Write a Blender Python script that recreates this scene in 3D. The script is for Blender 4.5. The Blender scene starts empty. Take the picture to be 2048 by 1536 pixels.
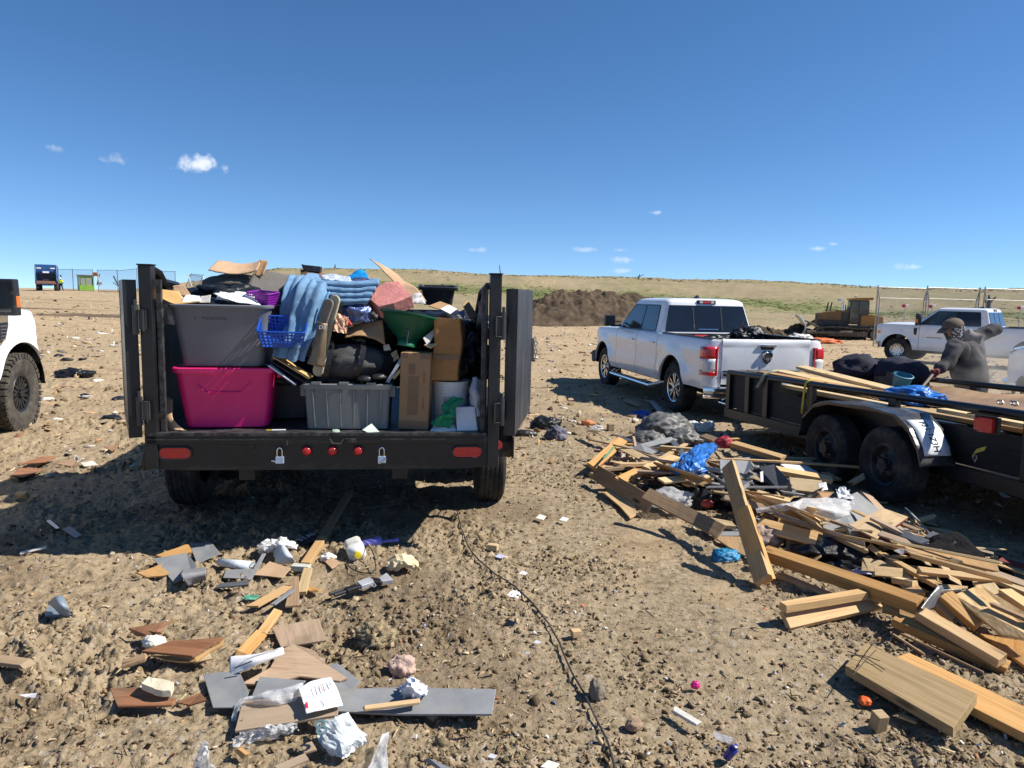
import bpy, bmesh, math, random
import numpy as np
from mathutils import Vector, Matrix
from math import radians as rad, sin, cos, tan, pi, sqrt, atan2

# ------------------------------------------------------------------ camera
SC = bpy.context.scene
COL = SC.collection
CAM_H, PITCH, ROLL, FPX = 1.75, rad(7.1), rad(1.3), 1420.0
CAM = Vector((0, 0, CAM_H))
_f = Vector((0, cos(PITCH), -sin(PITCH)))
_r0 = Vector((1, 0, 0))
_u0 = Vector((0, sin(PITCH), cos(PITCH)))
_r = _r0 * cos(ROLL) + _u0 * sin(ROLL)
_u = _u0 * cos(ROLL) - _r0 * sin(ROLL)
cd = bpy.data.cameras.new('camera'); co = bpy.data.objects.new('camera', cd); COL.objects.link(co)
cd.sensor_width = 36; cd.lens = 36 * FPX / 2048; cd.clip_start = 0.05; cd.clip_end = 20000
co.matrix_world = Matrix(((_r.x, _u.x, -_f.x, 0), (_r.y, _u.y, -_f.y, 0), (_r.z, _u.z, -_f.z, CAM_H), (0, 0, 0, 1)))
SC.camera = co

# ------------------------------------------------------------------ sun and sky
SUN_EL, SUN_AZ = rad(47), rad(92)          # azimuth from +Y towards +X
sd = Vector((sin(SUN_AZ) * cos(SUN_EL), cos(SUN_AZ) * cos(SUN_EL), sin(SUN_EL)))
sl = bpy.data.lights.new('sun', 'SUN'); so = bpy.data.objects.new('sun', sl); COL.objects.link(so)
sl.energy = 5.0; sl.angle = rad(0.53); sl.color = (1, 0.95, 0.86)
so.location = (30, 5, 40)
so.rotation_euler = (-sd).to_track_quat('-Z', 'Y').to_euler()
SC.view_settings.view_transform = 'Standard'; SC.view_settings.look = 'None'
SC.view_settings.gamma = 1.0
SC.view_settings.exposure = 0.58
W = bpy.data.worlds.new('World'); SC.world = W; W.use_nodes = True
nt = W.node_tree; nt.nodes.clear()
def _n(t, **k):
    n = nt.nodes.new(t)
    for a, b in k.items(): setattr(n, a, b)
    return n
sky = _n('ShaderNodeTexSky', sky_type='NISHITA'); sky.sun_disc = False
sky.sun_elevation = SUN_EL; sky.sun_rotation = SUN_AZ
sky.altitude = 0; sky.air_density = 0.6; sky.dust_density = 0.0; sky.ozone_density = 2.0
bg = _n('ShaderNodeBackground'); bg.inputs['Strength'].default_value = 0.108
wo = _n('ShaderNodeOutputWorld')
tcw = _n('ShaderNodeTexCoord')
nz = _n('ShaderNodeTexNoise'); nz.inputs['Scale'].default_value = 42; nz.inputs['Detail'].default_value = 7
nz.inputs['Roughness'].default_value = 0.6
nt.links.new(tcw.outputs['Generated'], nz.inputs['Vector'])
nzm = _n('ShaderNodeMath', operation='MULTIPLY_ADD'); nzm.inputs[1].default_value = 3.6; nzm.inputs[2].default_value = -1.8
nt.links.new(nz.outputs['Fac'], nzm.inputs[0])
def pdir(px, py):
    return (_f + _r * ((px - 1024) / FPX) - _u * ((py - 768) / FPX)).normalized()
up_ = _n('ShaderNodeVectorMath', operation='ADD'); up_.inputs[1].default_value = (0, 0, .05)
nt.links.new(tcw.outputs['Generated'], up_.inputs[0])
un_ = _n('ShaderNodeVectorMath', operation='NORMALIZE'); nt.links.new(up_.outputs[0], un_.inputs[0]); nt.links.new(un_.outputs[0], sky.inputs['Vector'])
hsv = _n('ShaderNodeHueSaturation'); hsv.inputs['Saturation'].default_value = 1.2; hsv.inputs['Hue'].default_value = .499
nt.links.new(sky.outputs['Color'], hsv.inputs['Color'])
colsock = hsv.outputs['Color']
# small clouds scattered over the sky: (direction pixel, half width, half height, opacity)
for px, py, a, b, op, br in [(402, 331, 40, 17, .8, .95), (243, 322, 26, 13, .45, .75), (117, 297, 20, 9, .42, .8),
                         (1252, 519, 40, 9, .35, .9), (1172, 499, 30, 6, .3, .9), (1240, 500, 26, 6, .28, .9), (962, 500, 24, 6, .3, .9),
                         (1632, 497, 18, 5, .38, .95), (1314, 425, 16, 5, .4, .9), (1822, 534, 34, 7, .36, .95), (1250, 542, 40, 6, .35, .9), (1668, 488, 10, 4, .3, .9)]:
    d = pdir(px, py); rt = d.cross(Vector((0, 0, 1))).normalized(); up = rt.cross(d).normalized()
    s = _n('ShaderNodeVectorMath', operation='SUBTRACT'); s.inputs[1].default_value = d
    nt.links.new(tcw.outputs['Generated'], s.inputs[0])
    dx = _n('ShaderNodeVectorMath', operation='DOT_PRODUCT'); dx.inputs[1].default_value = rt * (FPX / a)
    dy = _n('ShaderNodeVectorMath', operation='DOT_PRODUCT'); dy.inputs[1].default_value = up * (FPX / b)
    dz = _n('ShaderNodeVectorMath', operation='DOT_PRODUCT'); dz.inputs[1].default_value = d * 12
    cx = _n('ShaderNodeCombineXYZ')
    for q, nn in enumerate((dx, dy, dz)):
        nt.links.new(s.outputs[0], nn.inputs[0]); nt.links.new(nn.outputs['Value'], cx.inputs[q])
    ln = _n('ShaderNodeVectorMath', operation='LENGTH'); nt.links.new(cx.outputs[0], ln.inputs[0])
    sub = _n('ShaderNodeMath', operation='SUBTRACT'); nt.links.new(nzm.outputs[0], sub.inputs[0]); nt.links.new(ln.outputs['Value'], sub.inputs[1])
    mr = _n('ShaderNodeMapRange', interpolation_type='SMOOTHSTEP')
    mr.inputs['From Min'].default_value = -0.95; mr.inputs['From Max'].default_value = 0.1; mr.inputs['To Max'].default_value = op
    nt.links.new(sub.outputs[0], mr.inputs['Value'])
    mx = _n('ShaderNodeMix', data_type='RGBA')
    nt.links.new(mr.outputs[0], mx.inputs['Factor']); nt.links.new(colsock, mx.inputs['A'])
    mx.inputs['B'].default_value = (7.2 * br, 7.4 * br, 7.9 * br, 1)
    colsock = mx.outputs['Result']
nt.links.new(colsock, bg.inputs['Color']); nt.links.new(bg.outputs[0], wo.inputs['Surface'])

# ------------------------------------------------------------------ noise
_prm = np.random.RandomState(7).permutation(256); _prm = np.concatenate([_prm, _prm, _prm])
_grd = np.random.RandomState(8).randn(256, 3); _grd /= np.linalg.norm(_grd, axis=1)[:, None]
def pn(x, y, z=0.0):
    x = np.asarray(x, float); y = np.asarray(y, float); z = np.zeros_like(x) + z
    xi = np.floor(x).astype(int); yi = np.floor(y).astype(int); zi = np.floor(z).astype(int)
    xf = x - xi; yf = y - yi; zf = z - zi
    xi &= 255; yi &= 255; zi &= 255
    u = xf ** 3 * (xf * (xf * 6 - 15) + 10); v = yf ** 3 * (yf * (yf * 6 - 15) + 10); w = zf ** 3 * (zf * (zf * 6 - 15) + 10)
    def g(a, b, c):
        h = _grd[_prm[_prm[_prm[xi + a] + yi + b] + zi + c] & 255]
        return h[..., 0] * (xf - a) + h[..., 1] * (yf - b) + h[..., 2] * (zf - c)
    l = lambda a, b, t: a + t * (b - a)
    return l(l(l(g(0, 0, 0), g(1, 0, 0), u), l(g(0, 1, 0), g(1, 1, 0), u), v), l(l(g(0, 0, 1), g(1, 0, 1), u), l(g(0, 1, 1), g(1, 1, 1), u), v), w) * 1.6
def fbm(x, y, z=0.0, o=4, lac=2.0, gain=.5):
    s = 0; a = 1.0
    for k in range(o):
        s = s + a * pn(np.asarray(x) * lac ** k + 17.3 * k, np.asarray(y) * lac ** k - 9.1 * k, np.asarray(z) * lac ** k + 3.7 * k); a *= gain
    return s
def sstep(a, b, t):
    t = np.clip((t - a) / (b - a), 0, 1); return t * t * (3 - 2 * t)

# ------------------------------------------------------------------ terrain
_PX = [-4000, 0, 240, 300, 400, 560, 668, 1000, 1400, 1750, 2048, 6000]
_RZ = [.96, .96, 1.0, 1.8, 3.3, 6.0, 6.7, 6.3, 5.8, 5.0, 4.6, 4.2]     # crest height by bearing
def G(x, y):
    """smooth ground height"""
    x = np.asarray(x, float); y = np.asarray(y, float)
    d = np.hypot(x, y) + 1e-6
    yy = np.maximum(y, 0.02 * d)
    px = 1024 + FPX * x / yy
    px = np.where(y < 0.02 * d, np.where(x > 0, 6000, -4000), px)
    crest = np.interp(px, _PX, _RZ)
    rt = sstep(300, 620, px)
    zl = np.interp(d, [0, 9, 30, 96, 140, 165, 260, 800], [0, 0, -.05, .96, .96, .6, -9, -14])
    zr = np.interp(d, [0, 6.5, 12, 25, 42, 52, 62, 72], [0, 0, -.12, -.22, -.6, -.75, -.6, -.45])
    t = np.clip((d - 66) / (150 - 66), 0, 1)
    hill = (crest + .45) * (0.62 * t ** 1.15 + .38 * sstep(.45, .95, t))
    zr = zr + hill - sstep(155, 420, d) * (crest + 12)
    zl2 = zl + (crest - .96) * sstep(60, 150, d) * (px > 240) * (1 - sstep(155, 300, d))
    z = zl2 * (1 - rt) + zr * rt
    back = sstep(-.2, .3, y / d)
    return z * back
def Gs(x, y): return float(G(np.array([x]), np.array([y]))[0])
def ray(px, py): return _f + _r * ((px - 1024) / FPX) - _u * ((py - 768) / FPX)
def gpt(px, py, h=0.0):
    d = ray(px, py); z = h
    for _ in range(25):
        t = (CAM_H - z) / max(-d.z, 1e-4); p = CAM + d * t
        z2 = Gs(p.x, p.y) + h
        if abs(z2 - z) < 1e-4: break
        z = z * .4 + z2 * .6
    return Vector((p.x, p.y, z))
def at(px, py, depth):                      # point on the sight line at camera depth
    return CAM + ray(px, py) * depth
def proj(p):
    q = Vector(p) - CAM; zc = q.dot(_f)
    return 1024 + FPX * q.dot(_r) / zc, 768 - FPX * q.dot(_u) / zc
# ------------------------------------------------------------------ mesh helpers
class MB:
    def __init__(s): s.v = []; s.f = []; s.m = []
    def add(s, vs, fs, mi=0, X=None):
        o = len(s.v)
        if X is not None: vs = [X @ Vector(q) for q in vs]
        s.v.extend([tuple(q) for q in vs])
        for q in fs: s.f.append(tuple(i + o for i in q)); s.m.append(mi)
        return s
    def box(s, c, d, mi=0, X=None, taper=(1, 1)):
        hx, hy, hz = d[0] / 2, d[1] / 2, d[2] / 2; tx, ty = taper
        v = [(c[0] - hx, c[1] - hy, c[2] - hz), (c[0] + hx, c[1] - hy, c[2] - hz), (c[0] + hx, c[1] + hy, c[2] - hz), (c[0] - hx, c[1] + hy, c[2] - hz),
             (c[0] - hx * tx, c[1] - hy * ty, c[2] + hz), (c[0] + hx * tx, c[1] - hy * ty, c[2] + hz), (c[0] + hx * tx, c[1] + hy * ty, c[2] + hz), (c[0] - hx * tx, c[1] + hy * ty, c[2] + hz)]
        return s.add(v, [(0, 3, 2, 1), (4, 5, 6, 7), (0, 1, 5, 4), (1, 2, 6, 5), (2, 3, 7, 6), (3, 0, 4, 7)], mi, X)
    def b2(s, a, b, mi=0, X=None):
        return s.box([(a[i] + b[i]) / 2 for i in range(3)], [abs(b[i] - a[i]) for i in range(3)], mi, X)
    def tube(s, path, r, n=8, mi=0, cap=True, X=None):
        P = [Vector(p) for p in path]; R = r if isinstance(r, (list, tuple)) else [r] * len(P)
        vs = []; fs = []; prev = None
        for i, p in enumerate(P):
            t = (P[min(i + 1, len(P) - 1)] - P[max(i - 1, 0)])
            t = t.normalized() if t.length > 1e-9 else Vector((0, 0, 1))
            if prev is None:
                a = Vector((0, 0, 1)) if abs(t.z) < .9 else Vector((1, 0, 0))
                n1 = t.cross(a).normalized()
            else:
                n1 = (prev - t * prev.dot(t))
                n1 = n1.normalized() if n1.length > 1e-6 else t.orthogonal().normalized()
            prev = n1; n2 = t.cross(n1)
            for k in range(n):
                an = 2 * pi * k / n; vs.append(p + (n1 * cos(an) + n2 * sin(an)) * R[i])
        for i in range(len(P) - 1):
            for k in range(n):
                k2 = (k + 1) % n; fs.append((i * n + k, i * n + k2, (i + 1) * n + k2, (i + 1) * n + k))
        if cap:
            fs.append(tuple(range(n))[::-1]); fs.append(tuple(range((len(P) - 1) * n, len(P) * n)))
        return s.add(vs, fs, mi, X)
    def lathe(s, prof, n=24, mi=0, X=None, closed=False, mis=None):
        """profile (r, z) turned about local Z"""
        vs = []; m = len(prof)
        for k in range(n):
            a = 2 * pi * k / n
            for r, z in prof: vs.append((r * cos(a), r * sin(a), z))
        for j in range(m if closed else m - 1):
            fs = []
            j2 = (j + 1) % m
            for k in range(n):
                k2 = (k + 1) % n
                fs.append((k * m + j, k2 * m + j, k2 * m + j2, k * m + j2))
            if j == 0: base = len(s.v); s.add(vs, fs, mis[j] if mis else mi, X)
            else:
                for q in fs: s.f.append(tuple(i + base for i in q)); s.m.append(mis[j] if mis else mi)
        return s
    def grid(s, P, mi=0, X=None, closeu=False):
        """P[i][j] points"""
        nu = len(P); nv = len(P[0]); vs = [q for row in P for q in row]; fs = []
        for i in range(nu if closeu else nu - 1):
            i2 = (i + 1) % nu
            for j in range(nv - 1):
                fs.append((i * nv + j, i2 * nv + j, i2 * nv + j + 1, i * nv + j + 1))
        return s.add(vs, fs, mi, X)
    def prism(s, poly, a, b, X=None, mi=0):
        """polygon in local xy extruded from z=a to z=b"""
        n = len(poly)
        vs = [(p[0], p[1], a) for p in poly] + [(p[0], p[1], b) for p in poly]
        fs = [tuple(range(n))[::-1], tuple(range(n, 2 * n))] + [(i, (i + 1) % n, n + (i + 1) % n, n + i) for i in range(n)]
        return s.add(vs, fs, mi, X)
    def poly3(s, pts, off, mi=0):
        """3-D outline extruded by a vector"""
        n = len(pts); off = Vector(off); pts = [Vector(p) for p in pts]
        vs = pts + [p + off for p in pts]
        return s.add(vs, [tuple(range(n))[::-1], tuple(range(n, 2 * n))] + [(i, (i + 1) % n, n + (i + 1) % n, n + i) for i in range(n)], mi)

def tag(o, label=None, cat=None, group=None, kind=None):
    if label: o['label'] = label
    if cat: o['category'] = cat
    if group: o['group'] = group
    if kind: o['kind'] = kind
    return o
def build(name, mb, mats, parent=None, X=None, smooth=False, bevel=0, seg=2, solid=0, sub=0, ang=.6):
    me = bpy.data.meshes.new(name); me.from_pydata(mb.v, [], mb.f)
    mats = mats if isinstance(mats, (list, tuple)) else [mats]
    for m in mats: me.materials.append(m)
    me.polygons.foreach_set('material_index', mb.m)
    me.update()
    bm = bmesh.new(); bm.from_mesh(me); bmesh.ops.recalc_face_normals(bm, faces=bm.faces); bm.to_mesh(me); bm.free()
    if smooth:
        me.polygons.foreach_set('use_smooth', [True] * len(me.polygons)); me.set_sharp_from_angle(angle=ang)
    o = bpy.data.objects.new(name, me); COL.objects.link(o)
    if parent is not None: o.parent = parent
    if X is not None: o.matrix_local = X
    if solid:
        md = o.modifiers.new('thickness', 'SOLIDIFY'); md.thickness = solid; md.offset = 0
    if sub:
        md = o.modifiers.new('smooth', 'SUBSURF'); md.levels = sub; md.render_levels = sub
    if bevel:
        md = o.modifiers.new('edge', 'BEVEL'); md.width = bevel; md.segments = seg; md.limit_method = 'ANGLE'; md.angle_limit = rad(35)
    return o
def empty(name, loc, rz=0, label=None, cat=None, group=None, rot=None):
    o = bpy.data.objects.new(name, None); COL.objects.link(o); o.location = loc
    o.rotation_euler = rot if rot else (0, 0, rz); o.empty_display_size = .2
    return tag(o, label, cat, group)
def T(*p): return Matrix.Translation(Vector(p))
def RX(a): return Matrix.Rotation(a, 4, 'X')
def RY(a): return Matrix.Rotation(a, 4, 'Y')
def RZ(a): return Matrix.Rotation(a, 4, 'Z')
def frame(o, x, zref=(0, 0, 1)):
    x = Vector(x).normalized(); z = Vector(zref); y = z.cross(x)
    y = y.normalized() if y.length > 1e-6 else x.orthogonal().normalized()
    z = x.cross(y)
    return Matrix(((x.x, y.x, z.x, o[0]), (x.y, y.y, z.y, o[1]), (x.z, y.z, z.z, o[2]), (0, 0, 0, 1)))
def rrect(w, h, r, n=4):
    out = []
    for cx, cy, a0 in ((w / 2 - r, h / 2 - r, 0), (-w / 2 + r, h / 2 - r, pi / 2), (-w / 2 + r, -h / 2 + r, pi), (w / 2 - r, -h / 2 + r, 3 * pi / 2)):
        for k in range(n + 1):
            a = a0 + pi / 2 * k / n; out.append((cx + r * cos(a), cy + r * sin(a)))
    return out
def textmesh(txt, size, mat, parent, X, thick=.001, name='lettering', bend=None):
    cu = bpy.data.curves.new('lettering', 'FONT'); cu.body = txt; cu.size = size; cu.align_x = 'CENTER'; cu.align_y = 'CENTER'
    cu.resolution_u = 3; cu.extrude = thick
    ob = bpy.data.objects.new('tmp', cu); COL.objects.link(ob)
    dg = bpy.context.evaluated_depsgraph_get()
    me = bpy.data.meshes.new_from_object(ob.evaluated_get(dg)); bpy.data.objects.remove(ob)
    if bend:
        for v in me.vertices: v.co = bend(v.co)
    me.materials.clear(); me.materials.append(mat)
    o = bpy.data.objects.new(name, me); COL.objects.link(o); o.parent = parent; o.matrix_local = X
    return o
rng = random.Random(11)

# ------------------------------------------------------------------ materials
MATS = {}
def newmat(name):
    m = bpy.data.materials.new(name); m.use_nodes = True; MATS[name] = m
    n = m.node_tree.nodes; n.clear()
    out = n.new('ShaderNodeOutputMaterial'); b = n.new('ShaderNodeBsdfPrincipled'); m.node_tree.links.new(b.outputs[0], out.inputs[0])
    return m, m.node_tree, b
def nd(t, kind, inp=None, **k):
    n = t.nodes.new(kind)
    for a, b in k.items(): setattr(n, a, b)
    for a, b in (inp or {}).items():
        if isinstance(b, bpy.types.NodeSocket): t.links.new(b, n.inputs[a])
        else: n.inputs[a].default_value = b
    return n
def c4(c): return (c[0], c[1], c[2], 1)
def mixc(t, fac, a, b, bt='MIX'):
    n = t.nodes.new('ShaderNodeMix'); n.data_type = 'RGBA'; n.blend_type = bt
    for s, v in (('Factor', fac), ('A', a), ('B', b)):
        if isinstance(v, bpy.types.NodeSocket): t.links.new(v, n.inputs[s])
        else: n.inputs[s].default_value = v if s == 'Factor' else c4(v)
    return n.outputs['Result']
def ramp(t, sock, a, b):
    n = nd(t, 'ShaderNodeMapRange', {'Value': sock, 'From Min': a, 'From Max': b}); return n.outputs[0]
def mat(name, col, rough=.6, metal=0, var=.25, vs=6, bump=.15, bs=40, dirt=0, dcol=(.25, .2, .14), coat=0, spec=.5, trans=0, alpha=1, stretch=None, scr=0):
    if name in MATS: return MATS[name]
    m, t, b = newmat(name)
    tc = nd(t, 'ShaderNodeTexCoord'); vec = tc.outputs['Object']
    if stretch: vec = nd(t, 'ShaderNodeMapping', {'Vector': vec, 'Scale': stretch}).outputs[0]
    n1 = nd(t, 'ShaderNodeTexNoise', {'Vector': vec, 'Scale': vs, 'Detail': 5, 'Roughness': .6})
    lo = [x * (1 - var) for x in col]; hi = [min(1, x * (1 + var)) for x in col]
    c = mixc(t, ramp(t, n1.outputs['Fac'], .3, .7), lo, hi)
    if dirt:
        n2 = nd(t, 'ShaderNodeTexNoise', {'Vector': vec, 'Scale': vs * .6 + 1.3, 'Detail': 8, 'Roughness': .7})
        c = mixc(t, ramp(t, n2.outputs['Fac'], .62 - .35 * dirt, .85), c, dcol)
    if scr:
        n4 = nd(t, 'ShaderNodeTexNoise', {'Vector': vec, 'Scale': 22, 'Detail': 9, 'Roughness': .8})
        c = mixc(t, ramp(t, n4.outputs['Fac'], .63, .72), c, [min(1, x * 4 + scr) for x in col])
    t.links.new(c, b.inputs['Base Color'])
    rn = nd(t, 'ShaderNodeMapRange', {'Value': n1.outputs['Fac'], 'To Min': max(.02, rough - .12), 'To Max': min(1, rough + .12)})
    t.links.new(rn.outputs[0], b.inputs['Roughness'])
    b.inputs['Metallic'].default_value = metal; b.inputs['Coat Weight'].default_value = coat; b.inputs['Coat Roughness'].default_value = .06
    b.inputs['Specular IOR Level'].default_value = spec; b.inputs['Transmission Weight'].default_value = trans; b.inputs['Alpha'].default_value = alpha
    if bump:
        n3 = nd(t, 'ShaderNodeTexNoise', {'Vector': vec, 'Scale': bs, 'Detail': 6, 'Roughness': .65})
        bp = nd(t, 'ShaderNodeBump', {'Height': n3.outputs['Fac'], 'Strength': bump, 'Distance': .02}); t.links.new(bp.outputs[0], b.inputs['Normal'])
    return m
def wood(name, a, bcol, scale=1.0, rough=.75, dirt=.25, knots=True):
    if name in MATS: return MATS[name]
    m, t, b = newmat(name)
    tc = nd(t, 'ShaderNodeTexCoord'); oi = nd(t, 'ShaderNodeObjectInfo')
    off = nd(t, 'ShaderNodeVectorMath', {0: tc.outputs['Object'], 1: (0, 0, 0)}, operation='ADD')
    cx = nd(t, 'ShaderNodeCombineXYZ', {'X': oi.outputs['Random'], 'Y': oi.outputs['Random'], 'Z': oi.outputs['Random']})
    sc = nd(t, 'ShaderNodeVectorMath', {0: cx.outputs[0], 1: (37, 11, 23)}, operation='MULTIPLY'); t.links.new(sc.outputs[0], off.inputs[1])
    mp = nd(t, 'ShaderNodeMapping', {'Vector': off.outputs[0], 'Scale': (1.6 * scale, 24 * scale, 24 * scale)})
    n1 = nd(t, 'ShaderNodeTexNoise', {'Vector': mp.outputs[0], 'Scale': 1.0, 'Detail': 6, 'Roughness': .65, 'Distortion': .6})
    n2 = nd(t, 'ShaderNodeTexNoise', {'Vector': off.outputs[0], 'Scale': 3.2, 'Detail': 5})
    mp2 = nd(t, 'ShaderNodeMapping', {'Vector': off.outputs[0], 'Scale': (3 * scale, 90 * scale, 90 * scale)})
    n3 = nd(t, 'ShaderNodeTexNoise', {'Vector': mp2.outputs[0], 'Scale': 1.0, 'Detail': 4, 'Roughness': .7})
    c = mixc(t, ramp(t, n1.outputs['Fac'], .32, .66), a, bcol)
    c = mixc(t, ramp(t, n3.outputs['Fac'], .5, .8), c, [x * .55 for x in a])
    tv = nd(t, 'ShaderNodeMapRange', {'Value': oi.outputs['Random'], 'To Min': .72, 'To Max': 1.18})
    c = mixc(t, 1.0, c, nd(t, 'ShaderNodeCombineColor', {0: tv.outputs[0], 1: tv.outputs[0], 2: tv.outputs[0]}).outputs[0], 'MULTIPLY')
    if knots:
        vo = nd(t, 'ShaderNodeTexVoronoi', {'Vector': nd(t, 'ShaderNodeMapping', {'Vector': off.outputs[0], 'Scale': (2.2, 9, 9)}).outputs[0], 'Scale': 1.0})
        c = mixc(t, ramp(t, vo.outputs['Distance'], .17, .08), c, [x * .3 for x in a])
    gy = nd(t, 'ShaderNodeMath', {0: nd(t, 'ShaderNodeMath', {0: oi.outputs['Random'], 1: 7.31}, operation='MULTIPLY').outputs[0]}, operation='FRACT')
    c = mixc(t, nd(t, 'ShaderNodeMapRange', {'Value': gy.outputs[0], 'From Min': .35, 'To Max': .5}).outputs[0], c, (.36, .29, .20))
    c = mixc(t, ramp(t, n2.outputs['Fac'], .70 - .3 * dirt, .85), c, (.17, .13, .085))
    t.links.new(c, b.inputs['Base Color']); b.inputs['Roughness'].default_value = rough; b.inputs['Specular IOR Level'].default_value = .25
    bp = nd(t, 'ShaderNodeBump', {'Height': n3.outputs['Fac'], 'Strength': .25, 'Distance': .01}); t.links.new(bp.outputs[0], b.inputs['Normal'])
    return m
def osb(name, a, bcol):
    m, t, b = newmat(name)
    tc = nd(t, 'ShaderNodeTexCoord'); 
    mp = nd(t, 'ShaderNodeMapping', {'Vector': tc.outputs['Object'], 'Scale': (18, 40, 40), 'Rotation': (0, 0, .5)})
    vo = nd(t, 'ShaderNodeTexVoronoi', {'Vector': mp.outputs[0], 'Scale': 1.0})
    n1 = nd(t, 'ShaderNodeTexNoise', {'Vector': mp.outputs[0], 'Scale': 1.5, 'Detail': 6})
    c = mixc(t, nd(t, 'ShaderNodeSeparateColor', {0: vo.outputs['Color']}).outputs[0], a, bcol)
    c = mixc(t, ramp(t, n1.outputs['Fac'], .55, .8), c, [x * .5 for x in a])
    t.links.new(c, b.inputs['Base Color']); b.inputs['Roughness'].default_value = .8; b.inputs['Specular IOR Level'].default_value = .2
    bp = nd(t, 'ShaderNodeBump', {'Height': n1.outputs['Fac'], 'Strength': .3, 'Distance': .01}); t.links.new(bp.outputs[0], b.inputs['Normal'])
    return m
pine = wood('pine wood', (.56, .33, .14), (.70, .48, .24), dirt=.15)
pine_pale = wood('pale pine wood', (.56, .40, .20), (.68, .52, .30), dirt=.1)
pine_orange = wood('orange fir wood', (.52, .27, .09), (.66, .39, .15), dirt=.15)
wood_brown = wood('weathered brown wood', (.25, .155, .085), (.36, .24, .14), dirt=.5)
wood_grey = wood('weathered grey wood', (.38, .26, .125), (.50, .36, .19), dirt=.35)
veneer = wood('reddish brown veneer', (.20, .085, .04), (.32, .15, .075), dirt=.5, knots=False)
laminate = wood('pale oak laminate', (.36, .25, .165), (.47, .34, .235), scale=.8, rough=.5, knots=False)
osbm = osb('strand board', (.46, .30, .135), (.62, .44, .23))
plym = wood('plywood face', (.50, .31, .14), (.62, .42, .21), scale=.7)
redpaint = mat('dark red paint', (.16, .02, .02), .6)
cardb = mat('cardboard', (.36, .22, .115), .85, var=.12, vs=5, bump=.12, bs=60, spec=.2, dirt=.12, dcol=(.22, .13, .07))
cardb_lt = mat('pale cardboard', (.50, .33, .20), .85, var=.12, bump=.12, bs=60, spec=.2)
papertape = mat('brown packing tape', (.20, .115, .06), .35, var=.15, bump=.08)
paper = mat('white paper', (.74, .74, .75), .8, var=.05, bump=.05, spec=.2)
paper_dirty = mat('dirty paper', (.55, .52, .47), .85, var=.2, vs=14, dirt=.3)
manila = mat('manila envelope', (.58, .36, .14), .8, var=.08, spec=.2)
blackmetal = mat('black painted steel', (.011, .012, .014), .38, var=.4, vs=5, bump=.12, bs=30, dirt=.05, dcol=(.05, .047, .045), scr=.06)
blackworn = mat('dusty black steel', (.03, .031, .034), .45, var=.5, vs=4, bump=.1, bs=25, dirt=.35, dcol=(.12, .115, .11), scr=.12, stretch=(3, 3, .7))
scuffed = mat('scuffed steel edge', (.05, .05, .05), .5, metal=.3, var=.95, vs=22, bump=.2)
rubber = mat('tyre rubber', (.022, .022, .022), .8, var=.3, vs=9, bump=.3, bs=60, dirt=.45, dcol=(.13, .11, .085), spec=.3)
rubber_dust = mat('dusty tyre rubber', (.05, .046, .04), .85, var=.3, vs=9, bump=.3, bs=60, dirt=.5, dcol=(.17, .14, .105), spec=.3)
darkplastic = mat('black plastic', (.014, .014, .016), .42, var=.25, bump=.1, bs=120, dirt=.1)
steel = mat('galvanised steel', (.30, .30, .29), .4, metal=.8, var=.25, vs=12, bump=.1)
chrome = mat('chrome', (.78, .79, .8), .12, metal=1, var=.05, bump=.02, dirt=.12, dcol=(.35, .3, .25))
alloy = mat('polished alloy', (.66, .67, .69), .22, metal=1, var=.1, bump=.03, dirt=.15)
redlens = mat('red lens', (.60, .012, .02), .16, var=.15, vs=30, bump=.1, bs=90, coat=.6)
clearlens = mat('clear lamp lens', (.7, .68, .66), .12, var=.2, vs=30, bump=.1, bs=70, coat=.6)
amber = mat('amber lens', (.75, .16, .015), .2, var=.1, coat=.5)
carwhite = mat('white car paint', (.82, .825, .83), .3, var=.04, vs=3, bump=0, dirt=.04, dcol=(.55, .52, .47), coat=.7)
tint = mat('tinted window glass', (.012, .014, .017), .05, var=.2, vs=3, bump=0, dirt=.06, dcol=(.08, .075, .07), coat=.6)
tint2 = mat('green tinted window glass', (.05, .065, .06), .05, var=.6, vs=3, bump=0, coat=.6)
film = mat('clear plastic film', (.72, .72, .72), .3, var=.1, vs=9, bump=.5, bs=22, alpha=.42)
whiteplastic = mat('white plastic', (.72, .71, .68), .42, var=.06, bump=.06, dirt=.15, dcol=(.5, .45, .38))
foamw = mat('white foam', (.72, .68, .6), .85, var=.12, bump=.3, bs=60, dirt=.2)
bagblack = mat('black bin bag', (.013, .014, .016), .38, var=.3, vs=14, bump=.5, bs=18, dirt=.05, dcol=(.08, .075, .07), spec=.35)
matteblack = mat('matte black cloth', (.012, .012, .013), .95, var=.4, vs=20, bump=.8, bs=30, spec=.1)
baggrey = mat('dusty grey bin bag', (.10, .10, .098), .5, var=.4, vs=7, bump=.35, bs=14, dirt=.35, dcol=(.24, .23, .21))
vinylgrey = mat('grey vinyl flooring', (.225, .23, .235), .55, var=.14, vs=7, bump=.1, bs=90, dirt=.22, dcol=(.3, .26, .2))
greybox = mat('grey plastic', (.18, .185, .19), .5, var=.08, bump=.08, bs=80, dirt=.08, scr=.1)
blueplastic = mat('blue plastic', (.012, .075, .42), .35, var=.08, bump=.04)
bluefilm = mat('blue plastic bag', (.02, .14, .46), .35, var=.6, vs=14, bump=.5, bs=16)
navy = mat('navy fabric', (.012, .012, .03), .9, var=.3, bump=.3)
def ink(n, c): return mat(n, c, .7, var=.1, bump=0, spec=.2)
inkblack = ink('black ink', (.02, .02, .025)); inkwhite = ink('white ink', (.75, .75, .75)); inkred = ink('red ink', (.5, .03, .05))
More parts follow.
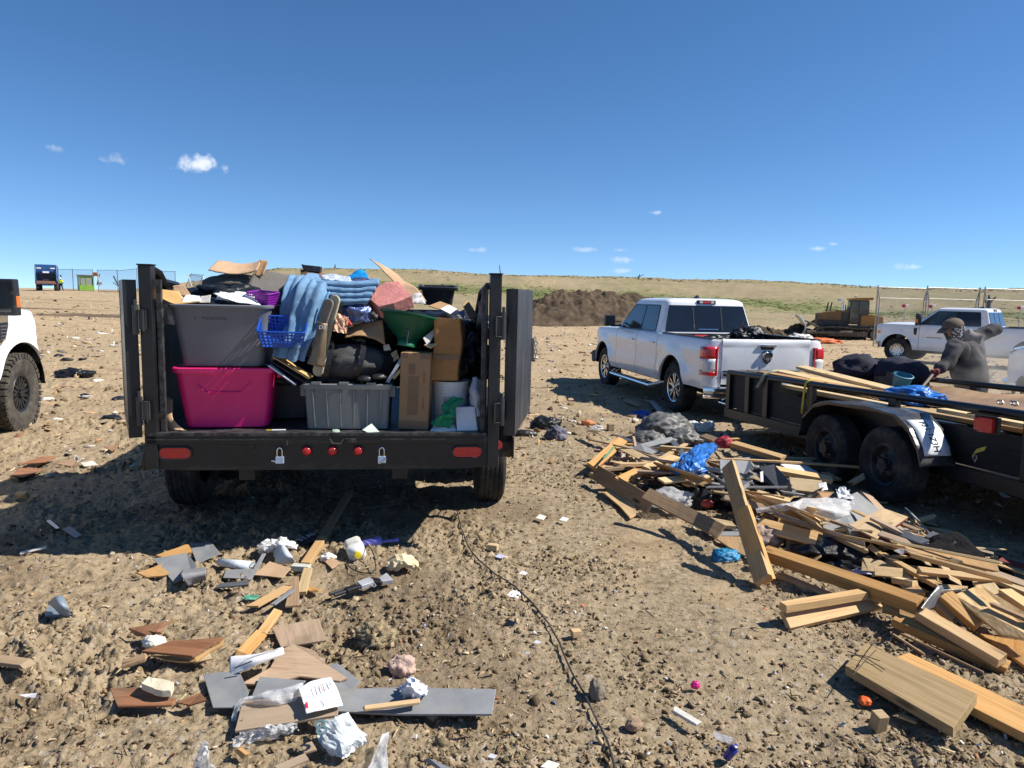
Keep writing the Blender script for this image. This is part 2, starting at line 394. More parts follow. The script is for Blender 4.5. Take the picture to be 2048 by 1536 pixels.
inkblue = ink('blue ink', (.03, .08, .25)); inkgrey = ink('grey ink', (.28, .28, .28))
# ------------------------------------------------------------------ ground sheet
def patchy(x, y): return sstep(-.4, .35, fbm(np.asarray(x) * .95, np.asarray(y) * .95, 6.6, 3))
def rough_h(x, y, d):
    """churned relief added to the smooth ground"""
    px = 1024 + FPX * x / np.maximum(y, .3)
    # smooth, packed strip beside the lumber pile
    smooth = sstep(.55, 1.0, x) * (1 - sstep(1.0, 1.5, x - .05 * y)) * sstep(2.6, 4.2, y) * .55 * sstep(-.35, .25, fbm(x * 1.6, y * 1.6, 4.1, 3))
    amp = 1 - smooth
    left = (.55 + .75 * sstep(.6, -1.2, x)) * (.4 + .8 * patchy(x, y))
    near = 1 - .5 * sstep(9, 40, d)
    h = .028 * fbm(x * .9, y * .9, 3.1, 3)
    b1 = 1 - np.abs(pn(x * 4.5, y * 4.5, 1.7)) * 2
    b2 = 1 - np.abs(pn(x * 11, y * 11, 5.7)) * 2
    h += amp * left * near * (.03 * (b1 - .5) * sstep(-.3, .5, pn(x * 1.3, y * 1.3, 8.8)) + .016 * (b2 - .5))
    h += (.35 + .65 * amp) * left * (1 - sstep(10, 22, d)) * (.022 * fbm(x * 8, y * 8, 2.2, 4, 2.1, .55) + .015 * np.abs(pn(x * 21, y * 21, 5.2)) + .012 * np.abs(pn(x * 52, y * 52, 4.4)) - .02 * np.clip(pn(x * 15, y * 15, 7.1) - .25, 0, 1))
    # tyre ruts across the mid ground
    h += (.03 * np.sin(y * 5.5 + 1.5 * pn(x * .5, y * .5, 6.0)) * sstep(.1, .5, pn(x * .25, y * .4, 2.0))) * (1 - sstep(30, 60, d)) * sstep(6, 10, d)
    h += .03 * (.5 - np.abs(pn(x * 1.1, y * 2.6, 3.3)) * 2) * sstep(7, 12, d) * (1 - sstep(45, 80, d))
    h += .10 * fbm(x * .25, y * .25, 9.0, 4) * sstep(18, 60, d)
    h += .5 * fbm(x * .05, y * .05, 4.0, 4) * sstep(70, 110, d) * sstep(250, 700, px)
    return h
_az = np.concatenate([np.linspace(-180, -52, 44)[:-1], np.linspace(-52, -40, 60)[:-1], np.linspace(-40, 40, 880), np.linspace(40, 52, 60)[1:], np.linspace(52, 180, 44)[1:-1]])
_rr = [.6]
while _rr[-1] < 4000:
    d_ = _rr[-1]; _rr.append(d_ * (1.06 if d_ < 2.1 else 1.0025 if d_ < 5.5 else 1.005 if d_ < 9 else 1.007 if d_ < 30 else 1.016 if d_ < 220 else 1.2))
_rr = np.array(_rr)
A_, R_ = np.meshgrid(np.radians(_az), _rr, indexing='ij')
GX = R_ * np.sin(A_); GY = R_ * np.cos(A_)
GZ = G(GX, GY) + rough_h(GX, GY, R_) * sstep(.6, 1.6, R_)
na, nr = GX.shape
co_ = np.stack([GX, GY, GZ], -1).reshape(-1, 3)
idx = np.arange(na * nr).reshape(na, nr); nx = np.roll(idx, -1, 0)
quads = np.stack([idx[:, :-1], idx[:, 1:], nx[:, 1:], nx[:, :-1]], -1).reshape(-1, 4)
def npmesh(name, verts, faces, mats, smooth=True, col=None):
    me = bpy.data.meshes.new(name); k = faces.shape[1]
    me.vertices.add(len(verts)); me.vertices.foreach_set('co', verts.astype(np.float32).ravel())
    me.loops.add(faces.size); me.loops.foreach_set('vertex_index', faces.astype(np.int32).ravel())
    me.polygons.add(len(faces)); me.polygons.foreach_set('loop_start', np.arange(0, faces.size, k, dtype=np.int32))
    if smooth: me.polygons.foreach_set('use_smooth', np.ones(len(faces), bool))
    if col is not None:
        a = me.color_attributes.new('tone', 'FLOAT_COLOR', 'POINT'); a.data.foreach_set('color', col.astype(np.float32).ravel())
    me.update(calc_edges=True); me.validate()
    for m in (mats if isinstance(mats, list) else [mats]): me.materials.append(m)
    o = bpy.data.objects.new(name, me); COL.objects.link(o); return o
# surface kinds kept as a mask: r grass, g pale packed earth, b dark churned earth
_px = 1024 + FPX * GX / np.maximum(GY, .3)
_gc = np.interp(_px, [400, 1000, 1400, 1750, 2048], [118, 116, 110, 99, 99])
_gw = np.interp(_px, [400, 1000, 1400, 1750, 2048], [9, 7, 9, 11, 13])
gn = fbm(GX * .07, GY * .07, 1.1, 4); gn2 = fbm(GX * .4, GY * .4, 7.7, 4)
grass = sstep(1.35, .5, np.abs(R_ - _gc) / _gw + gn2 * .6) * sstep(480, 640, _px) * sstep(-.8, .1, gn + .45)
grass = np.maximum(grass, sstep(64, 76, R_) * sstep(260, 600, _px) * (.2 + .25 * sstep(-.3, .4, gn2) + .2 * gn))
pale = sstep(7, 18, R_) * .75 + .25 * sstep(-.1, .5, gn)
pale = pale * (1 - .85 * sstep(62, 74, R_) * sstep(380, 600, _px))
pale = np.maximum(pale, sstep(.55, 1.0, GX) * (1 - sstep(1.0, 1.5, GX - .05 * GY)) * sstep(2.8, 4.4, GY) * sstep(.0, .3, fbm(GX * 1.6, GY * 1.6, 4.1, 4)) * .8)
dark = sstep(.28, .5, pn(GX * .12, GY * .5, 4.4)) * sstep(25, 40, R_) * (1 - sstep(60, 75, R_)) * sstep(700, 300, _px)
dark = np.maximum(dark, .5 * sstep(.1, .6, fbm(GX * .8, GY * .8, 6.1, 3)) * (1 - sstep(8, 16, R_)))
tone = np.stack([grass, np.clip(pale, 0, 1), np.clip(dark, 0, 1), np.ones_like(grass)], -1).reshape(-1, 4)
m, t, b = newmat('churned earth')
at_ = nd(t, 'ShaderNodeAttribute', attribute_name='tone'); sp = nd(t, 'ShaderNodeSeparateColor', {0: at_.outputs['Color']})
tc = nd(t, 'ShaderNodeTexCoord'); P = tc.outputs['Object']
nA = nd(t, 'ShaderNodeTexNoise', {'Vector': P, 'Scale': 2.2, 'Detail': 8, 'Roughness': .7})
nB = nd(t, 'ShaderNodeTexNoise', {'Vector': P, 'Scale': 19, 'Detail': 7, 'Roughness': .72})
nC = nd(t, 'ShaderNodeTexNoise', {'Vector': P, 'Scale': 95, 'Detail': 4, 'Roughness': .7})
vo = nd(t, 'ShaderNodeTexVoronoi', {'Vector': P, 'Scale': 42})
c = mixc(t, ramp(t, nA.outputs['Fac'], .35, .68), (.22, .165, .10), (.335, .262, .168))
c = mixc(t, ramp(t, nB.outputs['Fac'], .42, .72), c, (.42, .33, .22))
c = mixc(t, ramp(t, nC.outputs['Fac'], .6, .8), c, (.44, .37, .27))
c = mixc(t, ramp(t, nB.outputs['Fac'], .46, .3), c, (.085, .06, .036))
vs_ = nd(t, 'ShaderNodeSeparateColor', {0: vo.outputs['Color']})
c = mixc(t, ramp(t, vs_.outputs[0], .965, .975), c, (.38, .32, .25))
pl = mixc(t, ramp(t, nB.outputs['Fac'], .35, .7), (.36, .255, .145), (.50, .39, .255))
nF = nd(t, 'ShaderNodeTexNoise', {'Vector': nd(t, 'ShaderNodeMapping', {'Vector': P, 'Scale': (.5, 1.6, 1)}).outputs[0], 'Scale': 1.0, 'Detail': 9, 'Roughness': .72})
pl = mixc(t, ramp(t, nF.outputs['Fac'], .52, .68), pl, (.25, .175, .10))
c = mixc(t, sp.outputs[1], c, pl)
c = mixc(t, sp.outputs[2], c, mixc(t, ramp(t, nA.outputs['Fac'], .35, .7), (.10, .07, .045), (.18, .125, .08)))
far = nd(t, 'ShaderNodeTexNoise', {'Vector': P, 'Scale': .35, 'Detail': 9, 'Roughness': .75})
gr = mixc(t, ramp(t, far.outputs['Fac'], .38, .66), (.11, .135, .045), (.215, .205, .095))
c = mixc(t, sp.outputs[0], c, gr)
t.links.new(c, b.inputs['Base Color']); b.inputs['Roughness'].default_value = .95; b.inputs['Specular IOR Level'].default_value = .12
bh = nd(t, 'ShaderNodeMath', {0: nB.outputs['Fac'], 1: nC.outputs['Fac']}, operation='ADD')
bp = nd(t, 'ShaderNodeBump', {'Height': bh.outputs[0], 'Strength': .55, 'Distance': .03}); t.links.new(bp.outputs[0], b.inputs['Normal'])
earth = m
ground = npmesh('ground', co_, quads, earth, True, tone); tag(ground, kind='structure')
ground['label'] = 'churned brown landfill dirt rising to a grassy hill'
def H(x, y):
    x = np.atleast_1d(np.asarray(x, float)); y = np.atleast_1d(np.asarray(y, float)); d = np.hypot(x, y)
    return G(x, y) + rough_h(x, y, d)
def Hs(x, y): return float(H(x, y)[0])
del A_, GX, GY, GZ, quads, co_, idx, nx, tone

# ------------------------------------------------------------------ loose stuff scattered over it
m, t, b = newmat('loose scatter')
at_ = nd(t, 'ShaderNodeAttribute', attribute_name='tone'); tc = nd(t, 'ShaderNodeTexCoord')
n1 = nd(t, 'ShaderNodeTexNoise', {'Vector': tc.outputs['Object'], 'Scale': 60, 'Detail': 5, 'Roughness': .7})
c = mixc(t, ramp(t, n1.outputs['Fac'], .35, .65), (.62, .6, .58), (1.25, 1.25, 1.25)); c = mixc(t, 1.0, at_.outputs['Color'], c, 'MULTIPLY')
t.links.new(c, b.inputs['Base Color']); b.inputs['Roughness'].default_value = .9; b.inputs['Specular IOR Level'].default_value = .15
bp = nd(t, 'ShaderNodeBump', {'Height': n1.outputs['Fac'], 'Strength': .5, 'Distance': .01}); t.links.new(bp.outputs[0], b.inputs['Normal'])
loose = m
RS = np.random.RandomState(5)
bmi = bmesh.new(); bmesh.ops.create_icosphere(bmi, subdivisions=2, radius=1); I2v = np.array([v.co[:] for v in bmi.verts]); I2f = np.array([[v.index for v in f.verts] for f in bmi.faces]); bmi.free()
bmi = bmesh.new(); bmesh.ops.create_icosphere(bmi, subdivisions=1, radius=1); I1v = np.array([v.co[:] for v in bmi.verts]); I1f = np.array([[v.index for v in f.verts] for f in bmi.faces]); bmi.free()
def view_points(n, d0, d1, azs=44, pw=1.0):
    u = RS.rand(n); d = d0 * (d1 / d0) ** (u ** pw); a = np.radians(RS.uniform(-azs, azs, n)); return d * np.sin(a), d * np.cos(a)
def rotmats(n, tilt=1.0):
    q = RS.randn(n, 4); q[:, 1:3] *= tilt; q /= np.linalg.norm(q, axis=1)[:, None]; w, x, y, z = q.T
    return np.stack([1 - 2 * (y * y + z * z), 2 * (x * y - z * w), 2 * (x * z + y * w), 2 * (x * y + z * w), 1 - 2 * (x * x + z * z), 2 * (y * z - x * w), 2 * (x * z - y * w), 2 * (y * z + x * w), 1 - 2 * (x * x + y * y)], -1).reshape(n, 3, 3)
def clods(name, n, d0, d1, s0, s1, bv, bf, cols, seed, pw=1.0, keep=None, sink=.25):
    x, y = view_points(n, d0, d1, pw=pw)
    if keep is not None:
        k = keep(x, y); x, y = x[k], y[k]
    n = len(x); s = s0 * (s1 / s0) ** (RS.rand(n) ** 2.6)
    V = bv[None] * np.ones((n, 1, 1))
    o = RS.rand(n, 1) * 90
    nn = pn(V[..., 0] * 1.3 + o, V[..., 1] * 1.3 + o * 2, V[..., 2] * 1.3); nn2 = pn(V[..., 0] * 3.1 + o, V[..., 1] * 3.1, V[..., 2] * 3.1 + o)
    V = V * (1 + .9 * nn + .75 * nn2 + .5 * np.abs(pn(V[..., 0] * 6 + o, V[..., 1] * 6, V[..., 2] * 6 - o)))[..., None]
    V = V * (1 + RS.uniform(-.22, .22, V.shape[:2]))[..., None] * np.stack([RS.uniform(.8, 1.4, n), RS.uniform(.6, 1.1, n), RS.uniform(.45, .9, n)], -1)[:, None]
    V = np.einsum('nij,nvj->nvi', rotmats(n, .35), V) * s[:, None, None]
    V += np.stack([x, y, H(x, y) + s * sink], -1)[:, None]
    ci = cols[RS.randint(0, len(cols), n)] * RS.uniform(.7, 1.25, (n, 1))
    C = np.concatenate([np.repeat(ci[:, None], len(bv), 1), np.ones((n, len(bv), 1))], -1).reshape(-1, 4)
    F = (bf[None] + (np.arange(n) * len(bv))[:, None, None]).reshape(-1, bf.shape[1])
    o = npmesh(name, V.reshape(-1, 3), F, loose, False, C); return tag(o, kind='stuff')
def strip_keep(x, y):
    s = sstep(.55, 1.0, x) * (1 - sstep(1.0, 1.5, x - .05 * y)) * sstep(2.6, 4.2, y)
    return (RS.rand(len(x)) > .85 * s) & (RS.rand(len(x)) < .25 + .8 * patchy(x, y))
dirtc = np.array([(.26, .19, .115), (.33, .25, .16), (.20, .15, .09), (.39, .305, .20), (.14, .10, .06)])
stonec = np.array([(.28, .24, .19), (.36, .29, .21), (.20, .18, .155), (.42, .36, .28), (.30, .2, .14)])
def left_keep(x, y): return (RS.rand(len(x)) < (.35 + .65 * sstep(.9, -1.0, x))) & strip_keep(x, y)
clods('dirt_clods', 2200, 2.2, 9, .006, .026, I1v, I1f, dirtc, 1, keep=left_keep)
clods('dirt_crumbs', 9000, 2.2, 10, .004, .014, I1v, I1f, dirtc, 2, keep=strip_keep)
clods('gravel', 3500, 2.2, 11, .004, .014, I1v, I1f, stonec, 3, keep=strip_keep)
clods('dirt_clods', 5000, 9, 60, .015, .06, I1v, I1f, dirtc * 1.15, 4, keep=lambda x, y: RS.rand(len(x)) < .8)
def chips(name, n, d0, d1, s0, s1, cols, lift=.004, pw=1.0, thick=.12, keep=None, tilt=.35, asp=(.25, .9)):
    """irregular flat scraps"""
    x, y = view_points(n, d0, d1, pw=pw)
    if keep is not None:
        k = keep(x, y); x, y = x[k], y[k]
    n = len(x); s = s0 * (s1 / s0) ** (RS.rand(n) ** 2)
    a = np.sort(RS.rand(n, 5), 1) * .6 + np.arange(5) / 5 * 1.0
    a = a * 2 * pi / 1.2; r = RS.uniform(.55, 1.1, (n, 5))
    px_ = r * np.cos(a); py_ = r * np.sin(a) * RS.uniform(asp[0], asp[1], (n, 1)); z_ = RS.randn(n, 5) * .09
    top = np.stack([px_, py_, z_ + thick / 2], -1); bot = np.stack([px_, py_, z_ - thick / 2], -1)
    V = np.concatenate([top, bot], 1)
    V = np.einsum('nij,nvj->nvi', rotmats(n, tilt), V) * s[:, None, None]
    V += np.stack([x, y, H(x, y) + lift + s * .12], -1)[:, None]
    ci = cols[RS.randint(0, len(cols), n)] * RS.uniform(.75, 1.2, (n, 1))
    C = np.concatenate([np.repeat(ci[:, None], 10, 1), np.ones((n, 10, 1))], -1).reshape(-1, 4)
    f = []
    for q in range(5):
        f.append((q, 5 + q, 5 + (q + 1) % 5, (q + 1) % 5))
    for q in (1, 2, 3): f.append((0, q, q + 1, q + 1)); f.append((5, 5 + q + 1, 5 + q, 5 + q))
    tri = []
    for q in f:
        if len(set(q)) == 4: tri += [(q[0], q[1], q[2]), (q[0], q[2], q[3])]
        else: tri.append(q[:3])
    bf = np.array(tri); F = (bf[None] + (np.arange(n) * 10)[:, None, None]).reshape(-1, 3)
    o = npmesh(name, V.reshape(-1, 3), F, loose, False, C); return tag(o, kind='stuff')
chipc = np.array([(.5, .33, .16), (.42, .26, .12), (.33, .2, .1), (.58, .44, .28), (.6, .58, .54), (.25, .24, .23), (.35, .18, .1)])
litc = np.array([(.68, .67, .66), (.6, .58, .55), (.5, .44, .36), (.3, .29, .28), (.62, .45, .3), (.10, .10, .11), (.55, .6, .68), (.66, .65, .63), (.45, .28, .17), (.05, .05, .055)])
chips('soil_flakes', 46000, 2.2, 9.5, .005, .026, dirtc, lift=.0, thick=.45, tilt=.55, asp=(.45, 1), keep=strip_keep)
litc2 = np.concatenate([litc, chipc, dirtc, dirtc * .6])
chips('wood_chips', 3800, 2.2, 10, .006, .026, chipc, keep=strip_keep)
chips('plastic_bits', 900, 2.2, 10, .006, .02, np.array([(.7, .7, .7), (.66, .63, .58), (.2, .3, .55), (.6, .62, .66), (.62, .18, .1), (.7, .7, .68)]))
chips('scattered_litter', 4200, 7.5, 26, .02, .085, litc2, lift=.0, thick=.15, tilt=.4)
chips('distant_litter', 4200, 20, 95, .05, .22, litc2, lift=.0, thick=.12, tilt=.25)
chips('dry_straw', 2600, 2.4, 16, .015, .06, np.array([(.42, .33, .19), (.5, .41, .26), (.3, .22, .13)]), asp=(.04, .09), thick=.05, tilt=.3)
def grass_field():
    n = 16000; px_ = RS.uniform(380, 2300, n)
    gc = np.interp(px_, [400, 1000, 1400, 1750, 2048], [118, 116, 110, 99, 99]); gw = np.interp(px_, [400, 1000, 1400, 1750, 2048], [7, 6, 8, 11, 13])
    ridge = RS.rand(n) < .25
    d = np.where(ridge, RS.uniform(138, 152, n), gc + gw * RS.randn(n) * .6)
    a = np.arctan((px_ - 1024) / FPX); x = d * np.sin(a); y = d * np.cos(a)
    k = fbm(x * .4, y * .4, 7.7, 4) < .35; x, y, d = x[k], y[k], d[k]; ridge = ridge[k]; n = len(x)
    an = RS.rand(n) * 2 * pi; h = np.where(ridge, RS.uniform(.03, .16, n), RS.uniform(.03, .12, n)); w = RS.uniform(.12, .6, n)
    z = H(x, y) - .05; V = []
    for q in range(3):
        aa = an + q * 1.05
        V.append(np.stack([np.stack([x - w * np.cos(aa), y - w * np.sin(aa), z], -1), np.stack([x + w * np.cos(aa), y + w * np.sin(aa), z], -1), np.stack([x + .3 * w * np.cos(aa + 1), y + .3 * w * np.sin(aa + 1), z + h * (.6 + .4 * RS.rand(n))], -1)], 1))
    V = np.stack(V, 1).reshape(-1, 3)
    gcol = np.array([(.14, .20, .04), (.19, .235, .06), (.25, .26, .09), (.12, .16, .04)])[RS.randint(0, 4, n)]
    gcol[ridge] = np.array([(.15, .145, .06), (.21, .175, .10), (.105, .125, .045)])[RS.randint(0, 3, ridge.sum())]
    C = np.concatenate([np.repeat(gcol, 9, 0), np.ones((n * 9, 1))], 1)
    tag(npmesh('grass', V, np.arange(n * 9).reshape(-1, 3), loose, False, C), kind='stuff')
grass_field()
# ------------------------------------------------------------------ wheels
def wheel_meshes(R, w, rimr, style, rubbermat, rimmat, spokes=6, blocks=0):
    """tyre and rim meshes about local X axis, outer face towards +X; returned as mesh data"""
    A = RY(pi / 2)
    tb = MB(); g = R * .018; hw = w / 2; sw = R - rimr
    prof = [(rimr - .01, -hw * .78), (rimr + sw * .12, -hw * .92), (rimr + sw * .5, -hw * 1.02), (R - sw * .2, -hw * .98), (R - sw * .06, -hw * .86)]
    ng = 4
    for k in range(ng + 1):
        a = -hw * .8 + 2 * hw * .8 * k / (ng + 1); c = -hw * .8 + 2 * hw * .8 * (k + 1) / (ng + 1); e = (c - a) * .14
        prof += [(R - (g if k else g * .3), a), (R, a + e), (R + .002, (a + c) / 2), (R, c - e), (R - g * (1 if k < ng else .3), c)]
    prof += [(R - sw * .06, hw * .86), (R - sw * .2, hw * .98), (R - sw * .42, hw * 1.03), (R - sw * .46, hw * 1.01), (R - sw * .52, hw * 1.03), (rimr + sw * .12, hw * .93), (rimr - .01, hw * .8)]
    tb.lathe(prof, 64 if blocks == 0 else 56, 0, A)
    if blocks:
        for k in range(blocks):
            a = 2 * pi * k / blocks
            for s in (-1, 1):
                M = RX(a + s * .03) 
                tb.box((s * hw * .86, 0, R + .004), (hw * .34, 2 * pi * R / blocks * .78, .018), 0, M, (.86, .9))
                tb.box((s * hw * 1.0, 0, R - .026), (hw * .08, 2 * pi * R / blocks * (.7 if k % 2 else .5), .05), 0, M, (.7, .9))
                tb.box((s * hw * .34, 0, R + .004), (hw * .38, 2 * pi * R / blocks * .72, .018), 0, RX(a + s * .07 + .05) @ RZ(0), (.85, .85))
    rb = MB(); o = hw * .80
    if style == 'steel':
        rb.lathe([(rimr, o), (rimr - .012, o + .008), (rimr - .028, o - .004), (rimr - .04, o - .05), (rimr * .62, o - .035), (rimr * .5, o - .01), (rimr * .3, o - .012), (rimr * .29, o + .03), (0.001, o + .032)], 32, 0, A)
        for k in range(6):
            a = k * pi / 3; rb.lathe([(.013, o - .03), (.013, o + .012), (.001, o + .014)], 6, 0, A @ T(rimr * .42 * cos(a), rimr * .42 * sin(a), 0))
    else:
        rb.lathe([(rimr, o), (rimr - .012, o + .012), (rimr - .03, o + .004), (rimr - .04, o - .10)], 40, 0, A)
        rb.lathe([(rimr - .03, o - .10), (.02, o - .105)], 24, 1, A)
        hubr = rimr * .3
        rb.lathe([(hubr, o - .09), (hubr * .95, o - .012), (hubr * .6, o - .006), (hubr * .55, o + .014), (.001, o + .016)], 24, 0, A)
        for k in range(spokes):
            a0 = 2 * pi * k / spokes
            pr = ((-.075, .075), ) if style == 'wide' else ((0, 0),)
            for s in ((-1, 1) if style in ('twin', 'ford') else (0,)):
                w0 = .030 if s else .05; off = s * (.052 if style == 'twin' else .03)
                M = RX(a0)
                x0, x1 = o - .012, o - .004
                y0, y1 = off * .6, off * (1.5 if style == 'twin' else 1.25)
                vs = [(x0, y0 - w0 / 2, hubr * .8), (x0, y0 + w0 / 2, hubr * .8), (x1, y1 + w0 / 2, rimr - .022), (x1, y1 - w0 / 2, rimr - .022)]
                vs += [(q[0] - .04, q[1] * 1.1, q[2]) for q in vs]
                rb.add(vs, [(0, 1, 2, 3), (7, 6, 5, 4), (0, 4, 5, 1), (1, 5, 6, 2), (2, 6, 7, 3), (3, 7, 4, 0)], 0, M)
        for k in range(8 if style == 'ford' else 5):
            a = k * 2 * pi / (8 if style == 'ford' else 5) + .3
            rb.lathe([(.014, o - .02), (.014, o + .016), (.001, o + .02)], 6, 0, A @ T(hubr * .72 * cos(a), hubr * .72 * sin(a), 0))
    return tb, rb
_whc = {}
def wheel(parent, x, y, z, side, R, w, rimr, style, rm, am, spokes=6, blocks=0, steer=0):
    """one wheel part with tyre body and a rim sub-part; side +1 right / -1 left"""
    key = (R, w, style, rm.name)
    M = T(x, y, z) @ RZ((0 if side > 0 else pi) + steer) @ RX(rng.random() * 6)
    if key in _whc:
        a, c = _whc[key]; o = bpy.data.objects.new('wheel', a); r = bpy.data.objects.new('rim', c)
        for q in (o, r): COL.objects.link(q)
        o.parent = parent; r.parent = o
        for s_, d_ in ((_whm[key][0], o), (_whm[key][1], r)): pass
    else:
        tb, rb = wheel_meshes(R, w, rimr, style, rm, am, spokes, blocks)
        o = build('wheel', tb, rm, parent, smooth=True, ang=.5); r = build('rim', rb, [am, darkplastic], o, smooth=True, ang=.5)
        _whc[key] = (o.data, r.data); _whm[key] = (o, r)
    o.matrix_local = M
    return o
_whm = {}

# ------------------------------------------------------------------ pickup truck
def pickup(name, loc, heading, label, p):
    """origin on the ground under the rear axle, +Y forward"""
    root = empty(name, loc, -heading, label, 'pickup truck', rot=(p.get('pitch', 0), p.get('rollx', 0), -heading))
    L = p.get('wb', 3.67); lf = p.get('lift', 0); WZ = p.get('R', .415)
    sill = .47 + lf; belt = p.get('belt', 1.27) + lf; hz = p.get('hood', 1.24) + lf; roof = p.get('roof', 1.92) + lf; W_ = p.get('W', 1.0)
    cab0, cab1 = p.get('cab0', .66), p.get('cab1', 3.15); rear = -1.22; front = L + p.get('fo', .93)
    ra = p.get('ra', .5)
    cw = carwhite
    def half(z, y):
        t = (z - sill) / (belt - sill)
        w = W_ - .055 * (1 - min(1, max(0, t / .35))) ** 2 - .05 * max(0, (t - .62) / .38) ** 1.6 + .012 * sin(t * 9)
        for yw in (0, L):
            dd = sqrt((y - yw) ** 2 + (z - WZ - .05) ** 2)
            w += .035 * max(0, 1 - abs(dd - ra) / .2) * (1 if dd < ra + .2 else 0)
        if y > L + .35: w -= .22 * ((y - L - .35) / (front - L - .35)) ** 2
        return w
    def zbot(y):
        z = sill + (.06 if y < -.4 or y > L + .4 else 0)
        for yw in (0, L):
            if abs(y - yw) < ra: z = max(z, WZ + .05 + sqrt(max(0, ra * ra - (y - yw) ** 2)))
        return z
    def ztop(y):
        if y < cab1 - .1: return belt
        t = (y - cab1 + .1) / (front - cab1 + .1); return belt + (hz - belt) * min(1, t * 1.5) - p.get('nose', .07) * max(0, t - .55) ** 2 * 4
    def ys(a, b):
        n = max(2, int((b - a) / .07)); s = set(a + (b - a) * k / n for k in range(n + 1))
        for yw in (0, L):
            for k in range(25):
                q = yw - ra + 2 * ra * (1 - cos(pi * k / 24)) / 2
                if a < q < b: s.add(q)
            for q in (yw - ra - .002, yw + ra + .002):
                if a < q < b: s.add(q)
        return sorted(s)
    def side(nm, a, b, sgn, curl_rear=False, inset=0):
        P = []; nrow = 15
        yl = ys(a, b)
        cols = [(y, 0) for y in yl]
        if curl_rear: cols = [(rear, .26), (rear, .2), (rear + .008, .07), (rear + .035, .022), (rear + .085, 0)] + [c for c in cols if c[0] > rear + .1]
        for y, ins in cols:
            zb, zt = zbot(y), ztop(y); row = []
            row.append((sgn * (half(zb, y) - ins - .05 - inset), y, zb + .002))
            for k in range(nrow):
                z = zb + (zt - zb) * k / (nrow - 1)
                row.append((sgn * (half(z, y) - ins - inset), y, z))
            row += [(sgn * (half(zt, y) - ins - .015), y, zt + .018), (sgn * (half(zt, y) - ins - .05), y, zt + .026), (sgn * (half(zt, y) - ins - .11), y, zt + .024)]
            P.append(row)
        mb = MB().grid(P); return build(nm, mb, cw, root, smooth=True, ang=.9)
    dcut = [cab0, p.get('d1', 1.72), p.get('d2', 2.86)]
    g = .006
    for s in (-1, 1):
        bs = side('bed_side', rear, dcut[0] - g, s, True)
        d = side('door', dcut[0] + g + .06, dcut[1] - g, s); d2 = side('door', dcut[1] + g, dcut[2] - g, s)
        for dd, yh in ((d, dcut[0] + .26), (d2, dcut[1] + .22)):
            hb = MB(); zz = belt - .15
            hb.box((s * (half(zz, yh) + .026), yh, zz), (.022, .2, .035)); hb.box((s * (half(zz, yh) + .008), yh - .08, zz), (.04, .03, .03)); hb.box((s * (half(zz, yh) + .008), yh + .08, zz), (.04, .03, .03))
            build('handle', hb, p.get('handlemat', cw), dd, bevel=.008)
        side('front_fender', dcut[2] + g, front, s)
        # rocker / cab post strip and dark inner skin
        ib = MB(); 
        for a, c in ((-1.15, -ra - .02), (ra + .02, L - ra - .02)):
            ib.b2((s * (W_ - .10), a, sill + .05), (s * (W_ - .05), c, belt - .02), 0)
        build('inner_panel', ib, darkplastic, root)
        side('cab_post', dcut[0] - g, dcut[0] + g + .06, s, inset=.004)
        for yw in (0, L):
            wb = MB(); P = []
            for k in range(17):
                an = pi * k / 16; rr = ra - .004
                P.append([(s * (W_ - .01), yw + rr * cos(an), WZ + .05 + rr * sin(an)), (s * (W_ - .45), yw + rr * cos(an), WZ + .05 + rr * sin(an))])
            wb.grid(P); build('wheel_well', wb, matteblack, root)
        for yw in (0, L):
            wheel(root, s * (W_ - p.get('tw', .27) / 2 - p.get('tuck', .03)), yw, WZ, s, WZ, p.get('tw', .27), p.get('rim', .26), p.get('style', 'twin'), p.get('rm', rubber), p.get('am', alloy), p.get('spokes', 6), p.get('blocks', 0), steer=(p.get('steer', 0) if yw else 0))
    # hood
    P = []
    for k in range(15):
        y = cab1 - .06 + (front - .04 - cab1 + .06) * k / 14; zt = ztop(y); hw = half(zt, y) - .1; row = []
        for j in range(17):
            u = -1 + 2 * j / 16; row.append((u * hw, y - .10 * u * u * (k / 14), zt + .022 + .055 * (1 - u ** 4) * (1 - .5 * (k / 14) ** 3) + .012 * max(0, 1 - abs(abs(u) - .55) / .12)))
        P.append(row)
    build('hood', MB().grid(P), cw, root, smooth=True, ang=.9)
    fb = MB(); zt = ztop(front); hw = half(zt, front)
    fb.b2((-hw + .02, front - .12, sill + .1), (hw - .02, front - .015, zt + .02), 0)
    for k in range(4): fb.b2((-hw + .22, front - .02, sill + .26 + k * .15), (hw - .22, front + .012, sill + .31 + k * .15), 1)
    fb.b2((-hw + .16, front - .02, zt - .05), (hw - .16, front + .014, zt + .015), 1)
    build('grille', fb, [darkplastic, chrome], root, bevel=.01)
    for s in (-1, 1):
        hb = MB(); P = []
        for k in range(8):
            y = front + .012 - .26 * k / 7
            P.append([(s * (half(z, y) + .006 - (.02 if k == 7 else 0)), y, z) for z in np.linspace(zt - .30, zt - .03, 6)])
        hb.grid(P); hb.b2((s * (hw - .2), front - .02, zt - .30), (s * (hw + .0), front + .010, zt - .03), 0)
        hl = build('headlight', hb, [carwhite if p.get('plain') else clearlens], root, smooth=True)
        ab = MB(); P = []
        for k in range(4):
            y = front - .05 - .12 * k / 3
            P.append([(s * (half(z, y) + .010), y, z) for z in np.linspace(zt - .3, zt - .2, 3)])
        if not p.get('plain'): build('turn_signal', ab.grid(P), amber, hl)
    bb = MB(); P = []
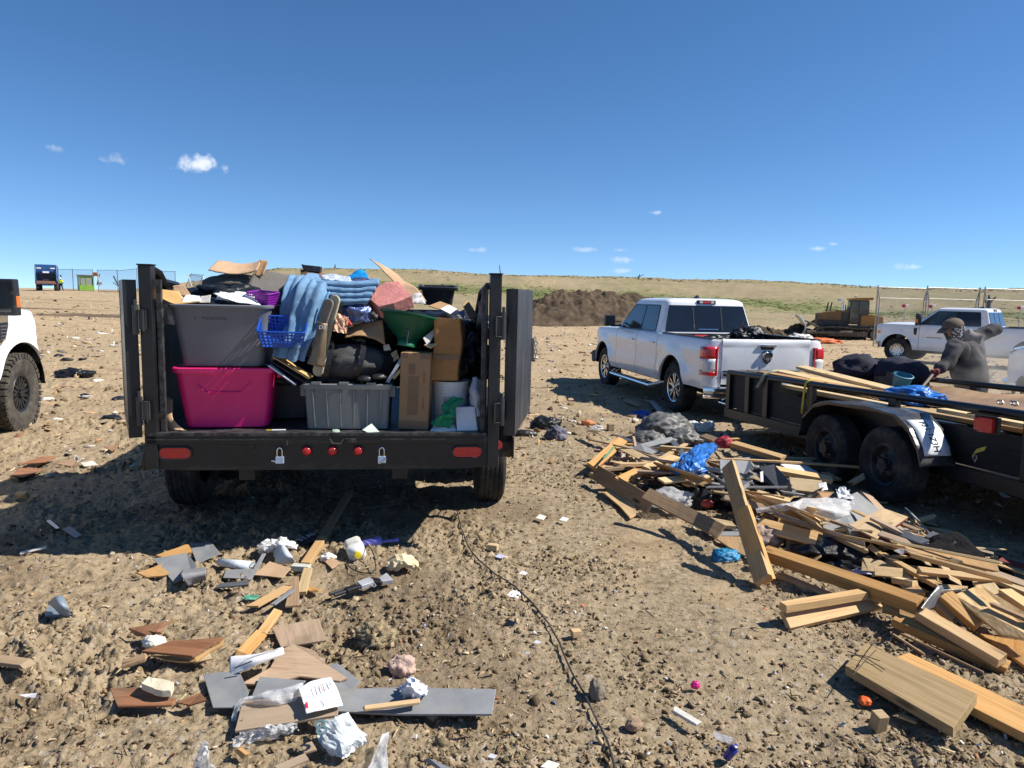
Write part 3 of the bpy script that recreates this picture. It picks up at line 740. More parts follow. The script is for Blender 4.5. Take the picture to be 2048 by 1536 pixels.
    for k in range(25):
        u = -1 + 2 * k / 24; x = u * (W_ + .01); y = front + .14 - .30 * abs(u) ** 3.5
        P.append([(x * .99, y - .06, sill - .02), (x, y, sill + .02), (x, y + .015, sill + .12), (x, y, sill + .22), (x * .98, y - .08, sill + .25), (x * .97, y - .16, sill + .25)])
    build('front_bumper', MB().grid(P), chrome, root, smooth=True, ang=.9)
    # bed
    bm_ = MB(); bw = W_ - .11; fz = belt - .48
    bm_.b2((-bw, rear + .06, fz - .03), (bw, cab0 - .03, fz))
    for s in (-1, 1):
        bm_.b2((s * (bw - .06), rear + .06, fz), (s * (bw - .03), cab0 - .03, belt + .01))
        bm_.b2((s * (bw - .065), rear + .02, belt + .021), (s * (W_ - .07), cab0 - .02, belt + .045))
    bm_.b2((-bw + .06, cab0 - .06, fz), (bw - .06, cab0 - .03, belt + .03))
    build('bed', bm_, darkplastic, root, bevel=.008)
    fl = MB(); fl.b2((-.55, -1.0, sill - .12), (-.42, L + .5, sill + .06)); fl.b2((.42, -1.0, sill - .12), (.55, L + .5, sill + .06))
    fl.tube([(-.75, 0, WZ), (.75, 0, WZ)], .06, 10); fl.tube([(-.75, L, WZ), (.75, L, WZ)], .05, 10); fl.b2((-.85, .5, sill), (.85, L - .55, sill + .06))
    fl.lathe([(.16, -.12), (.16, .12), (.0, .14)], 14, 0, T(0, 0, WZ) @ RX(pi / 2))
    build('chassis', fl, darkplastic, root)
    # tailgate
    P = []; th = .735; z0, z1 = sill + .14, belt + .012
    for i in range(25):
        u = -1 + 2 * i / 24; x = u * th; row = [(x, rear + .06, z0 - .0)]
        for j in range(17):
            v = j / 16; z = z0 + (z1 - z0) * v
            swell = .016 * max(0, 1 - ((abs(u) * 1.0) ** 2.4 + (abs(v - .46) * 1.75) ** 2.2)) ** .5 if True else 0
            row.append((x, rear - .012 - swell - (.012 if v > .9 else 0) + .01 * max(0, v - .93) / .07, z))
        row += [(x, rear + .0, z1 + .02), (x, rear + .045, z1 + .018), (x, rear + .05, z1 - .1)]
        P.append(row)
    tg = build('tailgate', MB().grid(P), cw, root, smooth=True, ang=.9)
    hb = MB(); hb.box((0, rear - .035, z1 - .075), (.30, .03, .035), 0); hb.box((0, rear - .022, z1 - .115), (.22, .02, .045), 1)
    build('handle', hb, [alloy, darkplastic], tg, bevel=.008)
    if p.get('badge'):
        # round-shouldered shield with a horned head, built in relief
        X = T(0, rear - .034, z1 - .25) @ RX(pi / 2) @ Matrix.Scale(.82, 4)
        eb = MB(); eb.prism([(-.10, .10), (-.06, .125), (.06, .125), (.10, .10), (.105, .0), (.06, -.09), (0, -.125), (-.06, -.09), (-.105, 0)], -.004, .012, X, 0)
        for s in (-1, 1):
            eb.tube([X @ Vector((s * .008, .085, .016)), X @ Vector((s * .045, .10, .02)), X @ Vector((s * .082, .07, .022)), X @ Vector((s * .085, .01, .02)), X @ Vector((s * .06, -.03, .016)), X @ Vector((s * .045, -.005, .016))], [.012, .02, .022, .018, .012, .006], 8, 1)
            eb.prism([(s * .002, .07), (s * .035, .075), (s * .035, -.03), (s * .022, -.085), (s * .002, -.1)][::s], .008, .026, X, 1)
        build('badge', eb, [mat('dark chrome', (.25, .25, .26), .15, metal=1), chrome], tg, smooth=True)
        nb = MB(); nb.box((-.56, rear - .019, z0 + .20), (.30, .008, .022), 0); nb.box((-.60, rear - .018, z0 + .145), (.2, .007, .04), 0)
        build('model_lettering', nb, darkplastic, tg)
    for s in (-1, 1):
        lb = MB(); zb, zt2 = belt - .52, belt - .09
        for z_a, z_b, mi in ((zb, zb + .05, 0), (zb + .05, zb + .25, 1), (zb + .25, zt2, 0)):
            P = []
            for (y, ins) in ((rear - .012, .19), (rear - .014, .12), (rear - .012, .055), (rear + .012, .008), (rear + .05, -.012), (rear + .16, -.014)):
                sh = .0
                P.append([(s * (half(z, y) - ins), y, z) for z in np.linspace(z_a, z_b, 5)])
            lb.grid(P, mi)
        P = []
        tl = build('taillight', lb, [redlens, clearlens], root, smooth=True, solid=.02)
        rb_ = MB(); zb += .0
        rb_.b2((s * (half(zb, rear) - .19), rear - .028, zb), (s * (half(zb, rear) - .17), rear - .012, zt2)); rb_.b2((s * (half(zb, rear) - .19), rear - .028, zb - .005), (s * (half(zb, rear) - .06), rear - .012, zb + .025))
        build('bezel', rb_, redlens, tl)
    # rear bumper
    P = []
    for k in range(25):
        u = -1 + 2 * k / 24; x = u * (W_ + .005); y = rear - .16 + .16 * abs(u) ** 4
        dip = .05 if abs(u) < .3 else 0
        P.append([(x * .98, y + .10, sill - .10), (x, y + .015, sill - .07), (x, y, sill + .0), (x, y + .012, sill + .085 - dip), (x * .99, y + .05, sill + .105 - dip), (x * .97, y + .16, sill + .105 - dip)])
    rbp = build('rear_bumper', MB().grid(P), chrome, root, smooth=True, ang=.9)
    sb_ = MB(); sb_.b2((-.62, rear - .13, sill + .088), (.62, rear - .01, sill + .125)); sb_.b2((-.25, rear - .14, sill - .09), (.25, rear - .06, sill + .02)); build('step_pad', sb_, darkplastic, rbp, bevel=.006)
    eb = MB(); eb.lathe([(.045, .0), (.052, .0), (.052, .22), (.045, .22)], 18, 0, T(-.62, rear - .07, sill - .16) @ RX(-pi / 2), closed=True); eb.lathe([(.044, .03), (.001, .03)], 12, 1, T(-.62, rear - .07, sill - .16) @ RX(-pi / 2)); build('exhaust_tip', eb, [chrome, darkplastic], root, smooth=True)
    # greenhouse
    def ring(z, y0, y1, w0, w1, r=.1):
        out = []
        for (cx, cy, a0, ww) in ((1, y1 - r, 0, w1), (-1, y1 - r, pi / 2, w1), (-1, y0 + r, pi, w0), (1, y0 + r, 3 * pi / 2, w0)):
            for k in range(6):
                a = a0 + pi / 2 * k / 5; out.append((cx * (ww - r) + r * cos(a), cy + r * sin(a), z))
        return out
    wb_, wt_ = W_ - .105, W_ - .265; h = roof - belt
    yR0, yR1 = cab0 + .07, cab0 + .25; yF0, yF1 = cab1, cab1 - .82
    lev = [(0, 0), (.03, .03), (.25, .25), (.5, .5), (.75, .75), (.86, .86)]
    rings = []
    for q, tt in lev:
        rings.append(ring(belt + .01 + h * q, yR0 + (yR1 - yR0) * tt, yF0 + (yF1 - yF0) * tt, wb_ + (wt_ - wb_) * tt, wb_ - .02 + (wt_ - wb_) * tt, .10))
    e = .86
    for dz, ins in ((.91, .015), (.955, .06), (.98, .13), (.995, .25), (1.0, .45)):
        rings.append(ring(belt + h * dz, yR0 + (yR1 - yR0) * e + ins * .7, yF0 + (yF1 - yF0) * e - ins * 1.1, wb_ + (wt_ - wb_) * e - ins, wb_ - .02 + (wt_ - wb_) * e - ins, .10))
    mb = MB(); n = len(rings[0])
    mb.grid([[rings[i][k] for i in range(len(rings))] for k in range(n)], closeu=True)
    mb.add(rings[-1], [tuple(range(n))])
    build('cab', mb, cw, root, smooth=True, ang=.7)
    def sx(z): 
        q = (z - belt - .01) / h; return wb_ + (wt_ - wb_) * q
    def pane(nm, pts, sgn, out, m, par=root, rnd=.03):
        """rounded window panel: pts = (y,z) list on the cab side"""
        mb = MB(); rp = []
        for i in range(len(pts)):
            a = Vector(pts[i - 1]); c = Vector(pts[i]); d = Vector(pts[(i + 1) % len(pts)])
            u1 = (a - c).normalized() * rnd; u2 = (d - c).normalized() * rnd
            for k in range(4):
                t_ = k / 3; rp.append(c + u1 * (1 - t_) ** 2 + u2 * t_ ** 2)
        q3 = [(sgn * (sx(q[1]) + out), q[0], q[1]) for q in rp]
        mb.poly3(q3, (-sgn * .02, 0, 0)); return build(nm, mb, m, par, smooth=False)
    zb, zt2 = belt + .035, belt + h * .80
    yb0 = lambda z: yR0 + (yR1 - yR0) * (z - belt) / h
    yf0 = lambda z: yF0 + (yF1 - yF0) * (z - belt) / h
    dm = dcut[1] + .03
    for s in (-1, 1):
        pane('window_trim', [(yb0(zb) + .28, zb), (yf0(zb) - .16, zb), (yf0(zt2) - .11, zt2), (yb0(zt2) + .22, zt2)], s, .004, darkplastic, rnd=.05)
        pane('side_window', [(yb0(zb) + .30, zb + .02), (dm - .03, zb + .02), (dm - .03, zt2 - .02), (yb0(zt2) + .25, zt2 - .02)], s, .008, tint)
        pane('side_window', [(dm + .03, zb + .02), (yf0(zb) - .22, zb + .02), (yf0(zt2) - .17, zt2 - .02), (dm + .03, zt2 - .02)], s, .008, p.get('fglass', tint))
    rwm = MB()
    def rp_(x, z): q = (z - belt) / h; return (x, yR0 + (yR1 - yR0) * q - .006, z)
    za, zc = belt + .05, belt + h * .80
    wA = wb_ - .075; wC = wt_ + (wb_ - wt_) * .2 - .05
    out = [rp_(-wA, za), rp_(wA, za), rp_(wA, za + .03), rp_(wC, zc), rp_(-wC, zc), rp_(-wA, za + .03)]
    rwm.poly3(out, (0, .02, 0)); rw = build('rear_window', rwm, tint, root)
    dv = MB()
    for x in (-.27, .27): dv.poly3([rp_(x - .012, za + .02), rp_(x + .012, za + .02), rp_(x + .012, zc - .02), rp_(x - .012, zc - .02)], (0, -.006, 0))
    dv.poly3([rp_(-.19, za + .04), rp_(.19, za + .04), rp_(.19, za + .055), rp_(-.19, za + .055)], (0, -.008, 0), 1)
    build('slider_frame', dv, [darkplastic, alloy], rw)
    ws = MB()
    def fp_(x, z): q = (z - belt) / h; return (x, yF0 + (yF1 - yF0) * q + .008, z)
    ws.poly3([fp_(-wb_ + .1, belt + .06), fp_(wb_ - .1, belt + .06), fp_(wt_ - .02, zc), fp_(-wt_ + .02, zc)], (0, -.02, 0)); build('windscreen', ws, p.get('fglass', tint), root)
    bl = MB(); q = .90; yy = yR0 + (yR1 - yR0) * .86 + .01
    bl.box((0, yy - .004, belt + h * .895), (.36, .05, .07), 0); b_ = build('brake_light', bl, darkplastic, root, bevel=.01)
    bl = MB(); bl.box((0, yy - .032, belt + h * .895), (.14, .01, .042), 0); bl.box((-.11, yy - .032, belt + h * .895), (.06, .01, .042), 1); bl.box((.11, yy - .032, belt + h * .895), (.06, .01, .042), 1)
    build('lens', bl, [redlens, clearlens], b_)
    an = MB(); an.add([(-.035, yy + .55, roof - .012), (.035, yy + .55, roof - .012), (.03, yy + .32, roof - .012), (-.03, yy + .32, roof - .012), (-.008, yy + .38, roof + .06), (.008, yy + .38, roof + .06), (.008, yy + .34, roof + .055), (-.008, yy + .34, roof + .055)],
        [(0, 1, 5, 4), (1, 2, 6, 5), (2, 3, 7, 6), (3, 0, 4, 7), (4, 5, 6, 7)]); build('antenna_fin', an, darkplastic, root)
    mz = belt + p.get('mz', .13); my = dcut[2] - .02; tall = p.get('mirror_h', .22)
    for s in (-1, 1):
        ob = MB(); ob.box((s * (W_ + .02), my, mz - .06), (.22, .06, .05)); ob.box((s * (W_ + .02), my, mz + .02), (.22, .05, .03))
        ob.box((s * (W_ + p.get('mx', .16)), my, mz + tall * .2), (.22 if tall < .3 else .26, .13, tall), 0, None, (.94, .85))
        mo = build('mirror', ob, darkplastic, root, bevel=.03, seg=3)
        g_ = MB(); g_.box((s * (W_ + p.get('mx', .16)), my - .066, mz + tall * .2), (.18, .006, tall * .8)); build('mirror_glass', g_, tint, mo)
        if p.get('mirror_amber'):
            a_ = MB(); a_.box((s * (W_ + p.get('mx', .16) + .115), my + .01, mz + tall * .08), (.035, .08, .13)); build('turn_signal', a_, amber, mo, bevel=.012)
    if p.get('steps', True):
        for s in (-1, 1):
            st = MB(); xx = W_ + .06
            st.tube([(s * (W_ - .15), .62, sill - .03), (s * xx, .78, sill - .12), (s * xx, L - .78, sill - .12), (s * (W_ - .15), L - .62, sill - .03)], .042, 10, 0)
            st.box((s * xx, (L) / 2, sill - .078), (.085, L - 1.7, .012), 1)
            build('side_step', st, [p.get('stepmat', chrome), darkplastic], root, smooth=True)
    if p.get('vent'):
        for s in (-1, 1):
            vb = MB(); y0 = L - .42; zz = belt - .08
            X = Matrix(((0, 0, s, 0), (1, 0, 0, 0), (0, 1, 0, 0), (0, 0, 0, 1)))
            x0 = half(zz - .12, y0)
            vb.prism([(y0 - .05, zz + .05), (y0 + .17, zz + .05), (y0 + .17, zz - .07), (y0 + .10, zz - .22), (y0 - .02, zz - .30), (y0 - .05, zz - .28)], x0 - .02, x0 + .012, X, 0)
            vb.prism([(y0 - .03, zz - .035), (y0 + .15, zz - .035), (y0 + .15, zz - .07), (y0 + .09, zz - .20), (y0 - .02, zz - .27), (y0 - .03, zz - .26)], x0 + .0, x0 + .016, X, 1)
            for k in range(5): vb.prism([(y0 - .02, zz - .07 - k * .038), (y0 + .13 - k * .012, zz - .07 - k * .038), (y0 + .13 - k * .012, zz - .08 - k * .038), (y0 - .02, zz - .08 - k * .038)], x0 + .01, x0 + .022, X, 0)
            build('fender_vent', vb, [chrome, darkplastic], root, bevel=.004)
    return root
# ------------------------------------------------------------------ the pickups
th = rad(-11.1); p0 = Vector((2.84, 11.94, 0)); rt = Vector((cos(th), -sin(th), 0))
c0 = p0 + rt * .84; c0.z = Gs(c0.x, c0.y) - .015
ram = pickup('pickup_truck', c0, th, 'white crew cab pickup with red taillights, hitched to the black flatbed trailer', dict(badge=True, handlemat=carwhite, style='twin', pitch=-.004))
th2 = rad(-42); q = gpt(1792, 722); fwd = Vector((sin(th2), cos(th2), 0)); left = Vector((-cos(th2), sin(th2), 0))
c2 = q - fwd * 4.05 - left * .92; c2.z = Gs(c2.x, c2.y) - .02
ford = dict(wb=4.05, R=.44, tw=.3, rim=.25, style='ford', spokes=8, W=1.02, hood=1.36, belt=1.36, roof=2.02, cab0=1.1, cab1=3.6, d1=2.2, d2=3.33, ra=.53, fo=.80, mirror_h=.42, mx=.24, fglass=tint2, steps=False, mirror_amber=True, rm=rubber)
pk2 = pickup('pickup_truck', c2, th2, 'white pickup in side view parked beyond the man in the cap', dict(ford))
v = MB(); X = Matrix(((0, 0, -1, 0), (1, 0, 0, 0), (0, 1, 0, 0), (0, 0, 0, 1)))
v.prism([(3.40, 1.26), (3.52, 1.26), (3.50, 1.04), (3.42, 1.0)], 1.0, 1.03, X, 0); v.prism([(2.6, .93), (3.1, .93), (3.1, .955), (2.6, .955)], .985, 1.012, X, 0)
build('fender_badge', v, darkplastic, pk2)
th3 = rad(-47); q = gpt(2058, 800); fwd = Vector((sin(th3), cos(th3), 0)); left = Vector((-cos(th3), sin(th3), 0))
q = Vector((8.55, 11.1, 0)); c3 = q - fwd * 4.05 - left * .92; c3.z = Gs(c3.x, c3.y) - .02
pk3 = pickup('pickup_truck', c3, th3, 'white pickup whose front fender enters the right edge behind the man', dict(ford, fo=.66, ra=.56, nose=.3, plain=True))
th4 = rad(-9); q = Vector((-6.05, 8.5, 0)); fwd = Vector((sin(th4), cos(th4), 0)); rt4 = Vector((cos(th4), -sin(th4), 0))
c4_ = q - fwd * 4.05 - rt4 * .87; c4_.z = Gs(q.x, q.y) - .03
f2 = dict(ford); f2.update(lift=.10, R=.475, tw=.33, rim=.235, blocks=38, rm=rubber_dust, am=darkplastic, vent=True, style='ford', mz=.10, mx=.23, ra=.57, steer=.06, fo=.6, mirror_h=.4, W=1.0, tuck=0)
pk4 = pickup('pickup_truck', c4_, th4, 'white lifted pickup with a black towing mirror at the left edge', f2)
# ------------------------------------------------------------------ black dump trailer with open barn doors
DT_YAW = rad(7); DT_O = Vector((-1.24, 4.62, 0))
dt = empty('dump_trailer', DT_O, DT_YAW, 'black dump trailer with open rear doors, heaped with household junk', 'trailer')
DTM = T(*DT_O) @ RZ(DT_YAW); DTI = DTM.inverted()
def dtp(px, py, yl):
    """point in trailer space where a sight line meets the plane yl metres in from the rear"""
    d = DTI.to_3x3() @ ray(px, py); o = DTI @ CAM; t = (yl - o.y) / d.y; return o + d * t
FL, HW, LEN = .83, 1.075, 4.25
b = MB(); b.b2((-HW, -.02, FL - .05), (HW, LEN, FL - .002)); build('floor', b, blackworn, dt)
for s in (-1, 1):
    b = MB(); X = Matrix(((0, 0, 1, 0), (1, 0, 0, 0), (0, 1, 0, 0), (0, 0, 0, 1)))
    x0 = s * HW
    b.prism([(0, FL - .05), (LEN, FL - .05), (LEN, 1.46), (1.25, 1.46), (.55, 1.76), (0, 1.80)], x0 - .004, x0 + .004, X)
    for y in (.9, 1.6, 2.3, 3.0, 3.7): b.b2((x0 + s * .004, y - .03, FL - .05), (x0 + s * .05, y + .03, 1.43))
    b.b2((x0 - .03, 1.2, 1.44), (x0 + .03, LEN, 1.50)); b.tube([(x0, 1.25, 1.47), (x0, .55, 1.77), (x0, .02, 1.81)], .024, 6)
    build('side_wall', b, blackmetal, dt)
    b = MB(); xi = x0 - s * (.025 if s > 0 else .08)
    b.b2((xi - .015, -.03, FL), (xi + .015, .0, 1.80)); build('inner_edge', b, scuffed, dt)
    b = MB(); xp = 1.122 if s > 0 else -1.058
    b.b2((xp - .038, -.075, FL - .23), (xp + .038, .005, 1.885)); b.b2((xp - .046, -.079, 1.885), (xp + .046, .009, 1.893))
    post = build('post', b, blackmetal, dt, bevel=.006)
    for z in (1.55, .98):
        b = MB(); b.tube([(xp + s * .05, -.10, z - .09), (xp + s * .05, -.10, z + .09)], .019, 10); b.tube([(xp + s * .05, -.10, z + .09), (xp + s * .05, -.10, z + .125)], .011, 8)
        b.box((xp + s * .02, -.088, z), (.05, .02, .12)); b.tube([(xp + s * .05, -.11, z + .06), (xp + s * .0, -.12, z + .06), (xp + s * .0, -.12, z - .07), (xp + s * .05, -.11, z - .07)], .006, 6)
        build('hinge', b, blackworn, post)
b = MB(); b.b2((-HW, LEN, FL - .05), (HW, LEN + .06, 1.55)); build('front_wall', b, blackmetal, dt)
# doors: hinged at the posts and swung back along the sides
for s, yaw, dx in ((-1, rad(23), -.02), (1, rad(-14), .10)):
    D = T(s * 1.135 + dx, -.055 if s < 0 else .0, 0) @ RZ(yaw)
    b = MB(); w = 1.05; z0, z1 = .80, 1.795
    b.b2((-.038, 0, z0), (.038, .06, z1)); b.b2((-.038, w - .06, z0), (.038, w, z1)); b.b2((-.038, .06, z0), (.038, w - .06, z0 + .06)); b.b2((-.038, .06, z1 - .06), (.038, w - .06, z1))
    b.b2((.030, .06, z0 + .06), (.034, w - .06, z1 - .06)) if s > 0 else b.b2((-.034, .06, z0 + .06), (-.030, w - .06, z1 - .06))
    if s > 0:
        b.prism([(0, z0), (w, z0 + .05), (w, z1 - .035), (0, z1)], .034, .042, Matrix(((0, 0, 1, 0), (1, 0, 0, 0), (0, 1, 0, 0), (0, 0, 0, 1))))
    dr = build('door', b, blackworn if s > 0 else blackmetal, dt, X=D, bevel=.004)
    b = MB()
    for z in (1.55, .98): b.b2((-s * .14 + (0 if s > 0 else .0), .0, z - .06), (0 - s * .02, .014, z + .06))
    build('hinge_plate', b, blackmetal, dr)
    if s > 0:
        b = MB(); z = 1.33
        b.box((.05, w - .04, z), (.03, .05, .16), 0)
        for k in range(5):
            a = Vector((.065 + .01 * (k % 2), w - .02 + .012 * (k % 2), z + .07 - k * .034))
            b.tube([a + Vector((.012 * cos(t_), .006 * sin(t_ * 2), .02 * sin(t_))) for t_ in np.linspace(0, 2 * pi, 9)], .0045, 5, 0, cap=False)
        build('latch', b, steel, dr)
        b = MB(); xx = -.08
        for zc in (1.2, .98): 
            for k in range(4): b.tube([Vector((-.07 + .03 * k, .03, zc - .01 * k)) + Vector((.018 * cos(t_), .004 * sin(2 * t_), .008 * sin(t_))) for t_ in np.linspace(0, 2 * pi, 9)], .0035, 5, 0, cap=False)
        build('chain', b, steel, dr)
# rear bumper assembly
b = MB()
X = Matrix(((1, 0, 0, 0), (0, 0, 1, 0), (0, 1, 0, 0), (0, 0, 0, 1)))
b.prism([(-1.14, .60), (-.86, .585), (.86, .585), (1.14, .60), (1.10, FL - .06), (-1.10, FL - .06)], -.055, .10, X)
b.b2((-1.085, -.075, FL - .068), (1.085, .0, FL - .012))
build('rear_bumper', b, blackmetal, dt, bevel=.004)
b = MB(); b.b2((-1.07, -.079, FL - .014), (1.07, -.0, FL + .004)); b.b2((-1.08, -.081, FL - .04), (-.22, -.077, FL - .035)); b.b2((.36, -.081, FL - .04), (1.07, -.077, FL - .035))
b.b2((-.225, -.082, FL - .075), (-.215, -.077, FL - .035)); b.b2((1.062, -.082, FL - .10), (1.07, -.077, FL - .035)); b.b2((.36, -.082, FL - .06), (.368, -.077, FL - .035))
build('sill_edge', b, scuffed, dt)
b = MB(); b.b2((-.63, -.058, .742), (-.43, -.050, .748)); b.b2((-.43, -.058, .70), (-.425, -.050, .748)); build('scrape', b, scuffed, dt)
Xr = RX(pi / 2)
for x in (-.92, .95):
    b = MB(); b.prism(rrect(.19, .066, .032, 6), .05, .062, T(x, 0, .70) @ Xr); tl = build('tail_lamp', b, redlens, dt, smooth=True)
    b = MB(); P = [Vector((q[0], -.058, q[1])) + Vector((x, 0, .70)) for q in rrect(.205, .08, .039, 6)]; b.tube(P + [P[0]], .008, 6, cap=False); build('bezel', b, darkplastic, tl)
for x in (-.10, .065, .23):
    b = MB(); b.lathe([(.0285, .05), (.0285, .064), (.022, .072), (.001, .075)], 18, 0, T(x, 0, .712) @ Xr); tl = build('marker_lamp', b, redlens, dt, smooth=True)
    b = MB(); P = [Vector((x + .033 * cos(a), -.058, .712 + .033 * sin(a))) for a in np.linspace(0, 2 * pi, 19)]; b.tube(P, .007, 6, cap=False); build('bezel', b, darkplastic, tl)
b = MB(); b.b2((.15, -.095, FL - .055), (.22, -.075, FL - .03)); b.tube([(.05, -.09, FL - .03), (.07, -.10, FL - .06), (.12, -.10, FL - .062), (.14, -.09, FL - .03)], .007, 6); build('latch_keeper', b, scuffed, dt)
for k, (x, hang) in enumerate(((-.268, 0), (.385, 1))):
    b = MB(); X = DTM @ T(x, -.075, .668)
    b.box((0, 0, -.012), (.05, .024, .044), 0); b.tube([(-.016, 0, .01), (-.016, 0, .05), (-.010, 0, .064), (0, 0, .07), (.010, 0, .064), (.016, 0, .05), (.016, 0, .01)], .0045, 8, 1)
    if hang == 0: b.tube([(-.02, -.012, -.02), (-.05, -.02, -.012)], .006, 6, 1)
    else: b.tube([(-.02, -.015, -.035), (.03, -.015, -.002)], .006, 6, 1)
    o = build('padlock', b, [mat('padlock body', (.42, .52, .68) if 1 else 0, .35, metal=.4), chrome], X=X, bevel=.003)
    tag(o, ['silver padlock on the trailer bumper, left of the round lamps', 'silver padlock on the trailer bumper, right of the round lamps'][k], 'padlock')
b = MB()
for s in (-1, 1): b.b2((s * .5 - .05, .02, .50), (s * .5 + .05, LEN + .6, .70))
for y in (.2, 1.0, 1.9, 2.8, 3.8): b.b2((-.95, y - .03, .66), (.95, y + .03, .77))
for y in (1.22, 2.10): b.tube([(-1.1, y, .37), (1.1, y, .37)], .045, 10)
b.tube([(-.2, 1.0, .58), (-.2, 3.0, .62)], .06, 10); b.b2((-.05, LEN + .5, .5), (.05, LEN + 1.9, .62)); build('frame', b, blackmetal, dt)
for s in (-1, 1):
    for y in (1.22, 2.10): wheel(dt, s * 1.21, y, .375, s, .375, .235, .205, 'steel', rubber, mat('black steel wheel', (.02, .02, .022), .5, dirt=.4))
    b = MB(); P = []
    for (y, z) in [(.66, .50), (.66, .62), (.80, .80), (1.05, .83), (2.3, .83), (2.55, .80), (2.68, .62)]: P.append([(s * 1.10, y, z), (s * 1.345, y, z)])
    b.grid(P); 
    b.prism([(.66, .50), (.66, .62), (.80, .80), (1.05, .83), (2.3, .83), (2.55, .80), (2.68, .62), (2.68, .72), (2.6, .86), (.75, .87), (.6, .66), (.6, .5)], s * 1.345 - .003, s * 1.345 + .003, Matrix(((0, 0, 1, 0), (1, 0, 0, 0), (0, 1, 0, 0), (0, 0, 0, 1))))
    build('fender', b, mat('tread plate', (.03, .03, .033), .4, metal=.4, var=.3, vs=8, bump=.5, bs=70, dirt=.4), dt, solid=.006)
b = MB(); b.tube([(1.16, -.03, FL - .09), (1.16, -.012, FL - .09)], .03, 14); build('reflector', b, redlens, dt)
# cables at the left post top and the tarp roll behind it
b = MB(); b.tube([(-1.07, .03, 1.80), (-1.06, .06, 1.86), (-1.045, .12, 1.84), (-1.05, .2, 1.78), (-1.06, .3, 1.76)], [.02, .035, .03, .035, .02], 8); build('tarp_bundle', b, matteblack, dt, smooth=True)

# ------------------------------------------------------------------ black flatbed trailer behind the middle pickup
UY = rad(10.5); UO = Vector((3.83, 5.25, 0)); UM = T(*UO) @ RZ(UY) @ RX(rad(-2.3))
ut = empty('utility_trailer', UO, 0, 'black pipe rail trailer loaded with lumber, hitched behind the white pickup', 'trailer', rot=(rad(-2.3), 0, UY))
UMI = UM.inverted()
def utp(px, py, v=None, w=None):
    d = UMI.to_3x3() @ ray(px, py); o = UMI @ CAM; t = (v - o.x) / d.x if v is not None else (w - o.z) / d.z; return o + d * t
ut.matrix_world = UM
RW, RH, RL, R0 = 2.10, .95, 4.55, -1.6      # width, rail height, front end, rear end
for x in (0, RW):
    b = MB(); b.tube([(x, R0, RH), (x, RL, RH)], .034, 12); build('top_rail', b, blackmetal, ut, smooth=True)
    b = MB()
    for y in (-1.5, -.12, .62, 2.62, 3.42, 4.0, 4.52): b.b2((x - .03, y - .055, .44), (x + .03, y + .055, RH - .02))
    build('stake', b, blackmetal, ut, bevel=.004) if False else None
    for y in (-1.5, -.12, 1.32, 2.62, 3.55, 4.0, 4.52):
        c = MB(); c.b2((x - .028, y - .05, .44), (x + .028, y + .05, RH - .02)); build('stake', c, blackmetal, ut)
    b = MB(); 
    xb = x + .03 * (-1 if x else 1)
    for z in (.47, .625): b.b2((xb - .012, R0, z), (xb + .012, RL, z + .15))
    b.b2((xb - .012, 3.3, .78), (xb + .012, RL, RH - .035))
    build('side_board', b, mat('black stained boards', (.017, .017, .018), .6, var=.4, vs=4, bump=.2, bs=14, stretch=(6, 1, 6), dirt=.05, dcol=(.05, .05, .05), spec=.25), ut)
    b = MB(); b.b2((x - .05, R0, .34), (x + .05, RL, .455)); build('frame_rail', b, blackmetal, ut)
b = MB(); b.tube([(0, RL, RH), (RW, RL, RH)], .034, 10); build('front_rail', b, scuffed, ut)
b = MB(); b.b2((.05, RL - .03, .47), (RW - .05, RL, .78)); build('front_board', b, blackmetal, ut)
b = MB(); b.b2((.05, R0, .40), (RW - .05, RL, .45)); build('deck', b, wood_grey, ut)
b = MB(); b.tube([(.5, RL, .38), (RW / 2, RL + 1.25, .40)], .045, 8); b.tube([(RW - .5, RL, .38), (RW / 2, RL + 1.25, .40)], .045, 8); b.box((RW / 2, RL + 1.3, .44), (.12, .28, .1)); b.tube([(RW / 2, RL + .8, .08), (RW / 2, RL + .8, .85)], .035, 10); build('tongue', b, blackmetal, ut)
sw = mat('black steel wheel', (.02, .02, .022), .5)
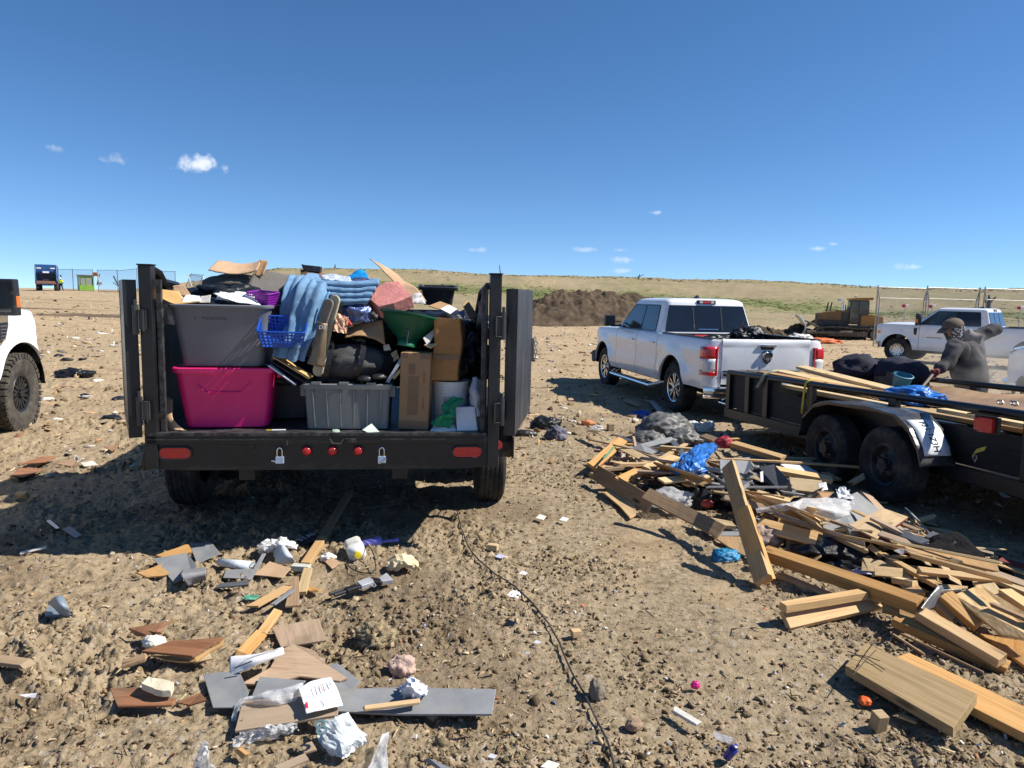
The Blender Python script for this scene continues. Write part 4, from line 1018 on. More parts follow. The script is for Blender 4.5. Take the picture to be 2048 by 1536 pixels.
for side, x in ((-1, -.25), (1, RW + .25)):
    for y in (.99, 1.84): wheel(ut, x, y, .375, side, .337, .21, .195, 'steel', rubber, sw)
    prof = [(.50, .46), (.55, .60), (.66, .74), (.84, .845), (1.05, .868), (1.75, .86), (2.0, .80), (2.18, .66), (2.25, .44)]
    # near end of the fender comes down in a long slope
    b = MB(); o_ = x + side * .13; i_ = x - side * .20
    pts = []
    for k in range(len(prof) - 1):
        for q in range(4):
            t_ = q / 4; pts.append((prof[k][0] * (1 - t_) + prof[k + 1][0] * t_, prof[k][1] * (1 - t_) + prof[k + 1][1] * t_))
    pts.append(prof[-1])
    b.grid([[(i_, y, z + .012 * sin(y * 9)) , ((i_ + o_) / 2, y, z + .004 * sin(y * 13)), (o_, y, z + .008 * sin(y * 11)), (o_ + side * .006, y, z - .035)] for y, z in pts])
    fd = build('fender', b, mat('dented black fender', (.03, .03, .033), .32, var=.4, vs=5, bump=.35, bs=7, dirt=.5, dcol=(.15, .13, .12), coat=.3), ut, smooth=True, solid=.005, ang=.8)
    b = MB()
    b.prism([(y, z) for y, z in pts[::3]] + [(2.25, .44), (.5, .46)], i_ + side * .02 - .003, i_ + side * .02 + .003, Matrix(((0, 0, 1, 0), (1, 0, 0, 0), (0, 1, 0, 0), (0, 0, 0, 1))))
    build('inner_plate', b, blackmetal, fd)
    if side < 0:
        # licence plate bent over the back of the fender
        arc = [Vector((0, y, z)) for y, z in pts[:17]][::-1]
        ln = [0]
        for k in range(1, len(arc)): ln.append(ln[-1] + (arc[k] - arc[k - 1]).length)
        tot = ln[-1]
        def on(s_):
            s_ = min(max(s_, 0), tot - 1e-4)
            for k in range(1, len(ln)):
                if s_ <= ln[k]:
                    t_ = (s_ - ln[k - 1]) / (ln[k] - ln[k - 1]); p = arc[k - 1].lerp(arc[k], t_); tg_ = (arc[k] - arc[k - 1]).normalized(); return p, Vector((0, tg_.z, -tg_.y)) * -1
        S0, PLW, PLH = tot - .44, .36, .25
        def bend(v):
            p, n = on(S0 + PLW / 2 - v.x if False else S0 + (v.x + PLW / 2)); 
            if n.z < 0: n = -n
            return Vector((i_ - .165 + v.y, p.y, p.z)) + n * (.012 + v.z)
        me = MB(); me.grid([[tuple(bend(Vector((-PLW / 2 + PLW * i / 16, -PLH / 2 + PLH * j / 4, 0)))) for j in range(5)] for i in range(17)])
        pl = build('licence_plate', me, mat('plate white', (.72, .73, .74), .35, dirt=.15, var=.05), fd, smooth=True, solid=.003)
        textmesh('F31\u00b712ZM'[:4] + '1Z3H', .085, inkblack, pl, Matrix.Identity(4), .0015, 'plate_lettering', bend=lambda v: bend(Vector((v.x * .86, v.y, v.z + .004))))
for nm, u_, wz, mm in (('tail_lamp', .02, .74, redlens),):
    pass
pt = utp(1977, 850, v=-.05)
b = MB(); b.box((-.06, pt.y, pt.z), (.06, .13, .12), 0); b.box((-.05, pt.y + .09, pt.z - .0), (.05, .06, .10), 0); build('tail_lamp', b, redlens, ut, bevel=.008)
b = MB(); b.box((-.06, pt.y + .03, pt.z + .075), (.10, .24, .008)); b.box((-.04, pt.y + .02, pt.z), (.03, .22, .13)); build('lamp_bracket', b, blackmetal, ut)
# yellow ratchet strap over the rail, and one with a hook hanging by the lamp
yel = mat('yellow webbing', (.58, .46, .03), .7, var=.2, vs=20, dirt=.25)
p_ = utp(1618, 770, v=0); y = p_.y
b = MB(); P = [(.5, y + .30, RH - .03), (.28, y + .16, RH + .02), (.12, y + .06, RH + .045), (.02, y, RH + .052), (-.04, y, RH + .01), (-.05, y + .01, RH - .10), (-.055, y + .02, RH - .25), (-.06, y + .02, RH - .34)]
b.grid([[(q[0], q[1] - .02, q[2]), (q[0], q[1] + .02, q[2] + .004)] for q in P]); o = build('ratchet_strap', b, yel, X=UM, smooth=True, solid=.004)
tag(o, 'yellow webbing strap looped over the trailer rail beside the front of the fender', 'strap')
p_ = utp(1968, 905, v=-.06); b = MB()
P = [(-.06, p_.y - .02, p_.z + .035), (-.075, p_.y + .01, p_.z + .02), (-.08, p_.y + .05, p_.z + .0), (-.08, p_.y + .065, p_.z - .02)]
b.grid([[(q[0], q[1] - .0, q[2] + .018), (q[0] - .02, q[1], q[2] - .018)] for q in P], 0)
b.tube([(-.08, p_.y + .065, p_.z - .02), (-.085, p_.y + .075, p_.z - .06), (-.085, p_.y + .05, p_.z - .085), (-.085, p_.y + .035, p_.z - .05), (-.085, p_.y + .045, p_.z - .03)], .006, 6, 1)
o = build('ratchet_strap', b, [yel, steel], X=UM, solid=.004); tag(o, 'short yellow strap with a wire hook hanging below the red trailer lamp', 'strap')
p_ = utp(1535, 745, v=0)
b = MB(); P = [(.12, p_.y - .02, RH + .09), (.03, p_.y, RH + .07), (-.04, p_.y + .01, RH + .03), (-.05, p_.y + .05, RH - .04), (-.06, p_.y + .10, RH - .10), (-.065, p_.y + .12, RH - .14)]
b.grid([[(q[0], q[1] - .04, q[2]), (q[0] - .012, q[1], q[2] + .012), (q[0], q[1] + .035, q[2])] for q in P]); o = build('rag', b, mat('khaki cloth', (.33, .31, .22), .9, var=.3, bump=.4), X=UM, smooth=True, solid=.006)
tag(o, 'khaki rag tied over the front of the trailer rail', 'rag')

# ------------------------------------------------------------------ what lies in the flatbed trailer
def uboard(a, c, w, t_, m_, name, label, roll=0, cat='board', group=None):
    a = UM @ Vector(a); c = UM @ Vector(c); ax = c - a; X = frame((a + c) / 2, ax) @ RX(roll)
    b = MB(); b.box((0, 0, 0), (ax.length, w, t_)); o = build(name, b, m_, X=X, bevel=.003); tag(o, label, cat, group); return o
for i, (a, c, w, t_, m_, rl, lb) in enumerate([
    ((.35, 4.30, .96), (.42, 1.8, .90), .14, .04, pine_orange, 0, 'orange plank on the trailer nearest the khaki rag'),
    ((.62, 4.35, .985), (.55, 2.5, .90), .20, .03, pine_pale, 0, 'wide pale plank at the front of the trailer beside the orange plank'),
    ((1.02, 4.45, 1.03), (.66, 1.9, .90), .14, .04, pine_pale, .1, 'long pale plank slanting across the trailer behind the yellow strap'),
    ((.85, 4.2, .965), (.55, 2.3, .86), .14, .04, pine, .2, 'tan plank under the long slanting pale plank'),
    ((1.25, 4.3, .93), (1.1, 2.7, .87), .18, .03, pine, 0, 'tan plank in the middle of the trailer load'),
    ((.16, 3.4, .86), (.14, 1.4, .83), .10, .04, pine_pale, 0, 'pale plank seen through the gap under the trailer rail ahead of the fender'),
    ((.13, .9, .87), (.13, -1.5, .83), .10, .035, pine_pale, 0, 'pale plank seen through the gap under the rail behind the fender'),
    ((.30, 1.0, .845), (.2, -1.5, .80), .10, .035, pine, 0, 'tan plank under the rail close to the red trailer lamp'),
    ((.6, 3.2, .78), (.5, -1.0, .76), .3, .04, plym, 0, 'plywood strip lying deep in the trailer load')]):
    uboard(a, c, w, t_, m_, 'lumber_plank', lb, rl)
b = MB(); P = []
for i in range(20):
    row = []
    for j in range(7):
        x = .95 + 1.0 * j / 6; y = 3.1 - 4.5 * i / 19; row.append((x, y, .80 + .03 * sin(x * 7 + y) + .02 * sin(y * 5) + (.10 if j == 6 else 0)))
    P.append(row)
o = build('brown_sheet', b.grid(P), mat('brown fibreboard', (.24, .15, .085), .7, var=.25, vs=4, dirt=.3, dcol=(.3, .25, .19)), X=UM, smooth=True, solid=.01); tag(o, 'long brown fibreboard sheet lying along the trailer in front of the man', 'panel')
def lump(name, c, r, m_, label, cat, seed=0, amp=.35, fr=1.6, X=None, flat=.55, group=None, sub=4, ridge=.15, rot=0, parent=None, cre=0.0):
    if m_ in (bagblack, baggrey, bluefilm, film): cre, ridge, sub = .06, ridge * .35, max(sub, 5) if max(r) > .2 else sub
    """crumpled, sagging mass"""
    bm = bmesh.new(); bmesh.ops.create_icosphere(bm, subdivisions=sub, radius=1); v = np.array([q.co[:] for q in bm.verts])
    n = fbm(v[:, 0] * fr + seed * 3.1, v[:, 1] * fr + seed, v[:, 2] * fr - seed, 4); rg = 1 - np.abs(pn(v[:, 0] * fr * 2.6 + seed, v[:, 1] * fr * 2.6, v[:, 2] * fr * 2.6)) * 2
    k = 1 + amp * n + ridge * (rg - .5)
    for f_, a_ in ((1.3, 1.0), (2.7, .6)):
        q_ = pn(v[:, 0] * f_ + seed * 2.3, v[:, 1] * f_ * 1.4, v[:, 2] * f_ * .8 + seed); k = k + cre * a_ * (np.exp(-(q_ / .17) ** 2) - .5)
    v = v * k[:, None]; v[:, 2] = np.where(v[:, 2] < -flat, -flat + (v[:, 2] + flat) * .12, v[:, 2])
    v = v * np.array(r); ca, sa = cos(rot), sin(rot); v = np.stack([v[:, 0] * ca - v[:, 1] * sa, v[:, 0] * sa + v[:, 1] * ca, v[:, 2]], 1)
    for q, p in zip(bm.verts, v): q.co = p
    me = bpy.data.meshes.new(name); bm.to_mesh(me); bm.free(); me.materials.append(m_); me.polygons.foreach_set('use_smooth', [True] * len(me.polygons))
    o = bpy.data.objects.new(name, me); COL.objects.link(o); M = T(*c)
    if parent is not None: o.parent = parent
    o.matrix_local = (X @ M) if X is not None else M
    if label: tag(o, label, cat, group)
    return o
lump('plastic_bag', (.78, 2.02, .86), (.24, .34, .10), bluefilm, 'blue plastic bag on the trailer load just behind the rail', 'bag', 4, X=UM)
lump('plastic_bag', (.95, .28, .86), (.22, .42, .11), bluefilm, 'blue plastic sheet on the trailer load close to the right edge', 'bag', 5, X=UM)
lump('red_bag', (.80, -.12, .90), (.14, .14, .08), mat('red plastic', (.5, .03, .03), .4, bump=.4), 'red plastic bag touching the blue sheet at the right edge', 'bag', 6, X=UM)
o = lump('duffel_bag', (1.75, 4.25, 1.00), (.32, .26, .24), navy, 'dark navy duffel bag on the trailer front, closer to the pickup taillight', 'bag', 7, X=UM, ridge=.08, amp=.2)
o = lump('duffel_bag', (2.0, 3.72, 1.00), (.26, .40, .22), navy, 'dark navy duffel bag with a smooth rounded end, beside the blue bucket', 'bag', 8, X=UM, ridge=.05, amp=.15)
b = MB(); b.lathe([(.085, 0), (.105, .17), (.115, .18), (.10, .185), (.08, .02), (.001, .02)], 20); o = build('bucket', b, mat('teal plastic', (.02, .17, .26), .5, dirt=.4), X=UM @ T(1.45, 3.05, .86) @ RX(.35), smooth=True); tag(o, 'small teal bucket tipped on the trailer load below the navy bags', 'bucket')
q0, q1 = utp(1752, 750, v=1.76), utp(1806, 760, v=1.76); b = MB(); b.b2((1.74, q1.y, .76), (1.78, q0.y, q0.z + .06)); o = build('dark_panel', b, mat('charcoal board', (.045, .047, .05), .6, dirt=.4), X=UM @ T(0, 0, 0)); tag(o, 'charcoal panel standing upright at the far side of the trailer load', 'panel')
b = MB()
for k in range(10):
    c_ = Vector((1.05 + .05 * (k % 2) + .02 * k, 1.22 - .06 * k, .90)); b.tube([c_ + Vector((.03 * cos(a) * (1 if k % 2 else .4), .045 * cos(a), .02 * sin(a))) for a in np.linspace(0, 2 * pi, 9)], .007, 5, cap=False)
o = build('tow_chain', b, steel, X=UM); tag(o, 'grey steel chain heaped on the brown sheet by the man', 'chain')
# ------------------------------------------------------------------ soft sheets laid through control points
def cr(P, t):
    n = len(P) - 1; i = min(int(t * n), n - 1); u = t * n - i
    p0, p1, p2, p3 = P[max(i - 1, 0)], P[i], P[i + 1], P[min(i + 2, n)]
    return .5 * ((2 * p1) + (-p0 + p2) * u + (2 * p0 - 5 * p1 + 4 * p2 - p3) * u * u + (-p0 + 3 * p1 - 3 * p2 + p3) * u ** 3)
def sheet(name, rows, m_, label, cat, nu=24, nv=24, amp=.01, fr=9, solid=.003, seed=0, group=None, X=None, fold=None, parent=None, smooth=True, rag=0, crump=0):
    """rows of 3-D control points, smoothly interpolated, wrinkled, given thickness; origin in the middle"""
    R = [[Vector(p) for p in r] for r in rows]
    P = []
    for i in range(nu + 1):
        t = i / nu; c = []
        for r in range(len(R)): c.append(R[r])
        row = []
        for j in range(nv + 1):
            s = j / nv; line = [cr(r, s) for r in R]; row.append(cr(line, t) if len(R) > 2 else line[0].lerp(line[1], t))
        P.append(row)
    cen = sum((p for r in P for p in r), Vector()) / ((nu + 1) * (nv + 1))
    N = []
    for i in range(nu + 1):
        row = []
        for j in range(nv + 1):
            a = P[min(i + 1, nu)][j] - P[max(i - 1, 0)][j]; b_ = P[i][min(j + 1, nv)] - P[i][max(j - 1, 0)]
            n = a.cross(b_); row.append(n.normalized() if n.length > 1e-9 else Vector((0, 0, 1)))
        N.append(row)
    arr = np.array([[p[:] for p in r] for r in P])
    w = fbm(arr[..., 0] * fr + seed * 7.7, arr[..., 1] * fr + seed, arr[..., 2] * fr, 3) * amp + (1 - 2 * np.abs(pn(arr[..., 0] * fr * 1.7 + seed, arr[..., 1] * fr * 1.7, arr[..., 2] * fr * 1.7 + seed))) * amp * .6
    out = []
    for i in range(nu + 1):
        row = []
        for j in range(nv + 1):
            q = P[i][j] + N[i][j] * (float(w[i, j]) + (fold(i / nu, j / nv) if fold else 0) + rng.uniform(-1, 1) * crump)
            if rag and (i in (0, nu) or j in (0, nv)): q += Vector((rng.uniform(-1, 1), rng.uniform(-1, 1), rng.uniform(-.3, .3))) * rag
            row.append(tuple(q - cen))
        out.append(row)
    o = build(name, MB().grid(out), m_, parent=parent, X=(X @ T(*cen)) if X is not None else T(*cen), smooth=smooth, solid=solid, ang=1.2)
    if label: tag(o, label, cat, group)
    return o
def dsheet(name, rows, m_, label, cat, **k):
    return sheet(name, [[dtp(*p) for p in r] for r in rows], m_, label, cat, X=DTM, **k)
def slabpts(name, pts, th_, m_, label, cat, group=None, bevel=.002, X=None, n=None):
    """flat piece from its outline: 3-D points, thickness along the mean normal"""
    pts = [Vector(p) for p in pts]; cen = sum(pts, Vector()) / len(pts)
    nm = Vector()
    for i in range(len(pts)): nm += (pts[i] - cen).cross(pts[(i + 1) % len(pts)] - cen)
    nm.normalize()
    if nm.z < -.001: nm = -nm; pts = pts[::-1]
    ax = max(((pts[(i + 1) % len(pts)] - pts[i]) for i in range(len(pts))), key=lambda v: v.length)
    M = frame(cen, ax, nm); MI = M.inverted(); b = MB(); q = [MI @ p for p in pts]
    b.prism([(p.x, p.y) for p in q], 0, 1); vs = []
    for k, v in enumerate(b.v): vs.append((v[0], v[1], q[k % len(q)].z + (th_ / 2 if k >= len(q) else -th_ / 2)))
    b.v = vs
    o = build(name, b, m_, X=(X @ M) if X is not None else M, bevel=bevel); 
    if label: tag(o, label, cat, group)
    return o
def dslab(name, px, th_, m_, label, cat, **k): return slabpts(name, [dtp(*p) for p in px], th_, m_, label, cat, X=DTM, **k)
def tub(wb, db, wt, dt_, h, r=.05, rim=.022, lip=.03, wall=.006, ribs=0, open_=True):
    b = MB(); lv = [(0, 0), (.02, .02), (.5, .5), (.93, .93)]
    def ring(w, d, z): return [(p[0], p[1], z) for p in rrect(w, d, min(r, w / 2.2, d / 2.2), 4)]
    L_ = [ring(wb - .03, db - .03, 0)] + [ring(wb + (wt - wb) * t, db + (dt_ - db) * t, h * q) for q, t in lv[1:]]
    z = h - lip
    L_ += [ring(wt, dt_, z), ring(wt + rim * 2, dt_ + rim * 2, z), ring(wt + rim * 2 + .004, dt_ + rim * 2 + .004, h - .006), ring(wt + rim * 2 - .006, dt_ + rim * 2 - .006, h)]
    if open_: L_ += [ring(wt - .004, dt_ - .004, h), ring(wt - wall * 2, dt_ - wall * 2, h - .012), ring(wb - wall * 2, db - wall * 2, .012)]
    n = len(L_[0]); b.grid([[L_[i][k] for i in range(len(L_))] for k in range(n)], closeu=True)
    b.add(L_[0], [tuple(range(n))[::-1]]); b.add(L_[-1], [tuple(range(n))])
    for k in range(ribs):
        u = -1 + 2 * (k + .5) / ribs; 
        b.add([(u * wb * .48 - .004, -db / 2 - .001, .02), (u * wb * .48 + .004, -db / 2 - .001, .02), (u * wt * .48 + .004, -dt_ / 2 - .004, z), (u * wt * .48 - .004, -dt_ / 2 - .004, z),
               (u * wb * .48 - .003, -db / 2 - .010, .02), (u * wb * .48 + .003, -db / 2 - .010, .02), (u * wt * .48 + .003, -dt_ / 2 - .014, z), (u * wt * .48 - .003, -dt_ / 2 - .014, z)],
              [(4, 5, 6, 7), (0, 4, 7, 3), (1, 2, 6, 5), (0, 1, 5, 4)])
    return b
def place(px, py, yl): return DTM @ dtp(px, py, yl)
def dwid(x0, x1, py, yl): return (dtp(x1, py, yl) - dtp(x0, py, yl)).x
# --- pink tote with the big grey tote standing on it
pinkm = mat('pink plastic', (.74, .02, .17), .3, var=.07, vs=3, bump=.03, dirt=.03, spec=.5)
h1 = dtp(445, 735, .1).z - FL; wb = dwid(369, 532, 862, .1); wt = dwid(352, 548, 740, .08)
c = dtp(449, 862, .1); X = DTM @ T(c.x, .10 + wb * .36, FL + .002) @ RZ(rad(3))
b = tub(wb, wb * .68, wt, wt * .72, h1, .06, .014, .035)
o = build('storage_tote', b, pinkm, X=X, smooth=True, ang=.5); tag(o, 'bright pink storage tote standing on the trailer floor under the tall grey tote', 'tote')
hb = MB(); yy = -wb * .34 - .02
fy = lambda z: -(wb * .68 + (wt * .72 - wb * .68) * z / h1) / 2 - .001
hb.tube([(-.17, fy(h1 * .74), h1 * .74), (-.115, fy(h1 * .60) - .006, h1 * .60), (.10, fy(h1 * .60) - .006, h1 * .60), (.165, fy(h1 * .76), h1 * .76)], .006, 8); build('handle_ridge', hb, pinkm, o, smooth=True)
for x in (wt * .5 + .02, -wt * .5): hx = MB(); hx.box((x, 0, h1 - .06), (.03, .16, .05)); build('handle', hx, pinkm, o, bevel=.01)
h2 = dtp(445, 610, .1).z - FL - h1; wb2 = dwid(368, 528, 735, .1); wt2 = dwid(343, 541, 615, .08)
X2 = DTM @ T(c.x - .01, .10 + wb2 * .38, FL + h1 + .003) @ RZ(rad(2))
greytote = mat('slate grey plastic', (.15, .16, .18), .42, var=.06, vs=4, bump=.04, dirt=.03, scr=.05)
b = tub(wb2, wb2 * .74, wt2, wt2 * .76, h2, .06, .012, .02)
o = build('storage_tote', b, greytote, X=X2, smooth=True, ang=.5); tag(o, 'tall slate grey tote stacked on the pink tote and overflowing with papers', 'tote')
textmesh('T  Rhlmnu', .05, mat('faded marker', (.07, .075, .085), .6, bump=0, var=0), o, T(-.06, -(wt2 * .76) / 2 + .010, h2 * .80) @ RX(pi / 2 - .07), .001)
# --- ribbed grey crate, dark tote behind it
h3 = dtp(697, 768, .06).z - FL; w3 = dwid(615, 776, 862, .06); w3t = dwid(611, 783, 770, .06)
c = dtp(696, 862, .06); X = DTM @ T(c.x, .06 + .19, FL + .002) @ RZ(rad(-1))
crate = mat('mid grey plastic', (.17, .18, .175), .5, var=.05, bump=.05, dirt=.1, scr=.1)
b = tub(w3, .38, w3t, .40, h3, .025, .012, .035, ribs=6)
for s in (-1, 1): b.box((s * (w3t / 2 + .012), -.12, h3 - .055), (.04, .05, .075))
for x in (-.2, -.02, .16): b.box((x, -.205, h3 + .004), (.06, .03, .016))
o = build('lidded_crate', b, crate, X=X, smooth=True, ang=.5); tag(o, 'ribbed mid grey plastic crate on the trailer floor below the dark duffel bag', 'crate')
X = DTM @ T(dtp(577, 800, .5).x, .62, FL + .002)
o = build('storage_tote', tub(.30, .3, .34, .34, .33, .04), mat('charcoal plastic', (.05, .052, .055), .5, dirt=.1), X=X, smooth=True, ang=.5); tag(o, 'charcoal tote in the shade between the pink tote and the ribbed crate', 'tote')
# --- baskets with pierced walls
def basket(name, w, d, h, m_, X, label):
    b = MB(); tp = .86
    def wall(p0, p1, p2, p3, nc, nr_):
        # p0,p1 bottom, p2,p3 top (p3 above p0)
        p0, p1, p2, p3 = map(Vector, (p0, p1, p2, p3)); n = (p1 - p0).cross(p3 - p0).normalized() * .003
        def q(u, v): return p0.lerp(p1, u).lerp(p3.lerp(p2, u), v)
        def strip(a, b_, c_, d_): b.poly3([a, b_, c_, d_], n)
        for k in range(nc + 1):
            u = k / nc; g = .22 / nc; strip(q(max(0, u - g), 0), q(min(1, u + g), 0), q(min(1, u + g), 1), q(max(0, u - g), 1))
        for k in range(nr_ + 1):
            v = k / nr_; g = .2 / nr_; strip(q(0, max(0, v - g)) + n * .3, q(1, max(0, v - g)) + n * .3, q(1, min(1, v + g)) + n * .3, q(0, min(1, v + g)) + n * .3)
    w2, d2, wb_, db_ = w / 2, d / 2, w / 2 * tp, d / 2 * tp
    nr_ = 5; nc = max(5, int(w / h * 5))
    wall((-wb_, -db_, 0), (wb_, -db_, 0), (w2, -d2, h), (-w2, -d2, h), nc, nr_); wall((wb_, db_, 0), (-wb_, db_, 0), (-w2, d2, h), (w2, d2, h), nc, nr_)
    wall((wb_, -db_, 0), (wb_, db_, 0), (w2, d2, h), (w2, -d2, h), max(4, int(d / h * 5)), nr_); wall((-wb_, db_, 0), (-wb_, -db_, 0), (-w2, -d2, h), (-w2, d2, h), max(4, int(d / h * 5)), nr_)
    b.b2((-wb_, -db_, 0), (wb_, db_, .004)); b.b2((-wb_ * .5, -db_ - .004, h * .02), (wb_ * .5, -db_ + .002, h * .3))
    rr = [Vector((p[0], p[1], h)) for p in rrect(w + .01, d + .01, .02, 4)]; b.tube(rr + [rr[0]], .006, 8, cap=False)
    o = build(name, b, m_, X=X); return tag(o, label, 'basket')
pc = dtp(567, 668, .08)
basket('plastic_basket', .29, .20, .125, blueplastic, DTM @ T(pc.x, .10, pc.z - .045) @ RY(rad(3)) @ RX(rad(27)) @ RZ(rad(4)), 'royal blue pierced plastic basket hanging at the edge of the blanket')
pc = dtp(527, 600, .22)
basket('plastic_basket', .17, .12, .085, mat('purple plastic', (.22, .015, .30), .4, bump=.05), DTM @ T(pc.x, .22, pc.z - .035) @ RX(rad(8)) @ RZ(rad(-28)), 'small purple pierced basket standing on the papers of the tall grey tote')
# --- papers on the tall tote
dsheet('envelope', [[(310, 577, .16), (330, 580, .16), (358, 583, .16)], [(312, 592, .10), (335, 600, .08), (372, 602, .08)], [(330, 600, .05), (355, 608, .05), (400, 604, .05)]], manila, 'curled manila envelope at the left end of the overflowing tote', 'envelope', amp=.002, nu=10, nv=10)
dsheet('envelope', [[(345, 572, .22), (367, 569, .22)], [(350, 590, .18), (385, 594, .18)]], cardb_lt, 'upright tan envelope poking up behind the manila envelope', 'envelope', amp=.004, nu=8, nv=8)
for i, (pp, lb) in enumerate([
    ([[(372, 590, .12), (400, 592, .12)], [(360, 606, .06), (402, 604, .06)]], 'white paper beside the manila envelope'),
    ([[(425, 588, .22), (470, 586, .25), (500, 584, .25)], [(455, 600, .12), (480, 606, .10), (522, 611, .10)]], 'large white sheet sagging over the tote rim left of the purple basket'),
    ([[(440, 584, .3), (475, 588, .3)], [(430, 600, .2), (470, 604, .2)]], 'crumpled white sheet at the back of the tote papers'),
    ([[(470, 582, .32), (500, 586, .3)], [(465, 596, .22), (498, 598, .22)]], 'white sheet behind the purple basket'),
    ([[(345, 580, .28), (352, 576, .28)], [(350, 604, .14), (375, 606, .1)]], 'white page curling between the two envelopes')]):
    dsheet('paper_sheet', pp, paper, lb, 'paper', amp=.006, nu=10, nv=10, seed=i, solid=.0015)
dsheet('paper_sheet', [[(402, 592, .14), (422, 590, .14)], [(398, 606, .1), (420, 606, .1)]], paper_dirty, 'grey dirty paper in the middle of the tote papers', 'paper', amp=.006, nu=8, nv=8)
o = lump('clothing', (dtp(445, 604, .3).x, .3, dtp(445, 604, .3).z - .03), (.28, .18, .06), bagblack, 'black cloth under the papers in the tall grey tote', 'clothing', 3, X=DTM)
dsheet('plastic_bag', [[(330, 610, .25), (345, 606, .2), (352, 606, .18)], [(324, 635, .25), (335, 630, .14), (350, 632, .12)], [(322, 650, .22), (336, 648, .12), (352, 650, .14)]], film, 'clear bag squeezed between the tall grey tote and the trailer side', 'bag', amp=.012, nu=12, nv=12)
# --- blue blanket draped over the heap
blanket = mat('blue fleece', (.16, .285, .44), .95, var=.3, vs=11, bump=.5, bs=160, spec=.1)
fold_ = lambda s, t: .020 * sin(t * 17 + s * 3.0) * (.4 + .6 * s) + .009 * sin(t * 31 + s * 5)
dsheet('blanket', [[(586, 557, .9), (620, 553, .9), (660, 560, .9), (700, 566, .85)], [(580, 558, .42), (607, 555, .36), (634, 560, .32), (668, 578, .34)], [(571, 588, .24), (593, 583, .18), (622, 584, .14), (657, 590, .16)], [(564, 628, .22), (585, 628, .15), (612, 632, .10), (640, 640, .12)],
    [(559, 668, .18), (580, 672, .10), (604, 672, .05), (630, 668, .08)], [(551, 700, .13), (570, 698, .06), (590, 695, .03), (618, 690, .06)], [(544, 711, .12), (565, 716, .06), (585, 721, .05), (608, 722, .07)]],
    blanket, 'light blue fleece blanket hanging over the front of the junk heap', 'blanket', nu=60, nv=60, amp=.006, fr=14, fold=fold_, solid=.012)
for k in range(4):
    y0 = 565 + k * 11
    dsheet('folded_blanket', [[(628 + 5 * k, y0 - 6, .75), (690, y0 - 5, .75), (757 - 4 * k, y0 - 6, .75)], [(628 + 6 * k, y0 - 3, .30 - .03 * k), (690, y0 + 1, .30 - .03 * k), (758 - 6 * k, y0 - 1, .30 - .03 * k)], [(630 + 7 * k, y0 + 3, .26 - .03 * k), (690, y0 + 8, .25 - .03 * k), (757 - 7 * k, y0 + 6, .26 - .03 * k)], [(634 + 7 * k, y0 + 6, .3 - .03 * k), (690, y0 + 11, .3 - .03 * k), (750 - 7 * k, y0 + 8, .3 - .03 * k)]],
        blanket, ['topmost blue blanket fold running to the right of the drape', 'second blue blanket fold below the topmost one', 'third blue blanket fold above the lowest one', 'lowest blue blanket fold, just above the striped foil bag'][k], 'blanket', nu=22, nv=26, amp=.006, fr=12, seed=k, solid=.014)
dsheet('printed_cloth', [[(640, 552, .5), (668, 551, .5), (700, 556, .5)], [(650, 560, .36), (675, 562, .36), (704, 566, .36)]], mat('pale printed cloth', (.38, .44, .55), .8, var=.5, vs=40, bump=.3), 'pale blue printed cloth lying on top of the blanket', 'cloth', amp=.012, nu=12, nv=14)
dsheet('printed_cloth', [[(700, 560, .5), (728, 558, .5), (768, 577, .5)], [(684, 566, .4), (715, 566, .38), (752, 575, .4)]], mat('navy printed cloth', (.03, .045, .12), .7, var=.9, vs=36, bump=.3), 'navy printed cloth between the blanket folds and the bright blue bag', 'cloth', amp=.012, nu=12, nv=14, seed=4)
dsheet('plastic_bag', [[(700, 553, .8), (716, 543, .8), (731, 544, .8)], [(690, 562, .6), (712, 558, .6), (738, 558, .6)]], mat('bright blue tarp', (.005, .22, .55), .4, var=.15, bump=.3), 'bright cyan plastic bag on top of the heap', 'bag', amp=.015, nu=14, nv=14)
# --- top of the heap, left
dsheet('cardboard_flap', [[(436, 521, 1.15), (460, 525, 1.15), (485, 529, 1.15), (510, 525, 1.15), (522, 520, 1.15)], [(417, 541, .95), (445, 546, .95), (470, 549, .95), (495, 547, .95), (514, 541, .95)]], cardb_lt, 'wavy tan cardboard flap crowning the left of the heap', 'cardboard', nu=10, nv=30, amp=.004, solid=.008)
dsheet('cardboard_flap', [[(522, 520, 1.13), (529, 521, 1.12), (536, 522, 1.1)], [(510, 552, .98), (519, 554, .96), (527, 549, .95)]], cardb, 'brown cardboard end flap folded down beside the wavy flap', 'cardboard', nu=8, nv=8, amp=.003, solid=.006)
o = lump('seat_cushion', (dtp(470, 562, 1.1).x, 1.15, dtp(470, 562, 1.1).z - .02), (.26, .2, .075), mat('brown grey upholstery', (.11, .095, .08), .9, bump=.4), 'brown grey cushion under the wavy cardboard flap', 'cushion', 12, X=DTM, amp=.1, ridge=.05, flat=.7)
b = MB(); b.prism(rrect(.50, .30, .10, 6), 0, .10); p = dtp(562, 568, .95)
o = build('seat_cushion', b, mat('taupe vinyl', (.16, .145, .125), .5, var=.15, bump=.2, dirt=.2), X=DTM @ T(p.x, 1.0, p.z - .08) @ RY(rad(9)) @ RX(rad(38)), bevel=.03, seg=3, smooth=True); tag(o, 'rounded taupe vinyl seat cushion leaning left of the blanket', 'cushion')
dslab('brown_board', [(601, 540, .9), (640, 546, .9), (672, 555, .9), (640, 560, .7), (602, 556, .8)], .012, mat('brown hardboard', (.16, .085, .045), .7), 'brown board corner sticking up behind the blanket', 'board')
